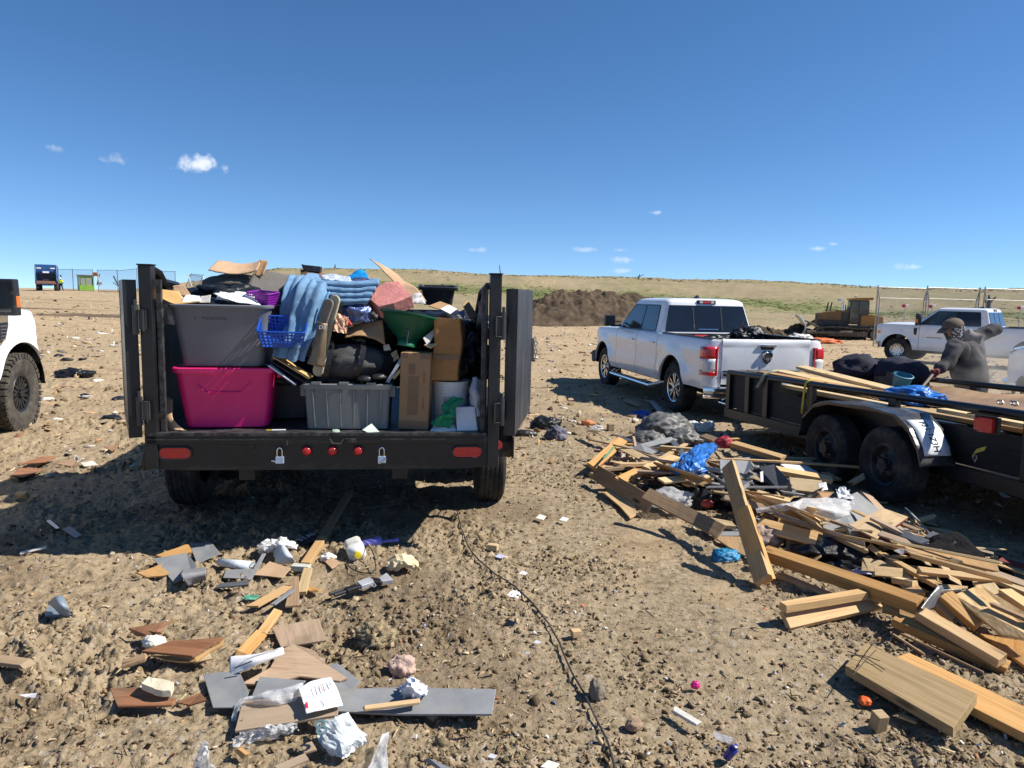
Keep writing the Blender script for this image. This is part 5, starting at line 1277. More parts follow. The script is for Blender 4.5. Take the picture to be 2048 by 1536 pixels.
b = MB(); b.prism([(-.07, -.02), (.05, -.03), (.055, .015), (-.07, .025), (-.085, .03), (-.085, .022)], -.05, .05, RX(pi / 2)); p = dtp(628, 537, .9)
o = build('black_tray', b, darkplastic, X=DTM @ T(p.x, .9, p.z), bevel=.004); tag(o, 'black plastic tray perched on the brown board at the top of the heap', 'tray')
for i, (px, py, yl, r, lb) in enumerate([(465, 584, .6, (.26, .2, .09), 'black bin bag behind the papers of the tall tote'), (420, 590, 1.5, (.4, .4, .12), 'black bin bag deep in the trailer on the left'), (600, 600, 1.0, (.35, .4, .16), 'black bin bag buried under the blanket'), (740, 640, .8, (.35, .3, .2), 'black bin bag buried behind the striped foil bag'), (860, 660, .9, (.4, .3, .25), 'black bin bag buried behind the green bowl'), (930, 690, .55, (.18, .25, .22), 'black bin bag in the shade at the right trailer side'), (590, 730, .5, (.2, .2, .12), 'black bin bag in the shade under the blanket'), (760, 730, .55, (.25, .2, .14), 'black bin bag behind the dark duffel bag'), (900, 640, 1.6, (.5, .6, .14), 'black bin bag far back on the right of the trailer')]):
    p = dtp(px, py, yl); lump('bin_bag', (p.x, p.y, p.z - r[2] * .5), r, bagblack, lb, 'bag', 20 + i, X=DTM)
# --- soles, newspaper, bags in the middle
def capsule(px0, py0, px1, py1, yl0, yl1, w, t_, m_, name, label, cat, top=None):
    a = DTM @ dtp(px0, py0, yl0); c = DTM @ dtp(px1, py1, yl1); ax = c - a; L_ = ax.length
    X = frame((a + c) / 2, ax, tuple(DTM.to_3x3() @ Vector((-.25, -1, .25))))
    pts = []
    for k in range(11): an = -pi / 2 + pi * k / 10; pts.append((L_ / 2 - w / 2 + w / 2 * cos(an), w / 2 * sin(an)))
    pts += [(0, w * .40)]
    for k in range(11): an = pi / 2 + pi * k / 10; pts.append((-L_ / 2 + w / 2 + w / 2 * cos(an), w / 2 * sin(an)))
    pts += [(0, -w * .42)]
    b = MB(); b.prism(pts, -t_ / 2, t_ / 2); o = build(name, b, m_, X=X, bevel=.006); tag(o, label, cat); return o
beige = mat('beige foam sole', (.42, .38, .26), .7, var=.1, bump=.1); greysole = mat('grey brown sole', (.16, .14, .115), .8, var=.2, bump=.2)
capsule(672, 590, 634, 752, .12, .10, .075, .022, beige, 'slipper', 'long beige slipper sole standing behind the printed brown bag', 'slipper')
capsule(660, 598, 630, 700, .09, .07, .07, .022, greysole, 'slipper', 'grey brown slipper sole leaning against the blanket edge', 'slipper')
o = dsheet('paper_bag', [[(636, 644, .05), (646, 646, .03), (655, 647, .05)], [(630, 675, .05), (642, 677, .03), (653, 678, .04)], [(622, 708, .05), (637, 710, .03), (651, 711, .04)], [(614, 727, .05), (632, 732, .03), (650, 734, .04)]], mat('printed brown paper', (.17, .125, .07), .5, var=.35, vs=18, bump=.1, coat=.2), 'flat printed brown bag hanging below the slipper soles', 'bag', amp=.003, nu=12, nv=10, solid=.004)
pa = dtp(646, 655, .035)
textmesh('DA', .035, inkwhite, o, o.matrix_basis.inverted() @ DTM @ T(pa.x, .026, pa.z) @ RX(pi / 2) @ RZ(rad(-4)), .001)
lump('foil_bag', tuple(dtp(712, 630, .22)), (.10, .09, .085), mat('blue foil', (.10, .14, .30), .2, metal=.5, var=.5, vs=10, bump=.6, bs=14), 'shiny blue foil bag left of the green bowl', 'bag', 31, X=DTM)
b = MB(); p = dtp(708, 622, .1)
dsheet('wrapper', [[(672, 627, .13), (697, 634, .13)], [(667, 662, .06), (693, 668, .07)]], mat('orange white print', (.50, .30, .2), .4, var=.95, vs=75, bump=.2), 'crumpled orange and white wrapper beside the slipper soles', 'wrapper', amp=.006, nu=8, nv=8, crump=.012, smooth=False)
dsheet('wrapper', [[(684, 628, .14), (694, 634, .14)], [(692, 650, .12), (706, 652, .12)]], mat('red card', (.5, .04, .02), .5), 'red card corner behind the crumpled wrapper', 'wrapper', amp=.006, nu=6, nv=6)
capsule(680, 612, 692, 640, .2, .18, .05, .02, mat('grey shoe sole', (.22, .21, .2), .8), 'shoe', 'grey shoe sole tucked above the crumpled wrapper', 'shoe')
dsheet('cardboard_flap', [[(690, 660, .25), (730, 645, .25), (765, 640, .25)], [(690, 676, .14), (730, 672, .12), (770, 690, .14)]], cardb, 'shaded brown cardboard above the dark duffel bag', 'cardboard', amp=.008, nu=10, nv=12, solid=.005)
# --- dark duffel bag
gfab = mat('charcoal fabric', (.055, .053, .053), .85, var=.2, vs=6, bump=.35, bs=60)
p = dtp(697, 724, .2); dz = dtp(697, 764, .1).z
o = lump('duffel_bag', (p.x, .24, p.z - .005), (.235, .17, .135), gfab, 'charcoal duffel bag lying on the ribbed grey crate', 'bag', 40, X=DTM, amp=.12, ridge=.07, flat=.8)
b = MB()
for x0 in (-.12, .09):
    b.grid([[(x0 - .018 + .02 * sin(k * .5), -.30 * sin(pi * k / 12) * .6 - .02, .15 * cos(pi * k / 12)), (x0 + .018 + .02 * sin(k * .5), -.30 * sin(pi * k / 12) * .6 - .02, .15 * cos(pi * k / 12))] for k in range(13)])
build('strap', b, darkplastic, o, solid=.006)
# --- envelopes and folders under the blanket
for i, (q, m_, lb) in enumerate([([(545, 714, .10), (560, 712, .16), (628, 752, .12), (618, 758, .04)], manila, 'orange envelope edge poking out below the blanket'),
        ([(540, 722, .12), (560, 720, .2), (612, 760, .14), (608, 764, .04)], darkplastic, 'black folder under the orange envelope'), ([(530, 728, .10), (545, 724, .2), (598, 764, .16), (590, 772, .05)], mat('dark blue folder', (.03, .05, .12), .4), 'dark blue folder leaning against the ribbed crate'),
        ([(536, 731, .08), (542, 730, .14), (594, 768, .14), (592, 770, .05)], paper, 'white paper edge along the dark blue folder')]):
    dslab('folder', q, .008, m_, lb, 'folder')
# --- green bowl with a spout
green = mat('dark green plastic', (.008, .10, .052), .4, var=.1, vs=5, bump=.04)
p = dtp(822, 640, .22)
b = MB(); b.lathe([(.05, -.19), (.062, -.19), (.075, -.15), (.14, -.09), (.205, -.02), (.222, 0), (.243, .004), (.245, .016), (.222, .018), (.196, -.016), (.13, -.085), (.062, -.145), (.05, -.19)], 48)
o = build('green_bowl', b, green, X=DTM @ T(p.x, .30, p.z + .005) @ RY(rad(9)) @ RX(rad(-9)), smooth=True, ang=.7); tag(o, 'dark green plastic feeder bowl wedged upright on the right of the heap', 'bowl')
b = MB(); q = DTI @ o.matrix_basis.translation
P = []
for k in range(9):
    a = -1.0 + 2.0 * k / 8; P.append([(.065 * sin(a), -.10 * cos(a) - .02, -.16), (.078 * sin(a), -.13 * cos(a) - .02, -.205)])
b.grid(P); build('spout', b, mat('light green plastic', (.02, .21, .10), .45), o, solid=.006, smooth=True)
b = MB(); b.tube([(-.03, -.135, -.10), (.0, -.155, -.105), (.0, -.150, -.19)], .004, 6); build('wire_hook', b, steel, o)
# --- right hand boxes
w5 = dwid(801, 861, 800, .06); h5 = dtp(833, 707, .06).z - FL; p = dtp(830, 862, .06)
b = MB(); b.box((0, 0, h5 / 2), (w5, .2, h5)); o = build('cardboard_box', b, cardb, X=DTM @ T(p.x, .06 + .10, FL + .002) @ RY(rad(1.6)) @ RZ(rad(-7)), bevel=.004); tag(o, 'tall narrow cardboard box with brown tape standing at the trailer edge', 'box')
b = MB(); b.b2((-.045, -.1015, .10), (.025, -.1005, h5 * .70)); b.b2((-.045, -.1015, h5 * .72), (.0, -.1005, h5 * .86)); b.b2((-w5 / 2, -.102, .0), (w5 / 2, -.101, .06)); b.b2((-w5 / 2 + .01, -.1015, h5 * .93), (-w5 / 2 + .05, -.1005, h5)); b.b2((w5 / 2 - .07, -.1015, h5 * .93), (w5 / 2 - .0, -.1005, h5 - .005)); build('packing_tape', b, papertape, o)
tm = mat('red brown print', (.28, .08, .04), .8)
for z in (.30, .12): textmesh('IIIIIII IIII IIII', .018, tm, o, T(.062, -.1012, z + .06) @ RX(pi / 2) @ RZ(pi / 2), .0004)
p = dtp(900, 700, .14); w6 = dwid(868, 924, 740, .1); h6 = dtp(900, 640, .12).z - dtp(895, 760, .12).z
b = MB(); P = []
for lv in range(9):
    t_ = lv / 8; row = []
    for q in rrect(w6 * (1 + .04 * sin(t_ * 5)), .30, .012, 2):
        row.append((q[0] + .02 * t_ + .010 * sin(t_ * 7 + q[1] * 20), q[1] + .008 * sin(t_ * 9 + q[0] * 20), h6 * t_ + (.02 * sin(q[0] * 30 + q[1] * 12) if lv == 8 else 0)))
    P.append(row)
b.grid([[P[i][k] for i in range(9)] for k in range(len(P[0]))], closeu=True); b.add(P[-1], [tuple(range(len(P[-1])))]); b.add(P[0], [tuple(range(len(P[0])))])
pb_ = dtp(895, 761, .12)
o = build('cardboard_box', b, mat('warm cardboard', (.38, .20, .075), .85, var=.14, vs=4, bump=.15, bs=30, spec=.2, dirt=.15, dcol=(.2, .1, .04)), X=DTM @ T(pb_.x, .12 + .15, pb_.z) @ RZ(rad(-8)), bevel=.003); tag(o, 'crumpled orange brown cardboard box sitting on the white bucket', 'box')
b = MB(); b.b2((-.08, -.158, h6 * .35), (.1, -.153, h6 * .43)); build('packing_tape', b, papertape, o)
p = dtp(902, 862, .14); rb_ = dwid(866, 942, 800, .14) / 2
hB = dtp(902, 765, .14).z - FL
b = MB(); b.lathe([(.001, 0), (rb_ * .90, 0), (rb_ * .98, hB * .82), (rb_ * 1.03, hB * .83), (rb_ * 1.03, hB * .87), (rb_, hB * .88), (rb_ * 1.0, hB * .96), (rb_ * 1.04, hB * .965), (rb_ * 1.04, hB), (rb_ * .96, hB), (rb_ * .9, .02), (.001, .02)], 40)
bk = build('bucket', b, whiteplastic, X=DTM @ T(p.x, .14 + rb_, FL + .002), smooth=True, ang=.6); tag(bk, 'white plastic bucket under the orange brown box at the trailer edge', 'bucket')
b = MB()
def onb(a, z, e=.0012): r_ = rb_ * (.90 + .08 * z / (hB * .82)) + e; return (r_ * sin(a), -r_ * cos(a), z)
def bpatch(a0, a1, z0, z1, e, mi): b.grid([[onb(a0 + (a1 - a0) * i / 6, z0 + (z1 - z0) * j / 2, e) for j in range(3)] for i in range(7)], mi)
for a0, a1, z0, z1 in ((-.42, .02, .20, .204), (-.42, .02, .11, .114), (-.42, -.40, .11, .204), (0, .02, .11, .204), (-.38, -.02, .184, .190), (-.38, -.02, .172, .178)): bpatch(a0, a1, z0 * hB / .31, z1 * hB / .31, .002, 0)
b.tube([onb(-.2 + .14 * cos(a), .142 + .024 * sin(a), .003) for a in np.linspace(0, 2 * pi, 17)], .003, 5, 0, cap=False); b.tube([onb(-.29, .155, .003), onb(-.11, .128, .003)], .004, 5); b.tube([onb(-.2, .16, .003), onb(-.22, .14, .003), onb(-.17, .126, .003)], .006, 5)
build('warning_label', b, inkblack, bk)
gcl = mat('green cloth', (.005, .20, .085), .7, var=.15, bump=.2)
dsheet('green_cloth', [[(905, 800, .05), (918, 795, .04), (926, 798, .05)], [(886, 815, .04), (900, 812, .0), (912, 818, .03)], [(890, 828, .03), (904, 830, -.01), (908, 838, .02)], [(868, 838, .03), (885, 836, -.01), (906, 842, .01)], [(862, 846, .03), (880, 854, .0), (896, 853, .02)]], gcl, 'bright green cloth bunched in front of the white bucket', 'cloth', nu=26, nv=18, amp=.012, fr=14, fold=lambda s, t: .012 * sin(t * 9 + s * 6), solid=.006)
dsheet('paper_sheet', [[(868, 852, .06), (890, 848, .05), (910, 850, .06)], [(860, 864, -.01), (885, 864, -.02), (914, 866, -.02)]], paper, 'white paper lying under the green cloth', 'paper', amp=.006, nu=8, nv=10)
o = dslab('picture_card', [(911, 813, .06), (949, 812, .06), (955, 861, .0), (914, 862, .0)], .014, paper, 'white booklet with a brown square leaning beside the green cloth', 'booklet')
MI = o.matrix_basis.inverted()
def dec(q, m_, nm):
    b = MB(); pp = [MI @ (DTM @ dtp(*r)) for r in q]; s = 1 if (MI @ CAM).z > 0 else -1; b.poly3([Vector((r.x, r.y, r.z + s * .0085)) for r in pp], (0, 0, s * .001)); build(nm, b, m_, o)
dec([(916, 842, .03), (935, 842, .03), (936, 854, .015), (917, 854, .015)], mat('print maroon', (.16, .06, .05), .5), 'printed_square'); dec([(938, 836, .035), (947, 834, .035), (949, 842, .03), (939, 843, .03)], mat('print tan', (.35, .25, .2), .5), 'printed_figure')
for k in range(5): dec([(918 + k * 4, 822 + k % 2, .05), (921 + k * 4, 822 + k % 2, .05), (921 + k * 4, 826, .05), (918 + k * 4, 826, .05)], inkgrey, 'printed_title')
dec([(913, 813.5, .06), (948.5, 812.5, .06), (949, 814, .059), (913, 815, .059)], inkblue, 'printed_band')
dsheet('plastic_bag', [[(945, 756, .12), (953, 752, .1), (958, 758, .1)], [(939, 790, .1), (950, 786, .04), (964, 790, .08)], [(942, 806, .1), (952, 812, .04), (966, 806, .08)], [(948, 822, .1), (957, 832, .05), (965, 825, .08)]], mat('milky plastic', (.45, .47, .52), .4, bump=.4), 'milky white plastic bag at the right trailer side', 'bag', amp=.014, nu=16, nv=12, fr=16)
dslab('photo_card', [(950, 815, .12), (966, 812, .12), (966, 862, .06), (952, 862, .06)], .006, paper_dirty, 'grey card standing behind the white booklet', 'card')
o = dslab('photo_card', [(724, 860, -.04), (743, 847, .02), (761, 866, -.04), (742, 868, -.06)], .004, mat('pale green card', (.5, .58, .5), .5, var=.3, vs=40), 'small pale green photo card leaning on the ribbed crate', 'card')
b = MB(); b.tube([(0, 0, 0), (.035, 0, 0)], .005, 8, 0); b.tube([(.035, 0, 0), (.12, .01, 0)], .0055, 8, 1); p = dtp(533, 855, .0); o = build('marker_pen', b, [yel, whiteplastic], X=DTM @ T(p.x, p.y, FL + .008)); tag(o, 'white marker pen with a yellow end on the trailer floor by the pink tote', 'pen')
dsheet('carton', [[(328, 800, .22), (338, 796, .2), (346, 800, .18)], [(322, 832, .16), (330, 838, .08), (346, 836, .06)], [(330, 850, .08), (345, 856, .04), (366, 858, .03)], [(338, 856, .06), (355, 861, .02), (372, 862, .0)]], cardb_lt, 'crushed pale carton in the corner left of the pink tote', 'carton', nu=16, nv=12, amp=.012, solid=.004)
dsheet('paper_sheet', [[(330, 800, .2), (340, 798, .2)], [(324, 826, .14), (334, 828, .12)]], paper_dirty, 'white paper standing in the crushed carton', 'paper', amp=.006, nu=8, nv=6)
o = lump('scrap_wrapper', tuple(dtp(671, 864, -.03)), (.03, .02, .018), mat('green white wrapper', (.35, .45, .36), .5, var=.5, vs=50), 'tiny green and white wrapper on the trailer sill', 'wrapper', 3, X=DTM, sub=3)
dslab('cardboard_strip', [(668, 866, -.05), (706, 866, -.05), (704, 863, .0), (672, 863, .0)], .004, cardb_lt, 'tan cardboard strip on the trailer sill below the ribbed crate', 'cardboard')
# --- dark odds and ends at the foot of the bowl
lump('clothing', tuple(dtp(770, 735, .3)), (.10, .10, .13), mat('black fur', (.02, .019, .018), 1, bump=.9, bs=120), 'shaggy black cloth hanging below the green bowl', 'clothing', 50, X=DTM, ridge=.3)
for q, w, m_, lb in [(((806, 712, .10), (775, 765, .04)), .022, mat('pale rail', (.3, .31, .33), .4, metal=.3), 'grey metal rail leaning left of the tall narrow box'), (((806, 735, .10), (786, 757, .06)), .022, pine, 'narrow wooden slat leaning beside the grey rail'), (((800, 722, .16), (770, 768, .10)), .02, darkplastic, 'black slat leaning behind the grey rail')]:
    a, c_ = dtp(*q[0]), dtp(*q[1]); b = MB(); ax = c_ - a; X = frame((a + c_) / 2, ax, (0, -1, .2)); b.box((0, 0, 0), (ax.length, w, .012)); o = build('slat', b, m_, X=DTM @ X, bevel=.002); tag(o, lb, 'slat')
for px0, px1, py, lb in ((715, 745, 758, 'black shoe lying on the ribbed crate under the duffel bag'), (742, 772, 754, 'black shoe with a pale edge at the right of the crate')):
    p = dtp((px0 + px1) / 2, py, .06); lump('shoe', tuple(p), (.055, .04, .022), darkplastic, lb, 'shoe', px0, X=DTM, amp=.15, sub=3)
dslab('metal_buckle', [(766, 690, .2), (778, 688, .2), (782, 700, .2), (768, 702, .2)], .006, steel, 'small grey metal frame under the green bowl', 'buckle')
dslab('paper_sheet', [(846, 676, .14), (872, 655, .2), (874, 658, .2), (856, 694, .1)], .003, paper_dirty, 'pale paper strip sticking out beside the bowl spout', 'paper')
dslab('wood_offcut', [(848, 690, .1), (874, 688, .12), (862, 696, .06)], .012, pine_pale, 'pale wood offcut under the bowl spout', 'offcut')
# --- pink foam block, curled strip, black bin and cartons, upper right
pinkf = mat('pink insulation foam', (.52, .20, .18), .85, var=.2, vs=14, bump=.4, bs=40)
dslab('foam_block', [(736, 605, .32), (752, 588, .38), (774, 575, .42), (800, 574, .42), (812, 588, .34), (826, 603, .26), (790, 618, .2), (760, 625, .2)], .10, pinkf, 'ragged pink foam block above the green bowl', 'foam', bevel=.004)
dsheet('cardboard_strip', [[(739, 517, .95), (741, 519, .95)], [(757, 532, .9), (782, 540, .9)], [(782, 558, .75), (808, 562, .75)], [(806, 584, .6), (834, 578, .6)], [(828, 607, .45), (853, 603, .45)]], cardb_lt, 'long curled strip of tan cardboard rising from the heap', 'cardboard', nu=28, nv=8, amp=.004, solid=.005)
dsheet('flyer', [[(826, 588, .5), (840, 586, .5)], [(820, 608, .42), (852, 608, .42)]], mat('printed flyer', (.5, .5, .5), .6, var=.8, vs=22), 'black and white flyer at the foot of the curled strip', 'flyer', amp=.006, nu=8, nv=8)
p = dtp(876, 595, 1.5); o = build('storage_tote', tub(.24, .2, .29, .24, .16, .03), darkplastic, X=DTM @ T(p.x, 1.5, p.z - .06) @ RX(rad(4)), smooth=True, ang=.5); tag(o, 'open black tote at the back right of the heap', 'tote')
for q, m_, nm, lb, cat in [([(857, 612, .6), (880, 603, .8), (905, 612, .7), (888, 622, .5)], cardb, 'carton', 'reddish flat carton behind the green bowl rim', 'carton'), ([(880, 618, .5), (898, 610, .6), (914, 618, .5), (900, 628, .4)], paper, 'paper_sheet', 'white paper behind the green bowl rim', 'paper'),
        ([(925, 610, .5), (935, 600, .6), (957, 634, .5), (940, 640, .4)], cardb, 'cardboard_flap', 'brown cardboard flap with a hole leaning on the right trailer side', 'cardboard'), ([(916, 625, .5), (930, 618, .6), (928, 640, .4)], mat('purple card', (.16, .13, .25), .5), 'card', 'purple card beside the brown flap', 'card'), ([(955, 604, .45), (968, 600, .45), (972, 622, .4), (960, 626, .4)], mat('glossy print', (.4, .2, .16), .3, var=.8, vs=20), 'magazine', 'glossy magazine against the right trailer side', 'magazine')]:
    dslab(nm, q, .006, m_, lb, cat)
# ------------------------------------------------------------------ lumber pile beside the flatbed trailer
def bpx(a, c, w, t_, m_, label, roll=0, name='lumber_board', cat='board', brk=0, group=None, twist=0):
    """board between two seen ends (px, py, height over ground)"""
    A, C = gpt(*a), gpt(*c); ax = C - A; L_ = ax.length
    X = frame((A + C) / 2, ax) @ RX(rad(roll))
    b = MB(); n = 8; P = []
    for i in range(n + 1):
        u = -L_ / 2 + L_ * i / n; s = 1 + .02 * sin(i * 2.1 + L_ * 9)
        tw = twist * (i / n - .5); bow = .006 * L_ * (1 - (2 * i / n - 1) ** 2) * (1 if L_ > .8 else 0)
        row = []
        for (y, z) in ((-w / 2, -t_ / 2), (w / 2, -t_ / 2), (w / 2, t_ / 2), (-w / 2, t_ / 2)):
            e = 0
            if i in (0, n): e = (rng.uniform(-1, 1) * brk if brk else rng.uniform(-.009, .009)) * (1 if i else -1)
            yy, zz = y * s, z
            row.append((u + e, yy * cos(tw) - zz * sin(tw), yy * sin(tw) + zz * cos(tw) + bow))
        P.append(row)
    vs = [q for r in P for q in r]; fs = []
    for i in range(n):
        for k in range(4): k2 = (k + 1) % 4; fs.append((i * 4 + k, i * 4 + k2, i * 4 + 4 + k2, i * 4 + 4 + k))
    fs.append((3, 2, 1, 0)); fs.append((n * 4, n * 4 + 1, n * 4 + 2, n * 4 + 3)); b.add(vs, fs)
    o = build(name, b, m_, X=X, bevel=min(.003, t_ * .2)); return tag(o, label, cat, group)
def gslab(name, pts, th_, m_, label, cat, lift=None, group=None, jag=0, curl=0, **k):
    """flat scrap from its seen outline: (px, py, height); points lie on the churned surface unless lifted"""
    P = []
    for q in pts:
        p = gpt(q[0], q[1], q[2] if len(q) > 2 else .03); P.append(p)
    if jag:
        Q = []
        for i in range(len(P)):
            a, c = P[i], P[(i + 1) % len(P)]; n = max(1, int((c - a).length / jag))
            for j in range(n): Q.append(a.lerp(c, j / n) + Vector((rng.uniform(-1, 1), rng.uniform(-1, 1), 0)) * jag * .16)
        P = Q
    return slabpts(name, P, th_, m_, label, cat, group=group, **k)
B = bpx
B((1183, 934, .10), (1245, 880, .26), .11, .03, pine_orange, 'orange plank with faded green lettering at the far left corner of the lumber pile', 25)
B((1186, 950, .03), (1205, 930, .06), .09, .035, pine, 'short end of a second plank under the orange lettered plank', 0)
o = gslab('lettering_strip', [(1205, 916, .205), (1211, 917, .205), (1232, 893, .265), (1227, 892, .265)], .002, mat('faded green print', (.16, .30, .16), .7, var=.8, vs=60), 'faded green lettering along the orange plank', 'print')
B((1190, 944, .13), (1302, 1012, .10), .145, .02, wood_brown, 'grey brown plank tilted on edge along the left side of the pile', 62)
gslab('plywood_scrap', [(1208, 987, .05), (1235, 975, .07), (1270, 1008, .06), (1272, 1030, .03), (1260, 1037, .02), (1240, 1014, .03)], .014, plym, 'five sided plywood scrap on the dirt at the left foot of the pile', 'plywood')
B((1292, 987, .24), (1444, 1064, .14), .11, .022, wood_brown, 'long brown plank sloping down in front of the black bags', 40, twist=.2)
B((1457, 930, .52), (1526, 1160, .08), .115, .035, pine, 'thick upright leaning board crossing the middle of the pile', 55)
B((1487, 1015, .40), (1537, 1164, .05), .09, .038, pine_orange, 'shorter board nailed along the lower half of the leaning board', 60)
B((1530, 1106, .12), (1840, 1212, .16), .085, .075, pine_orange, 'heavy square beam running towards the grey metal flashing', 12)
B((1320, 893, .26), (1400, 899, .26), .06, .02, pine_pale, 'thin pale lath at the back of the pile beside the black bags', 0, brk=.02)
B((1292, 938, .26), (1352, 915, .28), .09, .035, pine, 'stubby tan board on the left of the blue plastic', 10)
B((1238, 962, .16), (1298, 934, .22), .11, .02, pine_orange, 'orange board pointing up the left slope of the pile', 15)
B((1275, 942, .24), (1408, 946, .28), .09, .02, laminate, 'pinkish plank lying flat beneath the blue plastic', 0)
B((1322, 962, .24), (1426, 950, .27), .12, .018, pine_pale, 'pale yellow plank in front of the blue plastic', 5)
B((1370, 970, .21), (1450, 953, .24), .08, .02, pine, 'tan plank with a green edge just below the pale yellow plank', 0)
B((1310, 926, .20), (1372, 888, .22), .05, .02, pine, 'narrow tan stick crossing the left of the pile', 0)
B((1250, 912, .10), (1290, 897, .14), .08, .02, pine_pale, 'pale board end beside the orange lettered plank', 0, brk=.03)
B((1268, 925, .1), (1285, 890, .16), .07, .02, pine, 'small tilted board behind the crumpled plastic heap', 20)
B((1406, 872, .16), (1446, 888, .22), .09, .035, wood_brown, 'brown board end leaning at the back of the pile', 20)
B((1466, 888, .30), (1568, 918, .26), .09, .05, pine, 'thick stud with a shaded front face at the back of the pile', 10)
B((1440, 880, .25), (1478, 878, .27), .07, .02, pine_orange, 'small orange board end behind the red carton', 0)
B((1560, 917, .22), (1642, 917, .18), .05, .02, pine_pale, 'thin pale lath pointing at the front trailer tyre', 0)
B((1560, 925, .2), (1624, 922, .18), .03, .015, pine_pale, 'very thin pale strip below the lath', 0)
B((1442, 918, .30), (1750, 937, .24), .035, .02, pine_orange, 'long thin stick jutting right across the pile towards the rear tyre', 0)
B((1540, 938, .26), (1662, 960, .20), .085, .045, pine, 'stud with rounded edges in front of the white trays', 15)
B((1540, 952, .20), (1640, 968, .16), .08, .02, pine_pale, 'pale board half hidden beneath the rounded stud', 0)
B((1580, 968, .22), (1645, 975, .20), .13, .025, pine_pale, 'broad pale board face right of the black box', 40)
B((1700, 968, .12), (1728, 952, .20), .06, .03, pine_pale, 'bright splintered stub sticking up on the right of the pile', 0, brk=.03)
B((1650, 946, .14), (1676, 960, .12), .08, .02, pine, 'small tan board right of the rounded stud', 0)
B((1610, 905, .10), (1665, 945, .10), .035, .015, pine, 'thin stick leaning near the front trailer tyre', 0)
B((1488, 998, .20), (1566, 1012, .20), .14, .022, pine_orange, 'orange board on edge in the shade behind the leaning board', 70)
gslab('plywood_scrap', [(1564, 1019, .24), (1638, 1037, .22), (1646, 1072, .14), (1554, 1047, .16)], .02, pine_orange, 'shaded orange plywood square facing the camera in mid pile', 'plywood')
B((1508, 1046, .14), (1632, 1078, .16), .12, .018, pine, 'split ended board under the shaded plywood square', 30, brk=.03)
gslab('vinyl_sheet', [(1640, 1025, .2), (1680, 1000, .26), (1714, 984, .28), (1758, 1019, .2), (1730, 1050, .16), (1708, 1069, .13), (1650, 1074, .12)], .006, vinylgrey, 'large grey vinyl sheet draped over the right half of the pile', 'vinyl flooring')
gslab('vinyl_sheet', [(1440, 918, .3), (1500, 915, .3), (1504, 935, .3), (1486, 955, .24), (1440, 940, .28)], .006, vinylgrey, 'grey vinyl piece behind the top of the leaning board', 'vinyl flooring')
gslab('plywood_scrap', [(1697, 1051, .26), (1765, 1017, .28), (1816, 1035, .22), (1753, 1079, .22)], .012, plym, 'smooth plywood square with a dark red underside on the right slope', 'plywood')
gslab('painted_edge', [(1697, 1054, .235), (1753, 1082, .195), (1816, 1038, .195), (1765, 1020, .255)], .006, redpaint, 'dark red painted board directly under the smooth plywood square', 'board')
for i, (a, c, m_, lb) in enumerate([((1758, 1066, .24), (2060, 1172, .14), laminate, 'pinkish trim strip, uppermost of the fan of strips on the right slope'), ((1752, 1072, .21), (1990, 1158, .13), redpaint, 'dark red trim strip in the fan of strips on the right slope'), ((1745, 1080, .18), (1890, 1130, .12), pine_pale, 'pale trim strip ending beside the black heap'), ((1775, 1062, .20), (2060, 1150, .10), pine, 'tan trim strip behind the pinkish one'), ((1800, 1062, .16), (2060, 1136, .06), redpaint, 'second red trim strip near the trailer shadow'), ((1850, 1084, .14), (2060, 1190, .12), pine_pale, 'pale trim strip reaching the right edge above the strand board')]):
    B(a, c, .06, .012, m_, lb, rng.uniform(-15, 15))
B((1744, 1037, .29), (1884, 1105, .20), .045, .02, laminate, 'brown strip lying across the smooth plywood square', 0)
B((1594, 1019, .25), (1697, 1054, .22), .028, .02, wood_brown, 'thin brown stick running into the smooth plywood square', 0)
B((1688, 1074, .15), (1800, 1112, .10), .2, .02, pine_orange, 'broad shaded board below the smooth plywood square', 45)
B((1556, 1150, .04), (1664, 1194, .03), .06, .03, pine, 'short weathered board lying on the dirt in front of the beam', 0)
gslab('door_trim', [(1561, 1222, .09), (1723, 1190, .10), (1766, 1216, .05), (1578, 1260, .03)], .035, pine, 'flat wide trim board pointing left at the foot of the pile', 'board')
B((1565, 1215, .13), (1728, 1188, .13), .055, .045, pine, 'square moulding along the back of the wide trim board', 0)
B((1700, 1178, .10), (1764, 1200, .10), .08, .02, pine_pale, 'small pale board lying over the moulding end', 0)
o = gslab('metal_flashing', [(1842, 1216, .20), (1850, 1222, .14), (1898, 1200, .16), (1884, 1171, .26), (1876, 1172, .26)], .006, mat('zinc sheet', (.33, .35, .37), .35, metal=.5, dirt=.2), 'bent grey metal flashing on the end of the heavy beam', 'flashing')
gslab('metal_flashing', [(1884, 1180, .24), (1936, 1177, .22), (1900, 1188, .2)], .004, mat('zinc sheet', (.33, .35, .37)), 'pointed grey metal sliver right of the bent flashing', 'flashing')
B((1838, 1226, .14), (2004, 1322, .08), .075, .05, pine, 'dirty ended stud slanting down to the lower right', 10)
B((1790, 1240, .08), (2016, 1338, .03), .075, .05, pine_orange, 'orange stud under the dirty ended stud', 10)
B((1766, 1206, .10), (1840, 1226, .08), .10, .04, pine, 'short block board ending at the dirty ended stud', 45)
B((1888, 1190, .20), (1958, 1250, .10), .09, .04, pine_orange, 'short stud with nails right of the metal flashing', 20)
B((1872, 1205, .16), (1905, 1238, .10), .06, .04, wood_brown, 'brown stub under the short nailed stud', 20)
gslab('strand_board', [(1907, 1192, .20), (1960, 1172, .22), (2070, 1240, .18), (2075, 1283, .12), (2003, 1272, .10)], .016, osbm, 'big strand board sheet at the right edge of the photo', 'strand board')
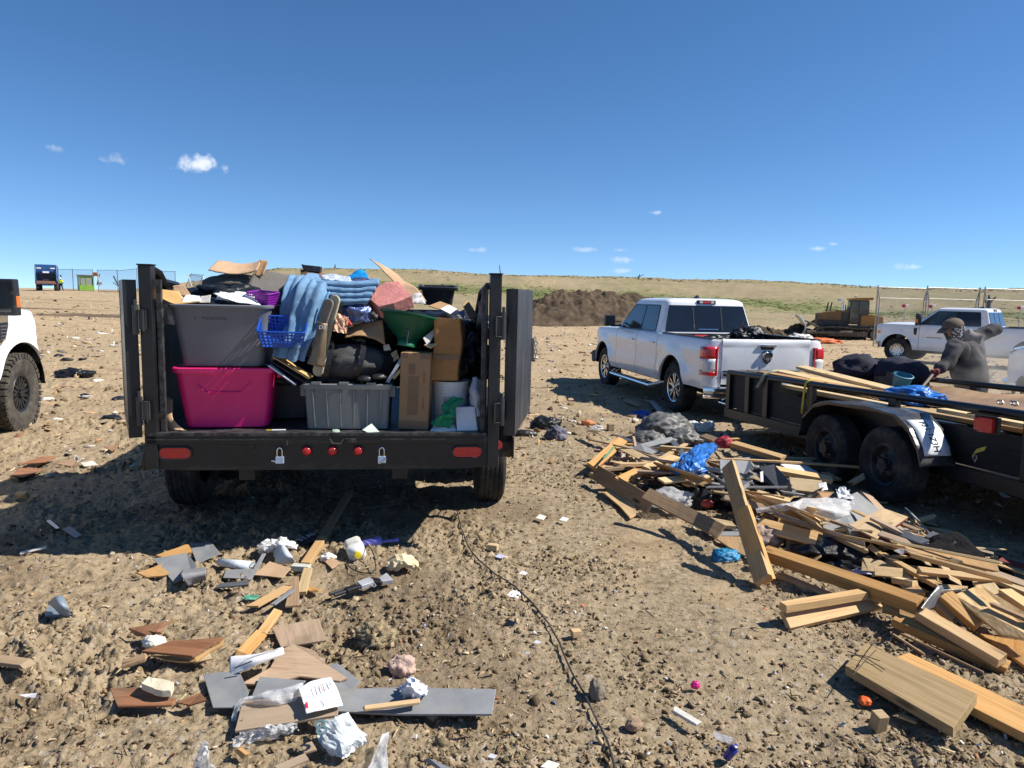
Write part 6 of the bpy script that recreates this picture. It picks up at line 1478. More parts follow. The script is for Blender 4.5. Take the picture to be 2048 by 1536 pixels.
gslab('strand_board', [(1870, 1168, .20), (1936, 1174, .20), (1928, 1184, .18), (1880, 1182, .18)], .014, osbm, 'small strand board piece behind the metal flashing', 'strand board')
B((1762, 1108, .14), (1877, 1172, .16), .05, .025, pine, 'slim tan board leading to the metal flashing', 0)
B((1780, 1128, .10), (1835, 1190, .12), .08, .02, pine_orange, 'shaded orange board behind the heavy beam', 20)
B((1790, 1160, .10), (1830, 1168, .14), .05, .035, pine_pale, 'small pale stick end above the heavy beam', 0)
B((1964, 1147, .14), (2070, 1190, .12), .09, .02, pine_pale, 'pale board above the strand board at the right edge', 0)
B((1982, 1208, .21), (2070, 1246, .18), .035, .02, wood_brown, 'dark stick lying on the big strand board', 0)
B((2010, 1185, .2), (2070, 1225, .18), .08, .04, pine, 'tan board crossing the big strand board corner', 0)
B((1965, 1165, .16), (1990, 1195, .18), .1, .02, pine_pale, 'light board end between the strips and the strand board', 15)
gslab('plywood_scrap', [(1960, 1270, .02), (2070, 1290, .06), (2070, 1350, .04), (2030, 1320, .02)], .02, pine_orange, 'dark orange plywood below the strand board at the right edge', 'plywood')
gslab('weathered_plank', [(1690, 1340, .06), (1732, 1294, .07), (1954, 1398, .09), (1906, 1466, .07)], .045, wood_grey, 'wide weathered grey brown plank in the right foreground', 'plank')
B((1790, 1322, .035), (2110, 1478, .05), .21, .04, pine_orange, 'wide orange plank under the weathered plank in the right foreground', 0)
for k, (a, c) in enumerate([((1700, 1310, .1), (1760, 1322, .11)), ((1706, 1350, .1), (1752, 1300, .16)), ((1712, 1334, .09), (1745, 1288, .2)), ((1695, 1302, .08), (1770, 1340, .10))]):
    A, C = gpt(*a), gpt(*c); b = MB(); mid = (A + C) / 2; b.tube([A - mid, Vector((.006, .004, .008)), C - mid], .0022, 6); o = build('wire_stub', b, mat('rusty wire', (.06, .04, .03), .7), X=T(*mid)); tag(o, 'thin rusty wire poking out at the splintered end of the weathered plank', 'wire', 'wires at the splintered plank end')
B((1803, 1268, .06), (1968, 1346, .03), .012, .012, wood_brown, 'thin twig in the dirt left of the orange stud', 0, name='twig', cat='twig')
B((1782, 1266, .05), (1850, 1310, .02), .01, .01, wood_brown, 'crooked twig near the thin twig in the dirt', 0, name='twig', cat='twig')
# offcuts buried in the heap
RL = random.Random(3)
for k in range(190):
    u = RL.random(); v = RL.uniform(-1, 1)
    cx = 1235 + 700 * u; cy = 905 + 240 * u ** 1.15 + v * (36 + 30 * u)
    ln = RL.uniform(18, 88) * (1 + u * .5); an = RL.gauss(.42, .42); h = RL.uniform(.03, .30) * (1 - .75 * v * v)
    B((cx - ln * cos(an), cy - ln * sin(an) * .55, h), (cx + ln * cos(an), cy + ln * sin(an) * .55, h + RL.uniform(-.04, .05)), RL.choice([.02, .03, .04, .05, .07, .09]), RL.choice([.008, .012, .018, .03]), RL.choice([pine, pine_orange, pine_pale, wood_brown, pine, wood_grey, laminate, pine_pale, vinylgrey]),
      'splintered timber offcut lying loose among the boards of the lumber pile', RL.uniform(-40, 40), name='timber_offcut', cat='offcut', brk=.03, twist=RL.uniform(-.3, .3), group='timber offcuts in the lumber pile')
for k in range(26):
    u = RL.random(); v = RL.uniform(-.9, .9); cx = 1270 + 600 * u; cy = 908 + 215 * u ** 1.15 + v * (32 + 26 * u); w = RL.uniform(12, 34); h = RL.uniform(.06, .24) * (1 - .6 * v * v)
    gslab('vinyl_scrap', [(cx - w, cy + RL.uniform(-6, 6), h), (cx - w * .2, cy - w * .45, h + RL.uniform(0, .08)), (cx + w, cy + RL.uniform(-8, 8), h), (cx + w * .3, cy + w * .5, h - .03)], .005, vinylgrey if k % 3 else bagblack, 'torn grey or black sheet scrap caught between the boards of the lumber pile', 'sheet scrap', group='sheet scraps in the lumber pile')
# other rubbish in the pile
def glump(name, px, py, h, r, m_, label, cat, seed, **k):
    p = gpt(px, py, h); return lump(name, p, r, m_, label, cat, seed, **k)
glump('bin_bag', 1330, 862, .10, (.40, .26, .24), baggrey, 'big dusty grey bin bag at the back left of the lumber pile', 'bag', 61, amp=.14, ridge=.18, rot=.3)
glump('bin_bag', 1296, 884, .06, (.22, .18, .14), baggrey, 'smaller dusty bin bag in front of the big grey one', 'bag', 62, amp=.15)
glump('bin_bag', 1368, 880, .08, (.24, .16, .13), baggrey, 'dusty bin bag right of the smaller one', 'bag', 63, amp=.15)
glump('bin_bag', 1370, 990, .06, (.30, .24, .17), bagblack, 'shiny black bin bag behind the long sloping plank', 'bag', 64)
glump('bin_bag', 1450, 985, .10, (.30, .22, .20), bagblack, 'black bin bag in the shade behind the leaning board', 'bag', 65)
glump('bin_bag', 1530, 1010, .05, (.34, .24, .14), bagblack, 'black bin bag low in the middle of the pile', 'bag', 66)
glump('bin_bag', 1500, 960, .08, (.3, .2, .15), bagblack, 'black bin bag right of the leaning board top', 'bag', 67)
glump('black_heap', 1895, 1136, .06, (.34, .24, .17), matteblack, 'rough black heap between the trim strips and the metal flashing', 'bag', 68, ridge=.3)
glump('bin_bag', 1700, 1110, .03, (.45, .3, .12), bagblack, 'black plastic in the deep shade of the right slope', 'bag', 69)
glump('plastic_bag', 1345, 1000, .14, (.17, .12, .09), film, 'torn clear plastic draped over the shiny black bag', 'bag', 70, ridge=.35)
glump('plastic_bag', 1232, 925, .06, (.12, .12, .10), mat('pinkish crumpled plastic', (.42, .36, .32), .6, bump=.5, var=.4, vs=14), 'crumpled pinkish plastic heap beside the orange lettered plank', 'bag', 71, ridge=.4)
glump('red_carton', 1448, 887, .22, (.10, .07, .08), mat('crimson carton', (.28, .015, .03), .5, var=.5, vs=14), 'crushed crimson carton above the blue plastic', 'carton', 72, amp=.2, ridge=.1)
glump('foam_lump', 1384, 853, .05, (.11, .09, .08), whiteplastic, 'round white plastic lump behind the grey bin bags', 'foam', 73, amp=.2)
glump('foam_lump', 1412, 855, .05, (.12, .10, .09), foamw, 'cream foam chunk right of the white plastic lump', 'foam', 74, amp=.4)
glump('red_can', 1415, 1008, .12, (.05, .04, .035), mat('red white can', (.45, .05, .04), .4, var=.8, vs=18), 'red and white can in the shade among the black bags', 'can', 75, amp=.1, sub=3)
def gsheet(name, rows, m_, label, cat, **k): return sheet(name, [[gpt(*p) for p in r] for r in rows], m_, label, cat, **k)
gsheet('plastic_sheet', [[(1395, 893, .34), (1420, 886, .34), (1440, 893, .32)], [(1368, 910, .34), (1395, 905, .40), (1424, 908, .33)], [(1345, 935, .30), (1380, 935, .36), (1412, 926, .34)], [(1340, 945, .28), (1380, 950, .28), (1420, 948, .27)]], bluefilm, 'crumpled blue printed plastic sheet on top of the lumber pile', 'plastic sheet', nu=16, nv=16, amp=0.02, fr=9, rag=.01, crump=0.018, smooth=False)
pa = gpt(1396, 938, .37)
textmesh('LAWN BEDDING', .045, yel, None, frame(pa, (.98, .1, .0), (0, -.7, .7)), .001) if False else None
o = gslab('black_box', [(1520, 944, .30), (1552, 938, .32), (1582, 972, .26), (1562, 992, .18), (1526, 968, .22)], .10, mat('black sheeting', (.035, .036, .04), .45, bump=.2), 'black boxy plastic casing with a pale band in the middle of the pile', 'casing')
gslab('black_box', [(1556, 958, .27), (1584, 972, .25), (1566, 993, .12), (1548, 990, .14)], .03, mat('grey crinkled film', (.14, .14, .14), .4, bump=.6, bs=20), 'crinkled grey end of the black casing', 'casing')
gslab('pale_tape', [(1520, 944, .36), (1526, 942, .36), (1527, 964, .3), (1521, 964, .3)], .004, mat('pale tape', (.5, .5, .48), .5), 'pale grey tape band across the black casing', 'tape')
gslab('white_tray', [(1560, 930, .26), (1592, 928, .26), (1620, 944, .22), (1588, 948, .22)], .02, whiteplastic, 'white plastic tray behind the rounded stud', 'tray')
gslab('white_tray', [(1596, 932, .22), (1612, 932, .22), (1640, 948, .18), (1624, 950, .18)], .012, whiteplastic, 'narrow white plastic strip right of the white tray', 'tray')
gsheet('plastic_film', [[(1512, 1018, .24), (1580, 1005, .30), (1650, 996, .28), (1706, 1002, .26)], [(1516, 1024, .22), (1590, 1018, .26), (1660, 1016, .26), (1712, 1020, .2)], [(1550, 1022, .2), (1620, 1030, .2), (1680, 1034, .2), (1706, 1030, .18)]], film, 'long clear plastic film stretched over the middle of the pile', 'plastic sheet', nu=16, nv=30, amp=.02, fr=8)
gsheet('black_cloth', [[(1570, 1006, .28), (1610, 990, .32), (1645, 975, .3)], [(1560, 1014, .22), (1600, 1000, .3), (1640, 990, .28)]], bagblack, 'black crumpled cloth beside the clear film', 'cloth', nu=14, nv=20, amp=.03, fr=12)
gslab('cardboard_flap', [(1590, 1002, .26), (1636, 982, .32), (1668, 984, .3), (1650, 1002, .26), (1620, 1004, .24)], .006, cardb, 'bent brown cardboard in front of the black cloth', 'cardboard')
gsheet('white_bag', [[(1672, 980, .28), (1690, 976, .3), (1700, 990, .26)], [(1676, 996, .26), (1700, 1000, .26), (1712, 1010, .2)]], paper, 'white printed bag at the right of the cardboard flap', 'bag', nu=9, nv=9, amp=0.01, crump=0.02, smooth=False)
gslab('paper_sheet', [(1636, 967, .28), (1652, 964, .3), (1656, 980, .26), (1640, 980, .26)], .003, paper, 'white paper scrap standing above the cardboard flap', 'paper')
gslab('paper_sheet', [(1512, 1018, .16), (1560, 1014, .17), (1556, 1021, .16), (1520, 1026, .15)], .004, paper, 'white sheet edge beside the leaning board', 'paper')
gslab('vinyl_sheet', [(1385, 1030, .1), (1480, 1060, .08), (1488, 1072, .06), (1420, 1072, .05)], .006, vinylgrey, 'grey vinyl strip under the long sloping plank', 'vinyl flooring')
gslab('plywood_scrap', [(1425, 1073, .05), (1490, 1075, .08), (1512, 1122, .05), (1470, 1104, .03)], .014, pine_orange, 'triangular orange plywood on the dirt left of the leaning board', 'plywood')
gslab('foam_board', [(1400, 1034, .12), (1464, 1046, .12), (1472, 1056, .1), (1420, 1052, .1)], .03, pine_pale, 'pale board with a cut end under the sloping plank', 'board')
gslab('paper_sheet', [(1692, 1146, .04), (1712, 1138, .06), (1750, 1140, .06), (1755, 1150, .05)], .003, mat('lilac paper', (.50, .50, .72), .7), 'lilac paper lying in the shade above the heavy beam', 'paper')
glump('plastic_bag', 1452, 1115, .02, (.08, .07, .05), mat('torn cyan plastic', (.02, .22, .42), .4, bump=.5), 'torn cyan plastic in the shade at the foot of the leaning board', 'bag', 77, ridge=.4)
glump('plaster_chunk', 1528, 1078, .06, (.14, .10, .09), mat('pinkish plaster', (.42, .31, .25), .9, bump=.5), 'pinkish plaster chunk under the split ended board', 'plaster', 78)
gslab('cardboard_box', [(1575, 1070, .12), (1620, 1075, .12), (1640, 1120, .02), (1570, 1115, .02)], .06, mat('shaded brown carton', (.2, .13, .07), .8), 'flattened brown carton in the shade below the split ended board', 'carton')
# ------------------------------------------------------------------ loose pieces in the middle distance
glump('bin_bag', 152, 750, .04, (.38, .22, .12), bagblack, 'flat black rag heap left of the dump trailer', 'rag', 81, ridge=.3)
glump('clothing', 1092, 850, .05, (.20, .14, .12), bagblack, 'black garment heaped right of the dump trailer', 'clothing', 82, ridge=.3)
glump('clothing', 1075, 848, .05, (.09, .06, .06), mat('red cloth', (.35, .01, .02), .8, bump=.4), 'red cloth scrap beside the black garment', 'clothing', 83)
glump('clothing', 1112, 872, .06, (.12, .10, .12), mat('navy white cloth', (.12, .12, .16), .8, var=.9, vs=9), 'navy and white garment in front of the black one', 'clothing', 84, ridge=.3)
glump('shoe', 1048, 868, .04, (.16, .06, .055), darkplastic, 'black shoe lying at the foot of the right trailer door', 'shoe', 85, amp=.2)
glump('foam_lump', 1174, 846, .04, (.10, .05, .045), mat('orange foam', (.55, .22, .09), .9, bump=.4), 'orange foam chunk on the dirt left of the grey bin bags', 'foam', 86, amp=.25)
glump('plastic_bag', 1194, 856, .04, (.09, .06, .04), film, 'clear plastic container beside the orange foam chunk', 'container', 87)
p = gpt(1221, 854, .04); b = MB(); b.box((0, 0, 0), (.09, .07, .09)); o = build('wood_block', b, wood_brown, X=T(*p) @ RZ(.3), bevel=.004); tag(o, 'small square wood block right of the clear container', 'block')
glump('plastic_bag', 1282, 830, .05, (.15, .10, .07), blueplastic, 'blue plastic scrap behind the grey bin bags', 'bag', 88, ridge=.35)
gslab('metal_strip', [(1298, 802, .05), (1308, 801, .05), (1332, 828, .06), (1322, 830, .06)], .01, mat('pale metal strip', (.4, .42, .45), .4, metal=.4), 'pale metal strip in the pickup shadow', 'strip')
B((1250, 800, .04), (1282, 812, .04), .12, .03, wood_grey, 'weathered board in the pickup shadow left of the metal strip')
glump('plastic_bag', 1268, 842, .03, (.06, .05, .04), whiteplastic, 'white plastic scrap left of the big grey bin bag', 'bag', 89)
for i, (pts, lb) in enumerate([([(19, 952), (39, 936), (87, 938), (50, 955)], 'reddish veneer sheet nearest the left edge'), ([(37, 929), (75, 915), (111, 913), (94, 924)], 'reddish veneer strip behind the sheet nearest the left edge'), ([(106, 928), (136, 919), (152, 920), (141, 933)], 'reddish veneer piece beside the trailer shadow edge'), ([(205, 893), (240, 889), (222, 902)], 'reddish veneer sliver near the left trailer door')]):
    gslab('veneer_sheet', [(q[0], q[1], .05) for q in pts], .008, veneer, lb, 'veneer', jag=.12)
gslab('carton', [(160, 926, .03), (186, 922, .04), (196, 930, .02), (168, 933, .02)], .01, paper_dirty, 'dirty white card on the trailer shadow edge', 'card')
gslab('grey_block', [(32, 985, .08), (52, 985, .09), (58, 996, .03), (36, 998, .02)], .03, wood_grey, 'grey brown block near the left edge of the trailer shadow', 'block')
# random mid-field rubbish, one object each
RM = random.Random(9)
mids = [('rag', bagblack, 'dark rag lying on the packed dirt beyond the trailers', 'rag'), ('plastic_scrap', paper_dirty, 'white plastic scrap on the packed dirt beyond the trailers', 'plastic scrap'), ('board_scrap', pine, 'tan board scrap on the packed dirt beyond the trailers', 'board'), ('cardboard_scrap', cardb_lt, 'cardboard scrap on the packed dirt beyond the trailers', 'cardboard')]
for k in range(64):
    nm, m_, lb, cat = mids[k % 4]; px = RM.choice([RM.uniform(85, 260), RM.uniform(1050, 1200), RM.uniform(1660, 1760), RM.uniform(85, 260)]); py = RM.uniform(650, 850)
    p = gpt(px, py, .02); s = RM.uniform(.05, .15)
    if k % 4 in (0, 1): lump(nm, p, (s, s * RM.uniform(.4, .8), s * .3), m_, lb, cat, 100 + k, ridge=.35, sub=3, rot=RM.uniform(0, 3), group=cat + ' scraps beyond the trailers')
    else:
        b = MB(); b.prism([(-s, -s * .3), (s * .8, -s * .4), (s, s * .2), (-s * .7, s * .4)], -.008, .008); o = build(nm, b, m_, X=T(*p) @ RZ(RM.uniform(0, 3)) @ RX(RM.uniform(-.2, .2))); tag(o, lb, cat, cat + ' scraps beyond the trailers')
# ------------------------------------------------------------------ foreground scraps, left
gslab('vinyl_tile', [(378, 1087, .05), (424, 1086, .06), (441, 1107, .07), (394, 1128, .04)], .005, vinylgrey, 'grey vinyl piece touching the trailer shadow edge', 'vinyl flooring')
gslab('vinyl_tile', [(306, 1118, .06), (374, 1106, .08), (394, 1132, .08), (384, 1150, .05), (348, 1166, .04)], .006, vinylgrey, 'larger grey vinyl piece below the one at the shadow edge', 'vinyl flooring')
gsheet('vinyl_tile', [[(366, 1140, .05), (412, 1134, .07)], [(362, 1150, .10), (412, 1146, .10)], [(376, 1172, .03), (412, 1160, .03)]], vinylgrey, 'curled grey vinyl piece leaning on the larger one', 'vinyl flooring', nu=10, nv=10, amp=.003, solid=.005)
gslab('plywood_scrap', [(314, 1112, .04), (376, 1088, .06), (384, 1106, .06), (330, 1116, .04)], .014, pine_orange, 'orange plywood wedge behind the grey vinyl pieces', 'plywood', jag=.06)
gslab('plywood_scrap', [(276, 1146, .06), (320, 1130, .08), (338, 1150, .05), (294, 1156, .04)], .012, pine_orange, 'splintered orange plywood left of the grey vinyl pieces', 'plywood', jag=.04)
b = MB(); A, C = gpt(438, 1124, .04), gpt(504, 1134, .04); md = (A + C) / 2; b.tube([A - md, (C - md)], [.022, .034], 14, 0, cap=False); o = build('paper_roll', b, mat('patterned paper', (.6, .64, .68), .6, var=.25, vs=28), X=T(*md), smooth=True, solid=.003); tag(o, 'rolled white paper with a blue pattern right of the grey vinyl', 'paper roll')
gsheet('plastic_bag', [[(516, 1094, .05), (545, 1080, .10), (575, 1082, .10), (594, 1092, .04)], [(520, 1098, .10), (548, 1090, .12), (570, 1090, .12), (592, 1096, .05)], [(514, 1106, .03), (545, 1100, .06), (580, 1098, .04), (594, 1099, .03)]], whiteplastic, 'crumpled white plastic at the trailer shadow edge', 'bag', nu=10, nv=16, amp=0.012, fr=16, rag=.006, crump=0.012, smooth=False)
gsheet('plastic_cup', [[(546, 1102, .05), (560, 1090, .13), (572, 1094, .12)], [(552, 1122, .04), (568, 1112, .09), (586, 1116, .08)], [(560, 1128, .03), (575, 1126, .04), (590, 1126, .03)]], mat('pale grey plastic', (.45, .48, .5), .4, bump=.1), 'torn pale grey plastic tub below the crumpled white plastic', 'tub', nu=14, nv=14, amp=.008)
o = gslab('card_sign', [(584, 1077, .03), (622, 1056, .05), (636, 1080, .05), (604, 1091, .03)], .005, mat('black card', (.02, .022, .03), .5), 'black card with white letters in the trailer shadow', 'card')
pc_ = gpt(612, 1074, .048); dx_ = (gpt(630, 1067, .05) - gpt(594, 1084, .04)); 
lt = textmesh('STAI', .075, inkwhite, o, o.matrix_basis.inverted() @ frame(pc_, dx_), .0006)
gslab('cardboard_flap', [(508, 1150, .04), (540, 1122, .08), (584, 1138, .08), (562, 1158, .05)], .006, cardb_lt, 'torn brown cardboard below the torn grey tub', 'cardboard', jag=.08)
gslab('vinyl_tile', [(446, 1156, .03), (452, 1140, .04), (506, 1138, .05), (500, 1158, .04)], .006, vinylgrey, 'grey vinyl piece left of the torn brown cardboard', 'vinyl flooring')
B((500, 1158, .04), (528, 1108, .06), .025, .008, vinylgrey, 'narrow grey strip standing up beside the torn brown cardboard', name='trim_strip', cat='strip')
B((436, 1172, .03), (498, 1166, .05), .06, .01, mat('dark grey trim', (.1, .11, .12), .5), 'dark grey trim piece below the curled vinyl', name='trim_strip', cat='strip')
B((700, 985, .04), (646, 1076, .06), .055, .035, wood_brown, 'shade-toned length of the long stick reaching out from under the dump trailer', name='wood_stick', cat='stick')  # brown wood puts the trailer's shade into the colour of this length
B((646, 1076, .06), (612, 1128, .05), .06, .035, pine_orange, 'sunlit end of the long stick at the shadow edge', name='wood_stick', cat='stick', brk=.02)  # same stick in orange wood, the sunlight put into its colour
p = gpt(602, 1135, .05); b = MB(); b.box((0, 0, 0), (.115, .05, .035)); o = build('foam_block', b, mat('pale grey green foam', (.5, .51, .44), .8), X=T(*p) @ RZ(-.1), bevel=.003); tag(o, 'small pale grey green block at the end of the long stick', 'block')
B((616, 1140, .05), (602, 1190, .03), .055, .03, pine_pale, 'splintered pale stick below the pale block', name='wood_stick', cat='stick', brk=.03)
gslab('laminate_scrap', [(584, 1156, .05), (598, 1154, .05), (599, 1212, .05), (570, 1214, .05)], .012, wood_brown, 'brown laminate tongue below the torn cardboard', 'laminate')
B((504, 1214, .03), (572, 1176, .06), .06, .012, pine_orange, 'orange splintered strip left of the brown laminate tongue', name='wood_splinter', cat='splinter', brk=.04)
B((545, 1210, .06), (586, 1180, .08), .03, .008, vinylgrey, 'grey trim strip crossing the brown laminate tongue', name='trim_strip', cat='strip')
gslab('plastic_card', [(480, 1198, .02), (496, 1189, .03), (522, 1191, .03), (510, 1200, .02)], .004, mat('green printed card', (.1, .3, .2), .35, var=.8, vs=26), 'glossy green printed card beside the orange splinter', 'card')
B((556, 1222, .06), (522, 1268, .05), .05, .02, pine_orange, 'upper half of the curved orange splinter above the oak laminate', name='wood_splinter', cat='splinter', twist=.3)
B((524, 1265, .05), (480, 1312, .03), .06, .022, pine_orange, 'lower half of the curved orange splinter above the oak laminate', name='wood_splinter', cat='splinter', brk=.03)
B((614, 1176, .02), (634, 1182, .03), .05, .008, pine_orange, 'tiny orange wood chip right of the brown laminate', name='wood_splinter', cat='splinter', brk=.02)
lam = lambda pts, lb, th_=.010, **k: gslab('laminate_plank', pts, th_, laminate, lb, 'laminate', **k)
lam([(544, 1256, .04), (638, 1238, .07), (653, 1282, .08), (562, 1296, .04)], 'short oak laminate plank lying highest of the laminate pieces')
lam([(562, 1300, .05), (590, 1292, .06), (622, 1302, .07), (648, 1330, .06), (690, 1354, .06), (672, 1366, .05), (604, 1356, .05), (524, 1374, .03), (490, 1366, .03), (540, 1338, .04)], 'star shaped broken oak laminate under the folded paper', jag=.10)
lam([(486, 1402, .07), (598, 1395, .08), (676, 1414, .10), (676, 1432, .09), (470, 1464, .05)], 'front oak laminate plank nearest the camera under the printed letter', .011)
lam([(600, 1491, .03), (624, 1484, .04), (634, 1500, .04), (608, 1508, .03)], 'little oak laminate block below the front plank')
lam([(548, 1534, .04), (610, 1508, .06), (618, 1520, .06), (560, 1545, .04)], 'oak laminate offcut cut by the bottom edge of the photo')
gslab('vinyl_plank', [(406, 1348, .03), (478, 1342, .05), (498, 1384, .05), (488, 1416, .04), (426, 1416, .03)], .006, vinylgrey, 'grey vinyl plate left of the oak laminate', 'vinyl flooring')
gslab('vinyl_plank', [(648, 1336, .05), (674, 1326, .06), (720, 1362, .05), (706, 1384, .04), (672, 1390, .04)], .006, vinylgrey, 'grey vinyl corner sticking out right of the star shaped laminate', 'vinyl flooring')
gslab('vinyl_plank', [(520, 1354, .055), (612, 1362, .075), (590, 1384, .07), (504, 1392, .05)], .006, vinylgrey, 'grey vinyl strip between the two oak laminate planks', 'vinyl flooring')
gslab('vinyl_plank', [(672, 1380, .05), (800, 1376, .05), (992, 1380, .09), (984, 1430, .07), (800, 1430, .04), (674, 1424, .05)], .010, vinylgrey, 'long grey vinyl plank lying right of the printed letter', 'vinyl flooring')
B((728, 1417, .075), (838, 1403, .085), .03, .012, pine, 'thin curved wood strip lying on the long grey plank', name='wood_splinter', cat='splinter')
o = gsheet('printed_letter', [[(596, 1378, .14), (625, 1362, .16), (662, 1354, .15)], [(604, 1398, .13), (634, 1390, .13), (676, 1382, .14)], [(612, 1428, .11), (646, 1420, .12), (686, 1411, .12)]], paper, 'white printed letter with a red stamp on the front laminate plank', 'letter', nu=14, nv=14, amp=.004, solid=.0012)
def on3(o, q, m_, nm, up=.004):
    P = [gpt(*r) for r in q]; b = MB(); n = (P[1] - P[0]).cross(P[2] - P[0]).normalized(); n = n if n.z > 0 else -n
    MI = o.matrix_basis.inverted(); b.poly3([MI @ (r + n * up) for r in P], n * .0006); return build(nm, b, m_, o)
on3(o, [(610, 1408, .128), (615, 1406, .128), (617, 1418, .123), (612, 1420, .123)], inkred, 'stamp', .006)
for k in range(6):
    x = 628 + k * 6; on3(o, [(x, 1374 - k * 2.2, .150), (x + 1.2, 1374 - k * 2.2, .150), (x + 7, 1390 - k * 2.4, .138), (x + 5.8, 1390 - k * 2.4, .138)], inkgrey if k != 2 else inkred, 'printed_line', .006)
for k in range(2): on3(o, [(644 + k * 3, 1400, .13), (645 + k * 3, 1400, .13), (649 + k * 3, 1414, .124), (648 + k * 3, 1414, .124)], inkgrey, 'printed_line', .006)
o = gsheet('folded_paper', [[(460, 1314, .07), (512, 1308, .10), (566, 1294, .13)], [(460, 1332, .06), (510, 1318, .12), (568, 1303, .12)], [(462, 1352, .04), (510, 1332, .09), (568, 1308, .11)]], paper, 'long folded white paper with a black line above the star shaped laminate', 'paper', nu=10, nv=18, amp=.003, solid=.0012)
on3(o, [(470, 1338, .085), (505, 1324, .115), (506, 1326, .115), (471, 1340, .085)], inkblack, 'printed_line', .008); on3(o, [(488, 1322, .105), (556, 1301, .128), (556.5, 1302, .128), (488.5, 1323, .105)], inkgrey, 'printed_line', .008)
gsheet('plastic_film', [[(488, 1396, .10), (530, 1384, .12), (570, 1376, .14), (606, 1366, .15)], [(492, 1402, .09), (536, 1396, .12), (580, 1388, .12), (606, 1382, .13)], [(520, 1406, .085), (550, 1408, .09), (575, 1406, .09), (590, 1398, .10)]], film, 'clear plastic film lying over the front laminate plank', 'plastic sheet', nu=14, nv=24, amp=.010, fr=14)
gsheet('plastic_film', [[(480, 1466, .05), (520, 1456, .07), (560, 1450, .08), (594, 1444, .07)], [(470, 1478, .03), (515, 1464, .06), (560, 1460, .07), (594, 1452, .05)], [(464, 1494, .01), (500, 1482, .02), (550, 1472, .03), (590, 1462, .02)]], film, 'torn white plastic film along the bottom edge of the front plank', 'plastic sheet', nu=9, nv=22, amp=0.008, fr=18, rag=.008, crump=0.01, smooth=False)
gsheet('plastic_film', [[(482, 1398, .07), (492, 1396, .08)], [(468, 1424, .04), (478, 1424, .05)], [(462, 1444, .02), (472, 1440, .02)]], film, 'clear plastic strip hanging at the left of the front plank', 'plastic sheet', nu=12, nv=6, amp=.008)
o = gsheet('printed_bag', [[(628, 1452, .06), (662, 1438, .10), (696, 1428, .10)], [(636, 1470, .06), (672, 1460, .10), (716, 1454, .09)], [(648, 1492, .05), (684, 1486, .08), (732, 1476, .06)], [(672, 1504, .03), (688, 1516, .03), (714, 1496, .03)]], mat('printed white plastic', (.55, .59, .60), .4, var=.4, vs=15, bump=.4, bs=22), 'crumpled printed white plastic bag with a grey figure 8', 'bag', nu=15, nv=15, amp=0.01, fr=12, rag=.006, crump=.0045, smooth=False)
pc_ = gpt(642, 1456, .115); textmesh('8', .10, mat('grey green print', (.10, .16, .17), .5), o, o.matrix_basis.inverted() @ frame(pc_, (.9, .45, .15), (-.1, -.35, .93)), .002)
gsheet('plastic_film', [[(765, 1468, .08), (778, 1464, .07)], [(752, 1500, .05), (775, 1500, .06)], [(735, 1540, .02), (778, 1545, .02)]], film, 'upright clear plastic shard by the bottom edge of the photo', 'plastic sheet', nu=16, nv=12, amp=.010, fr=14)
gslab('veneer_board', [(256, 1256, .05), (330, 1244, .08), (350, 1242, .08), (316, 1262, .07), (322, 1268, .06), (268, 1273, .03)], .008, veneer, 'reddish veneer shard uppermost of the three on the left', 'veneer', jag=.06)
gslab('veneer_board', [(282, 1304, .05), (340, 1284, .07), (448, 1276, .10), (384, 1314, .07)], .012, veneer, 'large reddish veneer board in the middle of the left foreground', 'veneer')
gslab('plywood_scrap', [(300, 1312, .03), (392, 1316, .05), (452, 1277, .08), (444, 1290, .07), (396, 1324, .04), (330, 1322, .03)], .010, pine_orange, 'splintered orange underside below the large veneer board', 'plywood', jag=.05)
gslab('plywood_scrap', [(376, 1320, .03), (420, 1306, .05), (424, 1318, .04), (388, 1326, .03)], .008, pine_pale, 'pale plywood corner right of the splintered underside', 'plywood')
gslab('veneer_board', [(220, 1378, .04), (282, 1376, .06), (352, 1400, .06), (344, 1412, .05), (236, 1415, .03)], .010, veneer, 'lowest reddish veneer board under the cream foam', 'veneer')
gslab('veneer_board', [(354, 1404, .05), (402, 1388, .07), (416, 1402, .06), (380, 1410, .04)], .010, veneer, 'reddish veneer chip right of the lowest veneer board', 'veneer', jag=.05)
gslab('foam_slab', [(280, 1374, .09), (296, 1359, .09), (350, 1370, .10), (343, 1388, .09), (312, 1386, .09)], .03, mat('cream foam', (.66, .58, .42), .9, bump=.4, dirt=.2), 'cream foam slab lying on the lowest veneer board', 'foam', jag=.03)
glump('foam_lump', 308, 1284, .04, (.055, .035, .03), foamw, 'white foam scrap between the two upper veneer boards', 'foam', 91, amp=.3)
B((242, 1330, .03), (294, 1314, .05), .06, .02, wood_brown, 'small brown board left of the splintered underside', brk=.01)
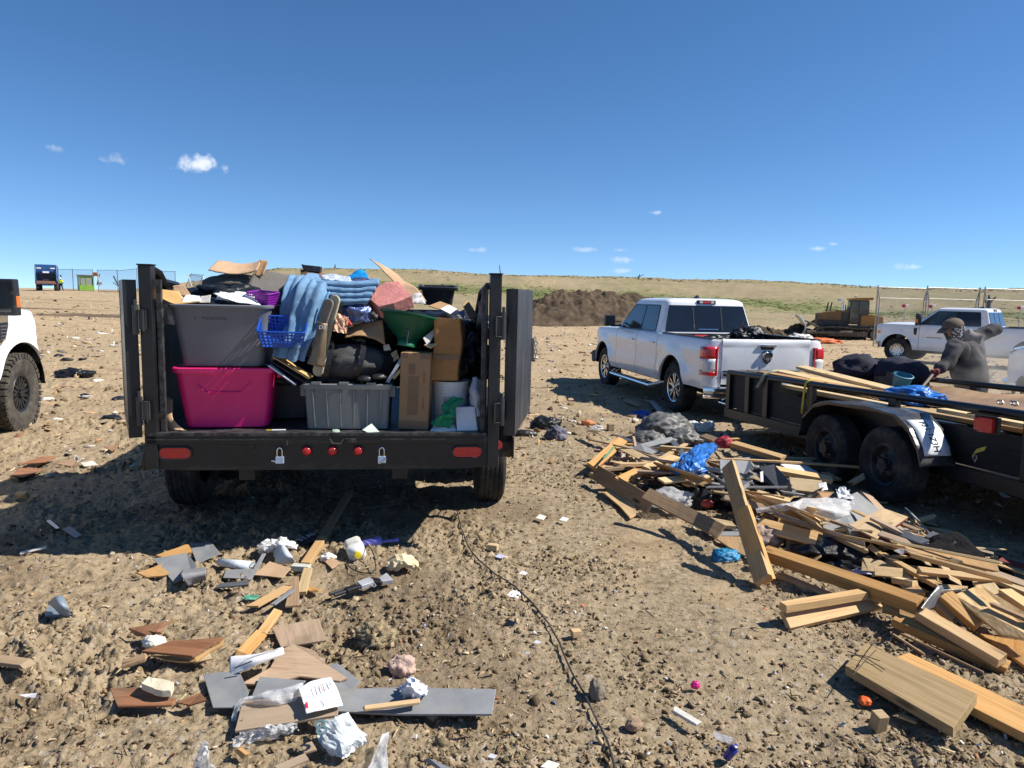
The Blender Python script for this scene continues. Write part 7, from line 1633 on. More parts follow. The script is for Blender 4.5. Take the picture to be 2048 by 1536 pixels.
# jug, toy tool, toy gun
p = gpt(710, 1098, .065); b = MB(); b.prism(rrect(.115, .115, .03, 5), -.085, .075); P = [[(q[0], q[1], .075) for q in rrect(.115, .115, .03, 5)], [(q[0], q[1], .10) for q in rrect(.06, .06, .028, 5)], [(q[0], q[1], .125) for q in rrect(.036, .036, .017, 5)]]
b.grid([[P[i][k] for i in range(3)] for k in range(len(P[0]))], closeu=True); b.add(P[2], [tuple(range(len(P[2])))])
X = T(*p) @ RZ(rad(-70)) @ RY(rad(86)) @ RZ(.3); o = build('plastic_jug', b, mat('milky jug plastic', (.68, .68, .63), .4, bump=.05, dirt=.15), X=X, bevel=.006, smooth=True); tag(o, 'milky white plastic jug lying at the trailer shadow edge', 'jug')
b = MB(); b.lathe([(.001, .12), (.022, .12), (.022, .148), (.001, .15)], 14, 0); build('cap', b, mat('yellow plastic', (.7, .55, .02), .4), o)
A, C = gpt(721, 1087, .05), gpt(797, 1080, .05); ax = C - A; X = frame(A, ax); L_ = ax.length
b = MB(); b.lathe([(.001, 0), (.022, .003), (.028, .05), (.034, .14), (.036, L_ * .5), (.02, L_ * .54), (.011, L_ * .55), (.010, L_ * .93), (.016, L_ * .95), (.014, L_), (.001, L_ * 1.005)], 18, 0, X @ RY(pi / 2))
o = build('plastic_pump', b, mat('lilac plastic', (.20, .19, .62), .35, bump=.03), smooth=True, ang=.6); tag(o, 'lilac plastic hand pump beside the milky jug', 'pump')
A, C = gpt(660, 1190, .05), gpt(776, 1152, .06); ax = C - A; L_ = ax.length; X = frame(A, ax, (0, -.3, 1))
toyg = mat('silver grey plastic', (.42, .43, .46), .35, metal=.3, bump=.03)
tg = empty('toy_gun', A, 0, 'black and silver toy pump gun lying on the dirt', 'toy gun'); TI = T(*A).inverted()
b = MB(); b.tube([X @ Vector((0, .008, 0)), X @ Vector((L_ * .55, .008, 0))], .011, 10); b.tube([X @ Vector((.02, -.016, 0)), X @ Vector((L_ * .5, -.016, 0))], .010, 10); b.v = [tuple(TI @ Vector(q)) for q in b.v]; build('barrel', b, darkplastic, tg, smooth=True)
b = MB(); b.box((L_ * .34, -.014, 0), (L_ * .2, .036, .034), 0, X); b.v = [tuple(TI @ Vector(q)) for q in b.v]; build('pump_grip', b, darkplastic, tg, bevel=.006)
b = MB(); b.prism([(L_ * .48, -.03), (L_ * .70, -.03), (L_ * .72, .0), (L_ * .70, .026), (L_ * .48, .024)], -.016, .016, X); b.v = [tuple(TI @ Vector(q)) for q in b.v]; build('receiver', b, toyg, tg, bevel=.004)
b = MB(); b.prism([(L_ * .69, -.022), (L_ * .78, -.05), (L_ * .84, -.046), (L_ * .82, -.01), (L_ * .74, .022), (L_ * .70, .024)], -.014, .014, X); b.v = [tuple(TI @ Vector(q)) for q in b.v]; build('grip', b, darkplastic, tg, bevel=.004)
b = MB(); b.prism([(L_ * .80, -.045), (L_ * .99, -.066), (L_ * 1.0, .02), (L_ * .82, -.002)], -.015, .015, X); b.v = [tuple(TI @ Vector(q)) for q in b.v]; build('stock', b, toyg, tg, bevel=.005)
b = MB(); b.tube([X @ Vector((L_ * .64, -.03, 0)), X @ Vector((L_ * .66, -.055, 0)), X @ Vector((L_ * .70, -.05, 0)), X @ Vector((L_ * .71, -.026, 0))], .004, 6); b.v = [tuple(TI @ Vector(q)) for q in b.v]; build('trigger_guard', b, toyg, tg)
# papers, bits
gsheet('crumpled_paper', [[(772, 1124, .03), (800, 1108, .09), (826, 1116, .05)], [(776, 1134, .05), (804, 1122, .10), (836, 1130, .05)], [(774, 1140, .02), (806, 1138, .04), (830, 1138, .02)]], mat('yellowed paper', (.62, .52, .32), .8, var=.2, vs=12), 'crumpled yellowed paper right of the milky jug', 'paper', nu=11, nv=11, amp=0.012, fr=15, rag=.008, crump=0.012, smooth=False)
gsheet('crumpled_paper', [[(800, 1372, .06), (826, 1362, .12), (852, 1378, .08)], [(802, 1386, .08), (828, 1378, .13), (852, 1384, .09)], [(808, 1392, .05), (830, 1392, .07), (846, 1390, .06)]], mat('blue white print', (.55, .58, .66), .6, var=.35, vs=22), 'crumpled blue and white paper behind the long grey plank', 'paper', nu=11, nv=11, amp=0.012, fr=16, rag=.008, crump=0.013, smooth=False)
glump('foam_lump', 804, 1334, .04, (.06, .05, .055), mat('pale pink plaster', (.52, .36, .29), .9, bump=.5), 'pale pink plaster chunk above the crumpled blue paper', 'plaster', 93, amp=.3)
glump('fibre_clump', 752, 1276, .05, (.085, .07, .075), mat('tan fibre', (.34, .26, .15), 1, var=.5, vs=20, bump=1), 'ragged tan fibre clump right of the short laminate plank', 'fibre', 94, ridge=.5)
gslab('laminate_scrap', [(650, 1124, .04), (664, 1114, .06), (680, 1126, .05), (664, 1138, .03)], .008, cardb_lt, 'small tan laminate triangle right of the pale block', 'laminate')
glump('plastic_scrap', 656, 1116, .04, (.05, .03, .03), whiteplastic, 'small white plastic scrap behind the tan laminate triangle', 'plastic scrap', 95)
o = gslab('plastic_casing', [(90, 1232, .03), (96, 1212, .04), (138, 1230, .05), (140, 1236, .03)], .01, mat('blue grey plastic', (.2, .25, .29), .4, bump=.05), 'flat blue grey plastic tray on the left dirt', 'casing')
gsheet('plastic_casing', [[(97, 1210, .05), (112, 1192, .12), (128, 1196, .12)], [(104, 1212, .08), (120, 1208, .12), (136, 1214, .10)], [(120, 1228, .05), (132, 1230, .05), (142, 1230, .04)]], mat('blue grey plastic', (.2, .25, .29)), 'bent blue grey plastic cover standing on the flat tray', 'casing', nu=10, nv=10, amp=.004, solid=.006)
gslab('metal_strip', [(92, 1042, .04), (100, 1039, .05), (120, 1056, .05), (112, 1058, .04)], .004, mat('pale metal strip', (.4, .42, .45)), 'pale bent strip in the trailer shadow on the left', 'strip')
gslab('vinyl_tile', [(124, 1058, .04), (140, 1052, .05), (164, 1070, .04), (150, 1076, .03)], .005, vinylgrey, 'grey vinyl scrap in the trailer shadow on the left', 'vinyl flooring')
B((42, 1106, .03), (92, 1094, .05), .04, .008, paper_dirty, 'pale bent strip at the shadow edge on the far left', name='trim_strip', cat='strip')
gslab('paper_sheet', [(36, 1390, .03), (74, 1386, .05), (70, 1396, .03), (50, 1394, .04)], .003, paper, 'white torn paper on the dirt at the far left', 'paper')
B((-20, 1318, .04), (56, 1328, .05), .06, .02, wood_brown, 'split brown board cut by the left edge of the photo', brk=.02)
gsheet('plastic_film', [[(400, 1490, .08), (416, 1480, .12)], [(396, 1510, .06), (420, 1512, .08)], [(384, 1536, .02), (430, 1540, .02)]], film, 'torn white plastic sticking up at the bottom left', 'plastic sheet', nu=9, nv=7, amp=0.01, fr=16, rag=.008, crump=0.012, smooth=False)
gslab('plywood_scrap', [(470, 1498, .04), (480, 1496, .05), (496, 1508, .04), (488, 1518, .02)], .02, pine_orange, 'small orange wood wedge below the torn film', 'plywood')
gslab('vinyl_tile', [(846, 1520, .03), (858, 1516, .05), (924, 1545, .04), (910, 1560, .03)], .006, vinylgrey, 'grey vinyl corner at the bottom edge of the photo', 'vinyl flooring')
glump('stone', 1194, 1382, .03, (.035, .035, .055), mat('grey brown stone', (.2, .165, .12), .95, bump=.5), 'upright grey brown stone right of the black cable', 'stone', 96, amp=.2, ridge=.1)
glump('stone', 1268, 1450, .02, (.035, .028, .025), mat('reddish stone', (.3, .2, .13), .95, bump=.5), 'reddish stone near the bottom right of the cable', 'stone', 97, amp=.2, ridge=.1)
B((1356, 1424, .03), (1400, 1450, .03), .035, .015, paper_dirty, 'whitish splintered wood scrap in the right foreground', name='wood_splinter', cat='splinter', brk=.03)
gslab('plastic_film', [(1426, 1462, .03), (1470, 1476, .04), (1460, 1488, .02), (1430, 1478, .02)], .003, film, 'clear plastic shard right of the whitish splinter', 'plastic sheet')
b = MB(); b.lathe([(.001, -.035), (.017, -.034), (.018, .02), (.010, .028), (.010, .042), (.001, .043)], 14); p = gpt(1462, 1504, .03); o = build('small_bottle', b, mat('cobalt plastic', (.01, .02, .22), .3), X=T(*p) @ RX(.4) @ RY(.3), smooth=True); tag(o, 'little cobalt blue bottle at the bottom of the photo', 'bottle')
p = gpt(1758, 1442, .03); b = MB(); b.box((0, 0, 0), (.05, .05, .075)); o = build('wood_block', b, wood_grey, X=T(*p) @ RZ(.2) @ RX(.15), bevel=.004); tag(o, 'small grey wood stub standing in the right foreground', 'block')
B((1790, 1428, .03), (1840, 1446, .02), .03, .01, pine_orange, 'orange splinter beside the weathered plank', name='wood_splinter', cat='splinter', brk=.03)
glump('plastic_scrap', 1730, 1402, .02, (.03, .025, .018), mat('orange plastic', (.7, .12, .02), .4), 'bright orange plastic scrap left of the weathered plank', 'plastic scrap', 99, sub=3)
glump('plastic_scrap', 1391, 1371, .02, (.02, .016, .02), mat('hot pink plastic', (.7, .02, .22), .4), 'hot pink plastic scrap on the smooth dirt', 'plastic scrap', 100, sub=3)
p = gpt(986, 1094, .03); b = MB(); b.box((0, 0, 0), (.07, .045, .04)); o = build('wood_block', b, pine_pale, X=T(*p) @ RZ(-.3), bevel=.003); tag(o, 'pale wood cube left of the top of the cable', 'block')
p = gpt(1152, 1266, .03); b = MB(); b.box((0, 0, 0), (.05, .04, .035)); o = build('wood_block', b, pine, X=T(*p) @ RZ(.3), bevel=.003); tag(o, 'tan wood cube right of the cable', 'block')
for i, (px, py, w, lb) in enumerate([(1028, 1188, 34, 'white plastic strip lying across the black cable'), (1074, 1284, 16, 'small white square left of the cable bend'), (1054, 1306, 14, 'white chip below the small white square'), (984, 1512, 22, 'white paper chip near the bottom centre'), (1100, 1530, 40, 'pale plate cut by the bottom edge'), (1020, 1246, 26, 'dark glassy shard left of the cable'), (1046, 1146, 18, 'white paper scrap beside the cable'), (1128, 1038, 20, 'white crumpled scrap behind the smooth dirt'), (1082, 1034, 22, 'pale stone like scrap behind the smooth dirt'), (1000, 1112, 20, 'lilac plastic scrap near the pale wood cube')]):
    m_ = [paper, paper, whiteplastic, paper, foamw, tint, paper, whiteplastic, foamw, mat('lilac paper', (.5, .5, .72))][i]
    q = [(px - w * .5, py + w * .1, .02), (px - w * .1, py - w * .25, .03), (px + w * .5, py - w * .05, .03), (px + w * .2, py + w * .28, .02)]
    gslab('plastic_scrap' if i not in (3, 6) else 'paper_scrap', q, .004, m_, lb, 'scrap')
# black cable trailing to the camera, and thin cord by the jug
P = [(914, 1026), (922, 1062), (936, 1098), (958, 1130), (990, 1160), (1030, 1184), (1062, 1214), (1096, 1254), (1118, 1290), (1130, 1322), (1144, 1354), (1166, 1390), (1184, 1426), (1200, 1462), (1216, 1500), (1228, 1545), (1236, 1600)]
pts = []
for a, c in zip(P[:-1], P[1:]):
    for k in range(6):
        q = gpt(a[0] + (c[0] - a[0]) * k / 6, a[1] + (c[1] - a[1]) * k / 6, 0); q.z = Hs(q.x, q.y) + .012; pts.append(q)
zs = [q.z for q in pts]
for i, q in enumerate(pts): q.z = max(np.mean(zs[max(0, i - 5):i + 6]) + .008, zs[i] - .004)
b = MB(); b.tube([q - pts[40] for q in pts], .005, 7); o = build('black_cable', b, mat('dusty black cable', (.03, .03, .03), .6, dirt=.3), X=T(*pts[40]), smooth=True); tag(o, 'black cable snaking over the dirt to the bottom of the photo', 'cable')
P = [(692, 1124), (704, 1138), (730, 1146), (750, 1142), (748, 1112), (738, 1092), (722, 1080), (708, 1084)]; hs = [.03, .03, .03, .04, .07, .11, .12, .08]
Q = [gpt(x, y, h) for (x, y), h in zip(P, hs)]; Q = [cr(Q, k / 40) for k in range(41)]; b = MB(); b.tube([q - Q[20] for q in Q], .004, 6); o = build('thin_cord', b, darkplastic, X=T(*Q[20]), smooth=True); tag(o, 'thin black cord looping around the milky jug', 'cord')
# ------------------------------------------------------------------ earth mound behind the pickup
def mound(name, px0, px1, pyb, h, depth, label, seed, m_, prof):
    A = gpt(px0, pyb); C = gpt(px1, pyb); mid = (A + C) / 2; w = (C - A).length; ax = (C - A).normalized(); ay = Vector((-ax.y, ax.x, 0))
    n, k = 150, 60; u = np.linspace(-.5, .5, n); v = np.linspace(-.5, .5, k); U, V = np.meshgrid(u, v, indexing='ij')
    x = mid.x + ax.x * U * w + ay.x * (V + .5) * depth; y = mid.y + ax.y * U * w + ay.y * (V + .5) * depth
    pr = np.interp(U + .5, [q[0] for q in prof], [q[1] for q in prof])
    env = np.clip(1 - np.abs(V * 2) ** 1.5, 0, 1)
    z = G(x, y) - .15 + h * pr * env * (1 + .12 * fbm(x * .5 + seed, y * .5, 2, 3)) + env * pr * (.22 * fbm(x * 1.3, y * 1.3, seed, 4) + .34 * (.6 - 2 * np.abs(pn(x * 1.7, y * 1.7, seed))) + .16 * (1 - 2 * np.abs(pn(x * 4.3, y * 4.3, seed))))
    V3 = np.stack([x, y, z], -1).reshape(-1, 3); i = np.arange(n * k).reshape(n, k)
    F = np.stack([i[:-1, :-1], i[1:, :-1], i[1:, 1:], i[:-1, 1:]], -1).reshape(-1, 4)
    o = npmesh(name, V3, F, m_, True); tag(o, label, kind='structure'); return o
moundm = mat('dark mound earth', (.085, .062, .042), .95, var=.6, vs=1.2, bump=1.0, bs=3.5, dirt=.2, dcol=(.2, .15, .10), spec=.1)
mound('dirt_mound', 1020, 1450, 652, 3.15, 9, 'dark brown dirt mound behind the pickup', 2.0, moundm, [(0, 0), (.07, .3), (.17, .62), (.26, .78), (.33, .92), (.42, .9), (.5, .86), (.62, .80), (.78, .74), (.9, .6), (1, 0)])
mound('dirt_bank', 1500, 1700, 678, .8, 3, 'low dirt bank in front of the bulldozer blade', 5.0, moundm, [(0, 0), (.2, .9), (.45, .7), (.6, 1), (.8, .6), (1, 0)])
# ------------------------------------------------------------------ bulldozer
ocher = mat('dirty ochre paint', (.26, .13, .03), .7, var=.3, vs=2, dirt=.8, dcol=(.13, .10, .07), bump=.1)
ocherc = mat('ochre paint', (.36, .175, .03), .55, var=.2, dirt=.45, dcol=(.2, .15, .1))
dmud = mat('mud caked steel', (.12, .10, .08), .9, var=.4, vs=3, bump=.4, bs=9, dirt=.4)
dgrey = mat('dark machine grey', (.035, .035, .035), .6, dirt=.5, dcol=(.12, .10, .08))
pz = gpt(1690, 679); s_ = .93
dz = empty('bulldozer', (pz.x, pz.y, pz.z - .05), rad(90 - 24 + 7), 'muddy ochre bulldozer parked below the hill', 'bulldozer')   # local +Y forward
dz.scale = (s_, s_, s_)
def track(x):
    b = MB(); P = []; path = []
    for k in range(13): a = pi / 2 + pi * k / 12; path.append((-1.75 + .50 * cos(a), .52 + .50 * sin(a)))
    for k in range(10): path.append((-1.7 + 3.3 * k / 9, .02))
    for k in range(13): a = -pi / 2 + pi * k / 12; path.append((1.65 + .46 * cos(a), .48 + .46 * sin(a)))
    for k in range(10): path.append((1.6 - 3.3 * k / 9, .94 + .05 * sin(k * .7)))
    b.grid([[(x - .28, q[0], q[1]), (x + .28, q[0], q[1])] for q in path + [path[0]]])
    tot = len(path)
    for i in range(tot):
        a, c = Vector((0, *path[i])), Vector((0, *path[(i + 1) % tot])); d = c - a
        for t_ in (0, .5) if d.length > .25 else (0,):
            p = a + d * t_; b.box((0, 0, 0), (.58, .05, .07), 0, T(x, p.y, p.z) @ RX(atan2(d.z, d.y)))
    return b
for x in (-.85, .85):
    tr = build('track', track(x), dmud, dz, solid=.05)
    b = MB(); b.box((x, 0, .5), (.36, 2.6, .36)); b.lathe([(.36, -.2), (.36, .2), (.001, .2)], 18, 0, T(x, -1.75, .52) @ RY(pi / 2)); b.lathe([(.34, -.2), (.34, .2), (.001, .2)], 18, 0, T(x, 1.65, .48) @ RY(pi / 2))
    b.lathe([(.30, -.22), (.30, .22), (.001, .22)], 18, 0, T(x - .09, -1.75, .52) @ RY(-pi / 2))
    for k in range(6): b.lathe([(.15, -.2), (.15, .2), (.001, .2)], 10, 0, T(x, -1.1 + k * .46, .22) @ RY(pi / 2))
    build('roller_frame', b, dmud, tr)
b = MB(); X = Matrix(((0, 0, 1, 0), (1, 0, 0, 0), (0, 1, 0, 0), (0, 0, 0, 1)))
b.prism([(-.1, .95), (2.05, .95), (2.12, 1.1), (2.02, 1.95), (1.1, 2.12), (-.1, 2.2)], -.52, .52, X); build('engine_hood', b, ocher, dz, bevel=.04)
b = MB()
for s in (-1, 1):
    b.box((s * .525, 1.05, 1.25), (.02, 2.0, .5)); b.box((s * .53, .2, 1.6), (.02, .5, .9))
b.box((0, 2.08, 1.5), (.9, .06, .8)); build('side_cover', b, dgrey, dz)
b = MB(); b.prism([(-1.35, 1.2), (-.1, 1.2), (-.05, 2.2), (-.12, 2.95), (-1.3, 2.95), (-1.35, 1.9)], -.72, .72, X); cab = build('cab', b, dgrey, dz, bevel=.03)
b = MB()
for s in (-1, 1): b.prism([(-.62, 1.35), (-.15, 1.35), (-.10, 2.2), (-.16, 2.85), (-.62, 2.85)], s * .725 - .006, s * .725 + .006, X); b.prism([(-1.27, 2.0), (-.70, 2.0), (-.70, 2.85), (-1.25, 2.85)], s * .725 - .006, s * .725 + .006, X)
b.box((0, -.085, 2.5), (1.2, .02, .6)); b.box((0, -1.345, 2.4), (1.1, .03, .7)); build('window', b, tint2, cab)
b = MB(); b.prism([(-1.55, 2.96), (.0, 2.96), (.0, 3.06), (-.6, 3.12), (-1.55, 3.16)], -.78, .78, X); build('roof', b, ocherc, cab, bevel=.02)
b = MB(); b.box((.3, -.55, 3.2), (.16, .2, .12)); build('roof_unit', b, whiteplastic, cab, bevel=.02)
b = MB(); b.prism([(-2.35, 1.05), (-.85, 1.05), (-.85, 1.85), (-1.5, 1.95), (-2.3, 1.8)], -.74, .74, X); rt_ = build('rear_tank', b, ocherc, dz, bevel=.05)
b = MB(); b.box((0, -.8, 1.05), (1.5, 2.8, .12)); b.box((0, .3, .85), (1.0, 3.4, .3)); build('main_frame', b, dmud, dz)
b = MB()
for y in (1.55, 1.75): b.tube([(.15 if y > 1.6 else -.2, y - .35, 2.0), (.15 if y > 1.6 else -.2, y - .45, 2.75)], .05, 8)
build('air_pipe', b, dgrey, dz)
b = MB(); b.tube([(0, .35, 2.1), (0, .35, 2.65), (0, .40, 2.85), (0, .55, 2.95), (0, .72, 2.93)], .075, 10); b.tube([(0, .2, 2.1), (0, .2, 2.6)], .08, 8); build('exhaust_stack', b, chrome, dz, smooth=True)
b = MB(); P = []
for k in range(13):
    t_ = k / 12; z = .25 + 1.45 * t_; y = 3.15 - .42 * sin(pi * t_) + .18 * t_; P.append([(-1.55, y + .12, z), (-1.3, y, z), (1.3, y, z), (1.55, y + .12, z)])
b.grid(P); blade = build('blade', b, mat('worn blade steel', (.30, .32, .34), .35, metal=.6, var=.3, vs=3, dirt=.4), dz, solid=.05)
b = MB()
for s in (-1, 1): b.tube([(s * 1.2, -.3, .62), (s * 1.2, 2.75, .55)], .12, 8); b.tube([(s * .55, 1.95, 1.5), (s * .7, 2.75, .95)], .06, 8); b.tube([(s * 1.15, 1.6, .75), (s * .95, 2.8, 1.35)], .05, 8)
build('push_arm', b, dmud, dz)
# ------------------------------------------------------------------ blue refuse truck far left
pg = at(94, 581, 92); pg.z = Gs(pg.x, pg.y); bluep = mat('blue truck paint', (.012, .07, .22), .45, var=.15, vs=1, dirt=.25)
gt = empty('refuse_truck', (pg.x, pg.y, pg.z - .02), rad(31), 'blue refuse truck with its rear hopper facing the camera', 'truck')
b = MB(); X = Matrix(((0, 0, 1, 0), (1, 0, 0, 0), (0, 1, 0, 0), (0, 0, 0, 1)))
b.prism([(.4, 1.0), (6.5, 1.0), (6.5, 3.3), (.9, 3.45), (.2, 3.3)], -1.2, 1.2, X); build('body', b, bluep, gt, bevel=.06)
b = MB()
for s in (-1, 1): b.prism([(-.75, .9), (.5, .9), (.5, 3.3), (.1, 3.42), (-.5, 2.3), (-.8, 1.4)], s * 1.14 - .06, s * 1.14 + .06, X)
b.box((0, .25, 2.95), (2.2, .5, .9)); b.box((0, -.45, .95), (2.3, .7, .16)); b.prism([(-.1, 2.2), (.4, 2.2), (.4, 2.6), (-.35, 2.55)], -1.1, 1.1, X); build('tailgate', b, bluep, gt, bevel=.03)
b = MB(); b.box((0, .3, 1.65), (2.16, .3, 1.3)); build('hopper', b, mat('dark hopper steel', (.02, .025, .035), .6, dirt=.2), gt)
b = MB(); b.box((0, -.82, 1.15), (2.0, .04, .34)); build('hopper_sill', b, mat('rusty steel', (.22, .10, .06), .7, dirt=.4), gt)
for x in (-.75, .75):
    b = MB(); b.box((x, -.02, 2.95), (.5, .06, .14)); build('lamp_bar', b, inkwhite, gt)
b = MB(); b.box((0, -.34, 2.45), (.7, .04, .2)); build('number_panel', b, inkwhite, gt)
for x in (-1.0, 1.0):
    b = MB(); b.box((x, -.83, .98), (.16, .05, .1)); build('taillight', b, redlens, gt)
b = MB(); b.box((0, 7.4, 1.75), (2.3, 1.6, 1.9)); b.box((0, 3.5, .85), (1.0, 7, .25)); build('cab', b, bluep, gt, bevel=.1)
for s in (-1, 1):
    for y in (.9, 2.1, 6.9): wheel(gt, s * .98, y, .52, s, .52, .42, .28, 'steel', rubber, sw)
b = MB()
for s in (-1, 1): b.box((s * 1.45, 6.9, 2.0), (.14, .1, .5)); b.tube([(s * 1.15, 6.9, 2.2), (s * 1.45, 6.9, 2.2)], .03, 6)
build('mirror', b, darkplastic, gt)
# small white van beyond it
pv = at(60, 569, 175); pv.z = Gs(pv.x, pv.y)
b = MB(); b.prism([(-2.6, .4), (2.4, .4), (2.5, .9), (1.7, 1.1), (1.1, 1.9), (-2.6, 1.9)], -.9, .9, Matrix(((0, 0, 1, 0), (1, 0, 0, 0), (0, 1, 0, 0), (0, 0, 0, 1)))); vn = empty('white_van', pv, rad(10), 'distant white van left of the blue refuse truck', 'van'); build('body', b, carwhite, vn, bevel=.1)
b = MB(); b.prism([(-2.4, 1.2), (1.3, 1.2), (1.0, 1.75), (-2.4, 1.75)], -.91, .91, Matrix(((0, 0, 1, 0), (1, 0, 0, 0), (0, 1, 0, 0), (0, 0, 0, 1)))); build('window', b, tint, vn)
for s in (-1, 1):
    for y in (-1.6, 1.6): wheel(vn, s * .75, y, .35, s, .35, .24, .2, 'steel', rubber, sw)
# ------------------------------------------------------------------ guard hut
lime = mat('lime green paint', (.22, .42, .03), .6, var=.15, vs=1)
ph = at(172, 572, 122); ph.z = Gs(ph.x, ph.y); hut = empty('guard_hut', (ph.x, ph.y, ph.z - .03), rad(38), 'lime green guard hut with a grey roof beside the fence', 'hut')
b = MB()
for x in (-1.05, 1.05):
    for y in (-1.05, 1.05): b.box((x, y, 1.3), (.12, .12, 2.6))
b.box((0, -1.05, .5), (2.1, .08, 1.0)); b.box((-1.05, 0, .5), (.08, 2.1, 1.0)); b.box((1.05, 0, 1.3), (.08, 2.1, 2.6)); b.box((0, 1.05, 1.3), (2.1, .08, 2.6)); b.box((0, 0, .05), (2.2, 2.2, .1)); b.box((0, -1.05, 2.4), (2.1, .08, .3)); b.box((-1.05, 0, 2.4), (.08, 2.1, .3)); b.box((0, -1.05, 1.6), (.1, .08, 1.4)); b.box((-1.05, 0, 1.6), (.08, .1, 1.4))
build('wall', b, lime, hut)
b = MB(); b.box((0, 0, 2.68), (2.6, 2.6, .12)); b.box((0, 0, 2.58), (2.4, 2.4, .1)); build('roof', b, steel, hut)
b = MB(); b.box((.3, -1.06, 1.55), (.9, .03, 1.3)); b.box((-.55, -1.06, 1.55), (.7, .03, 1.3)); b.box((-1.06, .0, 1.55), (.03, 1.8, 1.3)); build('window', b, mat('dusty pale glass', (.30, .32, .28), .2, var=.3), hut)
# flag and leaning posts
def post(name, a, c, r, m_, label, cat, dep, group=None):
    A, C = at(a[0], a[1], dep), at(c[0], c[1], dep); b = MB(); b.tube([Vector((0, 0, 0)), C - A], r, 6); o = build(name, b, m_, X=T(*A)); return tag(o, label, cat, group)
o = post('flag_pole', (200, 571), (194, 543), .08, mat('pale pole', (.5, .5, .48), .6), 'leaning pale pole with an orange flag right of the hut', 'flag pole', 95)
b = MB(); A = at(194, 545, 95) - at(200, 571, 95); b.poly3([A, A + Vector((-.55, 0, .02)), A + Vector((-.6, .1, -.45)), A + Vector((0, .05, -.5))], (0, .02, 0)); build('flag', b, mat('orange flag', (.72, .26, .02), .7), o)
b = MB(); b.box((0, 0, 0), (.5, .06, .3)); o2 = build('warning_board', b, inkwhite, o, X=T(*(at(200, 569, 95) - at(200, 571, 95) + Vector((.1, -.05, .15)))))
post('leaning_post', (194, 570), (199, 548), .07, dgrey, 'dark leaning post crossing the flag pole', 'post', 96)
post('leaning_post', (237, 572), (227, 552), .09, dgrey, 'thick dark post leaning left by the fence', 'post', 96)
post('leaning_post', (226, 565), (234, 571), .05, inkred, 'short red stake at the foot of the thick leaning post', 'stake', 96)
# ------------------------------------------------------------------ chain link panels
m, t, b = newmat('chain link mesh'); tc = nd(t, 'ShaderNodeTexCoord')
b.inputs['Base Color'].default_value = (.30, .31, .31, 1); b.inputs['Metallic'].default_value = .6; b.inputs['Roughness'].default_value = .45
b.inputs['Alpha'].default_value = .13; chain = m
def panel(name, p0, p1, h, label, r=.035, mid=(), mesh=True, group='chain link fence panels', brace=False, posts=True, lean=(0, 0)):
    p0, p1 = Vector(p0), Vector(p1); e = empty(name, p0, 0, label, 'fence panel', group); d = p1 - p0; up = Vector((lean[0], lean[1], h))
    fr = MB(); fr.tube([up, d + up], r, 6); fr.tube([Vector((0, 0, .12)), d + Vector((0, 0, .12))], r, 6)
    for q in mid: fr.tube([up * q, d + up * q], r * .7, 6)
    build('rail', fr, steel, e)
    for q in ((0, 1) if posts else ()):
        b = MB(); b.tube([d * q + Vector((0, 0, -.1)), d * q + up * 1.03], r * 1.3, 7); build('post', b, steel, e)
    if brace:
        for q in (0, 1): 
            b = MB(); s_ = d.normalized() * (.45 if q == 0 else -.45) * .6; b.tube([d * q + s_ * .55 + Vector((0, .0, 0)), d * q + s_ * .55 + up * .80, d * q + up * .98], r * .9, 6); build('brace', b, steel, e)
    if mesh: b = MB(); b.poly3([Vector((0, 0, .12)), d + Vector((0, 0, .12)), d + up, up], d.cross(up).normalized() * .006); build('mesh', b, chain, e)
    return e
def base(px, dep): 
    p = at(px, 600, dep); return Vector((p.x, p.y, Gs(p.x, p.y)))
labs = ['chain link panel right behind the refuse truck', 'chain link panel left of the guard hut', 'chain link panel right of the orange flag', 'chain link panel beside the left trailer door', 'chain link panel glimpsed over the left trailer wall']
for (a, c, lb, h) in [((117, 100), (148, 98), labs[0], 3.0), ((148, 98), (188, 96), labs[1], 2.95), ((198, 95), (237, 92), labs[2], 2.9), ((237, 92), (276, 88), labs[3], 2.8), ((300, 86), (352, 80), labs[4], 2.4)]:
    panel('fence_panel', base(*a), base(*c), h, lb, .03)
panel('fence_panel', base(366, 80), base(390, 78), 2.2, 'slumped chain link panel behind the wavy cardboard flap', .03, lean=(1.0, 0))
panel('fence_panel', base(390, 78), base(420, 76), 2.2, 'second slumped chain link panel behind the wavy cardboard flap', .03, lean=(-.8, .3))
D0 = 40
rl = ['bare gate frame right behind the bulldozer cab', 'bare gate frame above the white pickup cab', 'bare gate frame reaching the right edge of the photo']
for (x0, x1, hy, lb) in [(1754, 1853, 574, rl[0]), (1853, 1958, 575, rl[1]), (1968, 2070, 577, rl[2])]:
    a, c = base(x0, D0), base(x1, D0 + .2); ha = at(x0, hy, D0).z - a.z
    panel('gate_frame', a, c, ha, lb, .027, mid=(.82, .36) if x0 < 1900 else (.82,), mesh=True, group='bare gate frames on the right', brace=True)
for i, (px, py) in enumerate([(1812, 612), (1866, 613), (2043, 616)]):
    a = base(px, 38); e = empty('marker_post', a, 0, ['red and white marker post left of the white pickup mirror', 'red and white marker post above the white pickup roof', 'red marker post at the right edge of the photo'][i], 'marker post'); h = at(px, py, 38).z - a.z
    b = MB(); b.tube([(0, 0, -.1), (0, 0, h)], .03, 7); build('post', b, mat('pale pole', (.5, .5, .48)), e)
    b = MB(); b.box((-.10, 0, h), (.12, .12, .16), 0); b.box((.06, 0, h + .03), (.18, .12, .12), 1); build('lamp_head', b, [inkred, inkwhite], e, bevel=.02)
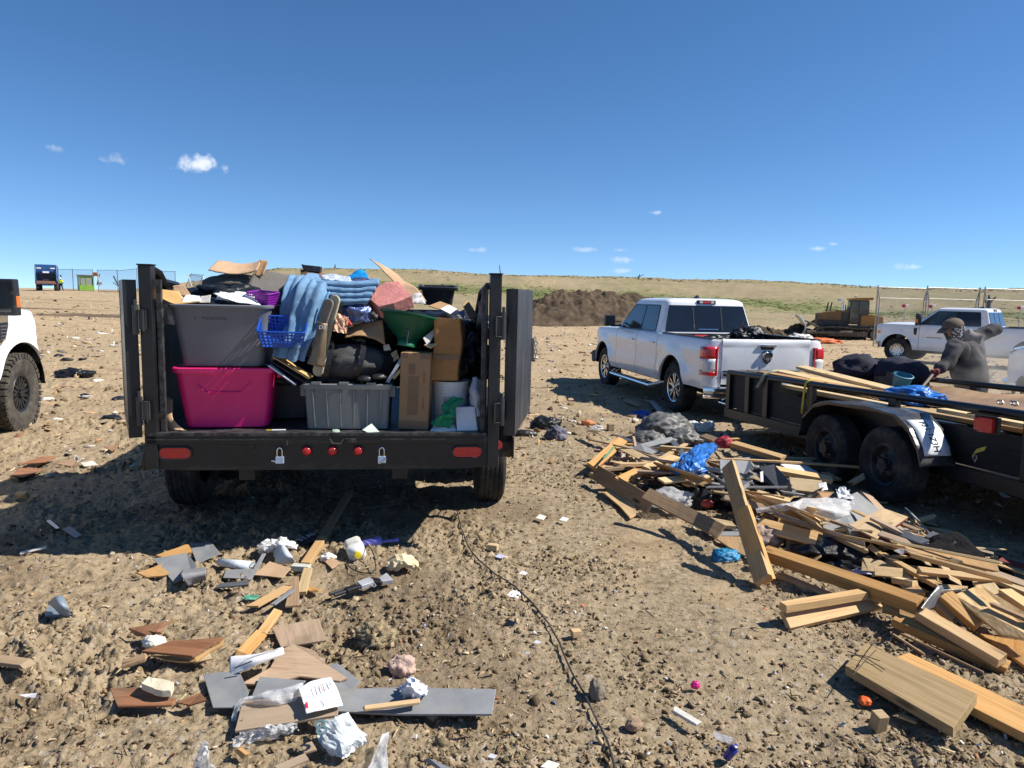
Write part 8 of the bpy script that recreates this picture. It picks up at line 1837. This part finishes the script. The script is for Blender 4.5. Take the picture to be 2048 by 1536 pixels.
# sticks on the hill
for i, (px, py0, py1, dep, dx, lb) in enumerate([(1002, 553, 530, 112, -3, 'thin dark pole on the hill above the right trailer post'), (669, 537, 528, 140, 1, 'thin pole on the hill crest behind the blanket'), (1276, 559, 548, 140, 3, 'dead forked snag on the hill crest left of centre'), (1297, 561, 556, 140, 0, 'short dead stem right of the forked snag'), (1656, 575, 568, 138, 3, 'dead snag on the crest above the bulldozer'), (1620, 572, 566, 138, 0, 'short dead stem on the crest left of the bulldozer'), (1718, 577, 570, 138, 1, 'dead stem on the crest beside the gate frame'), (1740, 577, 571, 138, -1, 'thin dead stem touching the gate frame corner'), (1977, 604, 590, 90, 1, 'charred stump on the hill behind the right gate frames')]):
    A = at(px, py0, dep); A.z = Gs(A.x, A.y) - .1; C = at(px + dx, py1, dep); b = MB(); r = .10 if dep > 100 else .22
    b.tube([Vector(), (C - A) * .6 + Vector((.1, 0, 0)), C - A], [r * 1.4, r, r * .5], 6)
    if 'forked' in lb or 'snag' in lb or 'stump' in lb: b.tube([(C - A) * .5, (C - A) * .9 + Vector((.9, 0, 0))], [r, r * .4], 5); b.tube([(C - A) * .4, (C - A) * .7 + Vector((-.5, 0, 0))], [r * .8, r * .3], 5)
    o = build('dead_stem', b, mat('charred wood', (.04, .032, .026), .95), X=T(*A)); tag(o, lb, 'dead stem')
# rubbish by the bulldozer and in the pickup bed
glump('plastic_sheet', 1640, 683, .1, (1.2, .5, .18), mat('orange tarp', (.62, .13, .02), .6, var=.4, vs=3), 'orange tarp in front of the bulldozer tracks', 'tarp', 120, ridge=.4)
glump('plastic_sheet', 1598, 676, .1, (.8, .4, .25), whiteplastic, 'white plastic heap below the bulldozer blade', 'plastic sheet', 121, ridge=.4)
glump('plastic_sheet', 1612, 670, .1, (.9, .4, .3), mat('rust red cloth', (.2, .06, .04), .8), 'rust red cloth beside the white plastic below the blade', 'cloth', 122, ridge=.4)
RXM = ram.matrix_world if False else T(*c0) @ RZ(-th)
lump('bin_bag', (.42, .1, 1.26), (.30, .24, .17), bagblack, 'shiny black bin bag poking above the pickup tailgate', 'bag', 130, X=RXM)
lump('bin_bag', (-.1, .15, 1.20), (.3, .2, .10), bagblack, 'flat black bin bag in the pickup bed left of the shiny one', 'bag', 131, X=RXM)
o = lump('red_crate', (-.35, .35, 1.18), (.35, .16, .10), mat('red plastic', (.5, .03, .03)), 'red object in the pickup bed behind the cab window', 'crate', 132, X=RXM, amp=.1)
# ------------------------------------------------------------------ people
def skin(name, pts, edges, m_, parent=None, X=None, sub=2, root=0, ext=()):
    """continuous body grown over a skeleton: pts = (co, radius or (rx, ry))"""
    bm = bmesh.new(); ly = bm.verts.layers.skin.verify(); vs = []
    for i, (c, r) in enumerate(pts):
        v = bm.verts.new(c); r = r if isinstance(r, tuple) else (r, r); v[ly].radius = r; v[ly].use_root = (i == root); vs.append(v)
    for a, c in edges: bm.edges.new((vs[a], vs[c]))
    me = bpy.data.meshes.new(name); bm.to_mesh(me); bm.free(); me.materials.append(m_)
    o = bpy.data.objects.new(name, me); COL.objects.link(o)
    if parent is not None: o.parent = parent
    if X is not None: o.matrix_local = X
    md = o.modifiers.new('skin', 'SKIN'); md.use_smooth_shade = True
    ms = o.modifiers.new('smooth', 'SUBSURF'); ms.levels = sub; ms.render_levels = sub
    dg = bpy.context.evaluated_depsgraph_get(); me2 = bpy.data.meshes.new_from_object(o.evaluated_get(dg))
    o.modifiers.clear(); o.data = me2; me2.materials.clear(); me2.materials.append(m_); me2.polygons.foreach_set('use_smooth', [True] * len(me2.polygons))
    return o
def crease(o, amp, fr):
    me = o.data; n = len(me.vertices); c = np.empty(n * 3); me.vertices.foreach_get('co', c); c = c.reshape(-1, 3); nn = np.empty(n * 3); me.vertices.foreach_get('normal', nn); nn = nn.reshape(-1, 3)
    k = (1 - 2 * np.abs(pn(c[:, 0] * fr, c[:, 1] * fr * 1.2, c[:, 2] * fr * .7))) * amp + pn(c[:, 0] * fr * .5, c[:, 1] * fr * .5, c[:, 2] * fr * .5 + 9) * amp
    c += nn * k[:, None]; me.vertices.foreach_set('co', c.ravel()); me.update()
shirtm = mat('charcoal shirt cloth', (.045, .042, .048), .9, var=.25, vs=4, bump=.4, bs=26, dirt=.3, dcol=(.12, .105, .095)); skinm = mat('tanned skin', (.36, .19, .12), .55, var=.1)
pants = mat('dusty dark trousers', (.05, .05, .055), .9, var=.3, bump=.3, dirt=.5, dcol=(.2, .17, .14)); capm = mat('brown cap cloth', (.13, .095, .07), .9, var=.15, bump=.2, bs=90); maroon = mat('maroon work glove', (.17, .02, .03), .8, bump=.3)
m, t, b = newmat('spotted bandana'); tc = nd(t, 'ShaderNodeTexCoord'); vo = nd(t, 'ShaderNodeTexVoronoi', {'Vector': tc.outputs['Object'], 'Scale': 34})
t.links.new(mixc(t, ramp(t, vo.outputs['Distance'], .42, .34), (.025, .022, .03), (.62, .6, .6)), b.inputs['Base Color']); b.inputs['Roughness'].default_value = .9; band = m
DP = 8.95
def J(px, py, d): return at(px, py, d)
pel = J(1944, 800, 9.05); gz = Gs(pel.x, pel.y)
base_ = Vector((pel.x, pel.y, gz)); pr = empty('person', base_, 0, 'person in a charcoal shirt and brown cap leaning over the flatbed trailer', 'person')
L_ = lambda v: Vector(v) - base_
neck = J(1922, 676, 8.97); hd = J(1906, 658, 8.93)
chest = J(1936, 708, 9.0); waist = J(1940, 755, 9.03)
shn = J(1909, 690, 8.80); eln = J(1893, 728, 8.72); han = J(1868, 746, 8.62)
shf = J(1950, 676, 9.15); elf = J(1996, 655, 9.12); haf = J(1960, 680, 9.38)
hipn = pel + Vector((-.06, -.10, -.02)); hipf = pel + Vector((.06, .10, -.02))
kn = hipn + Vector((-.10, .0, -.40)); kf = hipf + Vector((-.02, .02, -.40)); an = Vector((hipn.x - .02, hipn.y, gz + .09)); af = Vector((hipf.x + .10, hipf.y, gz + .09))
body = [(pel, .13), (waist, (.15, .13)), (chest, (.17, .13)), (neck, .062), (hd + Vector((.02, 0, -.05)), .075), (hd, (.082, .098)), (hd + Vector((-.01, 0, .07)), .08),
        (shn, .075), (eln, .05), (han + (eln - han) * .2, .036), (shf, .075), (elf, .05), (haf, .036),
        (hipn, .11), (kn, .075), (an, .05), (an + Vector((-.12, -.02, -.05)), .045), (an + Vector((-.2, -.03, -.055)), .035), (hipf, .11), (kf, .075), (af, .05), (af + Vector((-.12, -.02, -.05)), .045), (af + Vector((-.2, -.03, -.055)), .035)]
ed = [(0, 1), (1, 2), (2, 3), (3, 4), (4, 5), (5, 6), (2, 7), (7, 8), (8, 9), (2, 10), (10, 11), (11, 12), (0, 13), (13, 14), (14, 15), (15, 16), (16, 17), (0, 18), (18, 19), (19, 20), (20, 21), (21, 22)]
skin('body', [(L_(c), r) for c, r in body], ed, skinm, pr)
# nose, ear and glasses on the turned face
b = MB(); f0 = L_(hd) + Vector((-.105, -.02, -.01)); b.add([f0 + Vector(q) for q in ((0, -.014, .02), (0, .014, .02), (-.028, 0, -.02), (0, .018, -.026), (0, -.018, -.026))], [(0, 2, 4), (0, 1, 2), (1, 3, 2), (2, 3, 4)]); build('nose', b, skinm, pr, smooth=True)
b = MB(); b.lathe([(.001, -.01), (.02, -.008), (.026, .004), (.012, .01), (.001, .006)], 12, 0, T(*(L_(hd) + Vector((.01, -.092, -.01)))) @ RX(pi / 2)); build('ear', b, skinm, pr, smooth=True)
st = [(pel + Vector((0, 0, -.02)), (.22, .19)), (waist, (.225, .185)), (chest + Vector((.0, 0, 0)), (.215, .18)), (neck + (chest - neck) * .22, (.11, .10)), (shn, .098), (eln, .078), (eln + (han - eln) * .72, .062), (shf, .095), (elf, .066), (elf + (haf - elf) * .5, .06)]
sh = skin('shirt', [(L_(c), r) for c, r in st], [(0, 1), (1, 2), (2, 3), (2, 4), (4, 5), (5, 6), (2, 7), (7, 8), (8, 9)], shirtm, pr, sub=3); crease(sh, .018, 8)
tr = [(pel, .15), (hipn, .14), (kn, .105), (an + Vector((0, 0, .04)), .085), (hipf, .14), (kf, .105), (af + Vector((0, 0, .04)), .085)]
crease(skin('trousers', [(L_(c), r) for c, r in tr], [(0, 1), (1, 2), (2, 3), (0, 4), (4, 5), (5, 6)], pants, pr), .01, 9)
hood = skin('hood', [(L_(neck) + Vector((.05, -.02, -.05)), .12), (L_(neck) + Vector((.02, 0, .0)), (.10, .11)), (L_(neck) + Vector((.11, -.03, -.06)), .07)], [(1, 0), (0, 2)], mat('light grey hood', (.19, .17, .17), .9, bump=.3), pr); crease(hood, .014, 14)
HX = T(*L_(hd)) @ RY(rad(-16)) @ RZ(rad(8))
b = MB(); P = []
for i in range(13):
    a = pi / 2 * i / 12; r = cos(a); P.append([(.128 * r * cos(q) + .005, .112 * r * sin(q), .03 + .105 * sin(a) ** .9) for q in np.linspace(0, 2 * pi, 25)])
b.grid(P); b.tube([(0, 0, .132), (0, 0, .142)], .012, 8)
P = []
for i in range(7):
    q = -1 + 2 * i / 6; P.append([(-.115 + .02 * abs(q), .085 * q, .035), (-.17 + .025 * q * q, .085 * q, .022 - .012 * q * q), (-.215 + .05 * q * q, .075 * q, .005 - .02 * q * q)])
b.grid(P); build('cap', b, capm, pr, X=HX, smooth=True, solid=.005)
b = MB(); P = []
for i in range(9):
    t_ = i / 8; P.append([((.115 - .012 * t_ + .03 * t_ * (cos(q) > 0)) * cos(q) * (1 + .03 * sin(q * 7)) + .01, (.102 - .01 * t_) * sin(q) * (1 + .03 * sin(q * 5)), .045 - .19 * t_ - .0 * cos(q)) for q in np.linspace(-2.5, 2.5, 27)])
b.grid(P); o = build('bandana', b, band, pr, X=HX, smooth=True, solid=.006); crease(o, .008, 22)
hl = L_(han); ax = (L_(eln) - hl).normalized(); fd = Vector((-.45, .1, -.88)).normalized()     # hand on the shaft
gl = [(hl + ax * .09, .036), (hl + ax * .03, (.046, .034)), (hl, (.05, .03))]; ge = [(0, 1), (1, 2)]
side_ = ax.cross(fd).normalized()
for k in range(4):
    o0 = hl + fd * (.030 - .022 * k) + side_ * .012; l = (.034, .040, .038, .030)[k]; n0 = len(gl)
    gl += [(o0, .0125), (o0 - ax * l + side_ * .012, .0115), (o0 - ax * (l + .006) - side_ * .030, .0105), (o0 - ax * (l - .022) - side_ * .040, .009)]; ge += [(2, n0), (n0, n0 + 1), (n0 + 1, n0 + 2), (n0 + 2, n0 + 3)]
n0 = len(gl); gl += [(hl + ax * .02 - side_ * .03 + fd * .025, .014), (hl - ax * .02 - side_ * .042 + fd * .05, .012), (hl - ax * .045 - side_ * .03 + fd * .055, .010)]; ge += [(1, n0), (n0, n0 + 1), (n0 + 1, n0 + 2)]
skin('glove', gl, ge, maroon, pr, sub=1)
hb_ = L_(haf); ab = (L_(elf) - hb_).normalized(); g2 = [(hb_ + ab * .06, .036), (hb_, (.045, .03))]; e2 = [(0, 1)]
for k in range(4): o0 = hb_ + Vector((0, .0, .03 - .02 * k)) - ab * .03; n0 = len(g2); g2 += [(o0, .0125), (o0 - ab * .045, .011), (o0 - ab * .05 + Vector((.02, -.03, 0)), .009)]; e2 += [(1, n0), (n0, n0 + 1), (n0 + 1, n0 + 2)]
n0 = len(g2); g2 += [(hb_ + Vector((.03, -.02, .04)), .013), (hb_ - ab * .04 + Vector((.03, -.03, .05)), .011)]; e2 += [(1, n0), (n0, n0 + 1)]
skin('glove', g2, e2, maroon, pr, sub=1)
# shovel
A = han + (haf - han) * 1.05; C = J(1843, 776, 8.45); d = (C - han).normalized()
sv = empty('shovel', C, 0, 'dirty shovel held in the red glove of the man at the trailer', 'shovel')
b = MB(); b.tube([han - d * .75 - C, han - C, Vector()], .017, 10); build('shaft', b, mat('worn wooden handle', (.22, .17, .12), .7, dirt=.5), sv, smooth=True)
b = MB(); X = frame((0, 0, 0), d, (-.8, -.4, .4)); P = []
for i in range(9):
    t_ = i / 8; w = .10 * (1 - .75 * max(0, t_ - .6) / .4) if t_ > .05 else .05
    P.append([X @ Vector((-.05 + .27 * t_, w * q, .02 * q * q - .01)) for q in (-1, -.5, 0, .5, 1)])
b.grid(P); build('shovel_blade', b, mat('dark shovel steel', (.06, .055, .05), .5, metal=.4, dirt=.5), sv, smooth=True, solid=.004)
# worker by the refuse truck
w0 = at(122, 582, 92); w0.z = Gs(w0.x, w0.y); wk = empty('person', w0, 0, 'worker in a yellow safety vest and white helmet beside the refuse truck', 'person')
V_ = Vector
sk = [(V_((0, 0, .95)), .14), (V_((0, 0, 1.25)), (.17, .13)), (V_((0, 0, 1.42)), .10), (V_((0, 0, 1.52)), .06), (V_((0, 0, 1.64)), .10), (V_((-.22, 0, 1.38)), .07), (V_((-.36, -.05, 1.15)), .055), (V_((-.30, -.2, 1.0)), .045), (V_((.22, 0, 1.38)), .07), (V_((.30, .05, 1.1)), .055), (V_((.27, -.1, .88)), .045), (V_((-.1, 0, .88)), .11), (V_((-.1, 0, .48)), .08), (V_((-.12, 0, .08)), .06), (V_((.12, 0, .88)), .11), (V_((.2, 0, .48)), .08), (V_((.3, .05, .08)), .06)]
skin('body', sk, [(0, 1), (1, 2), (2, 3), (3, 4), (2, 5), (5, 6), (6, 7), (2, 8), (8, 9), (9, 10), (0, 11), (11, 12), (12, 13), (0, 14), (14, 15), (15, 16)], navy, wk, sub=1)
skin('safety_vest', [(V_((0, 0, .92)), .18), (V_((0, 0, 1.25)), (.21, .17)), (V_((0, 0, 1.42)), .15), (V_((-.24, 0, 1.37)), .095), (V_((-.36, -.05, 1.15)), .075), (V_((.24, 0, 1.37)), .095), (V_((.31, .05, 1.1)), .075)], [(0, 1), (1, 2), (2, 3), (3, 4), (2, 5), (5, 6)], mat('yellow vest', (.62, .75, .02), .7), wk, sub=1)
b = MB(); b.lathe([(.001, .14), (.08, .11), (.12, .03), (.125, 0), (.15, -.005)], 14, 0, T(0, 0, 1.67)); build('helmet', b, inkwhite, wk, smooth=True)
# ------------------------------------------------------------------ dust drifting round the man
bm = bmesh.new(); bmesh.ops.create_icosphere(bm, subdivisions=3, radius=1); me = bpy.data.meshes.new('dust_cloud'); bm.to_mesh(me); bm.free()
dc = bpy.data.objects.new('dust_cloud', me); COL.objects.link(dc); dc.location = J(1990, 735, 8.9); dc.scale = (1.15, .9, .62); tag(dc, kind='stuff')
m = bpy.data.materials.new('drifting dust'); m.use_nodes = True; t = m.node_tree; t.nodes.clear(); MATS['drifting dust'] = m
tc = nd(t, 'ShaderNodeTexCoord'); nz_ = nd(t, 'ShaderNodeTexNoise', {'Vector': tc.outputs['Object'], 'Scale': 1.7, 'Detail': 4, 'Roughness': .6})
ln = nd(t, 'ShaderNodeVectorMath', {0: tc.outputs['Object']}, operation='LENGTH'); fo = nd(t, 'ShaderNodeMapRange', {'Value': ln.outputs['Value'], 'From Min': 1.0, 'From Max': .25, 'To Min': 0, 'To Max': 1})
nr_ = nd(t, 'ShaderNodeMapRange', {'Value': nz_.outputs['Fac'], 'From Min': .42, 'From Max': .7, 'To Min': 0, 'To Max': 1.9}); mu = nd(t, 'ShaderNodeMath', {0: fo.outputs[0], 1: nr_.outputs[0]}, operation='MULTIPLY')
pv_ = nd(t, 'ShaderNodeVolumePrincipled', {'Color': (.82, .78, .72, 1), 'Density': mu.outputs[0], 'Anisotropy': .3}); ou = nd(t, 'ShaderNodeOutputMaterial'); t.links.new(pv_.outputs[0], ou.inputs['Volume']); me.materials.append(m)
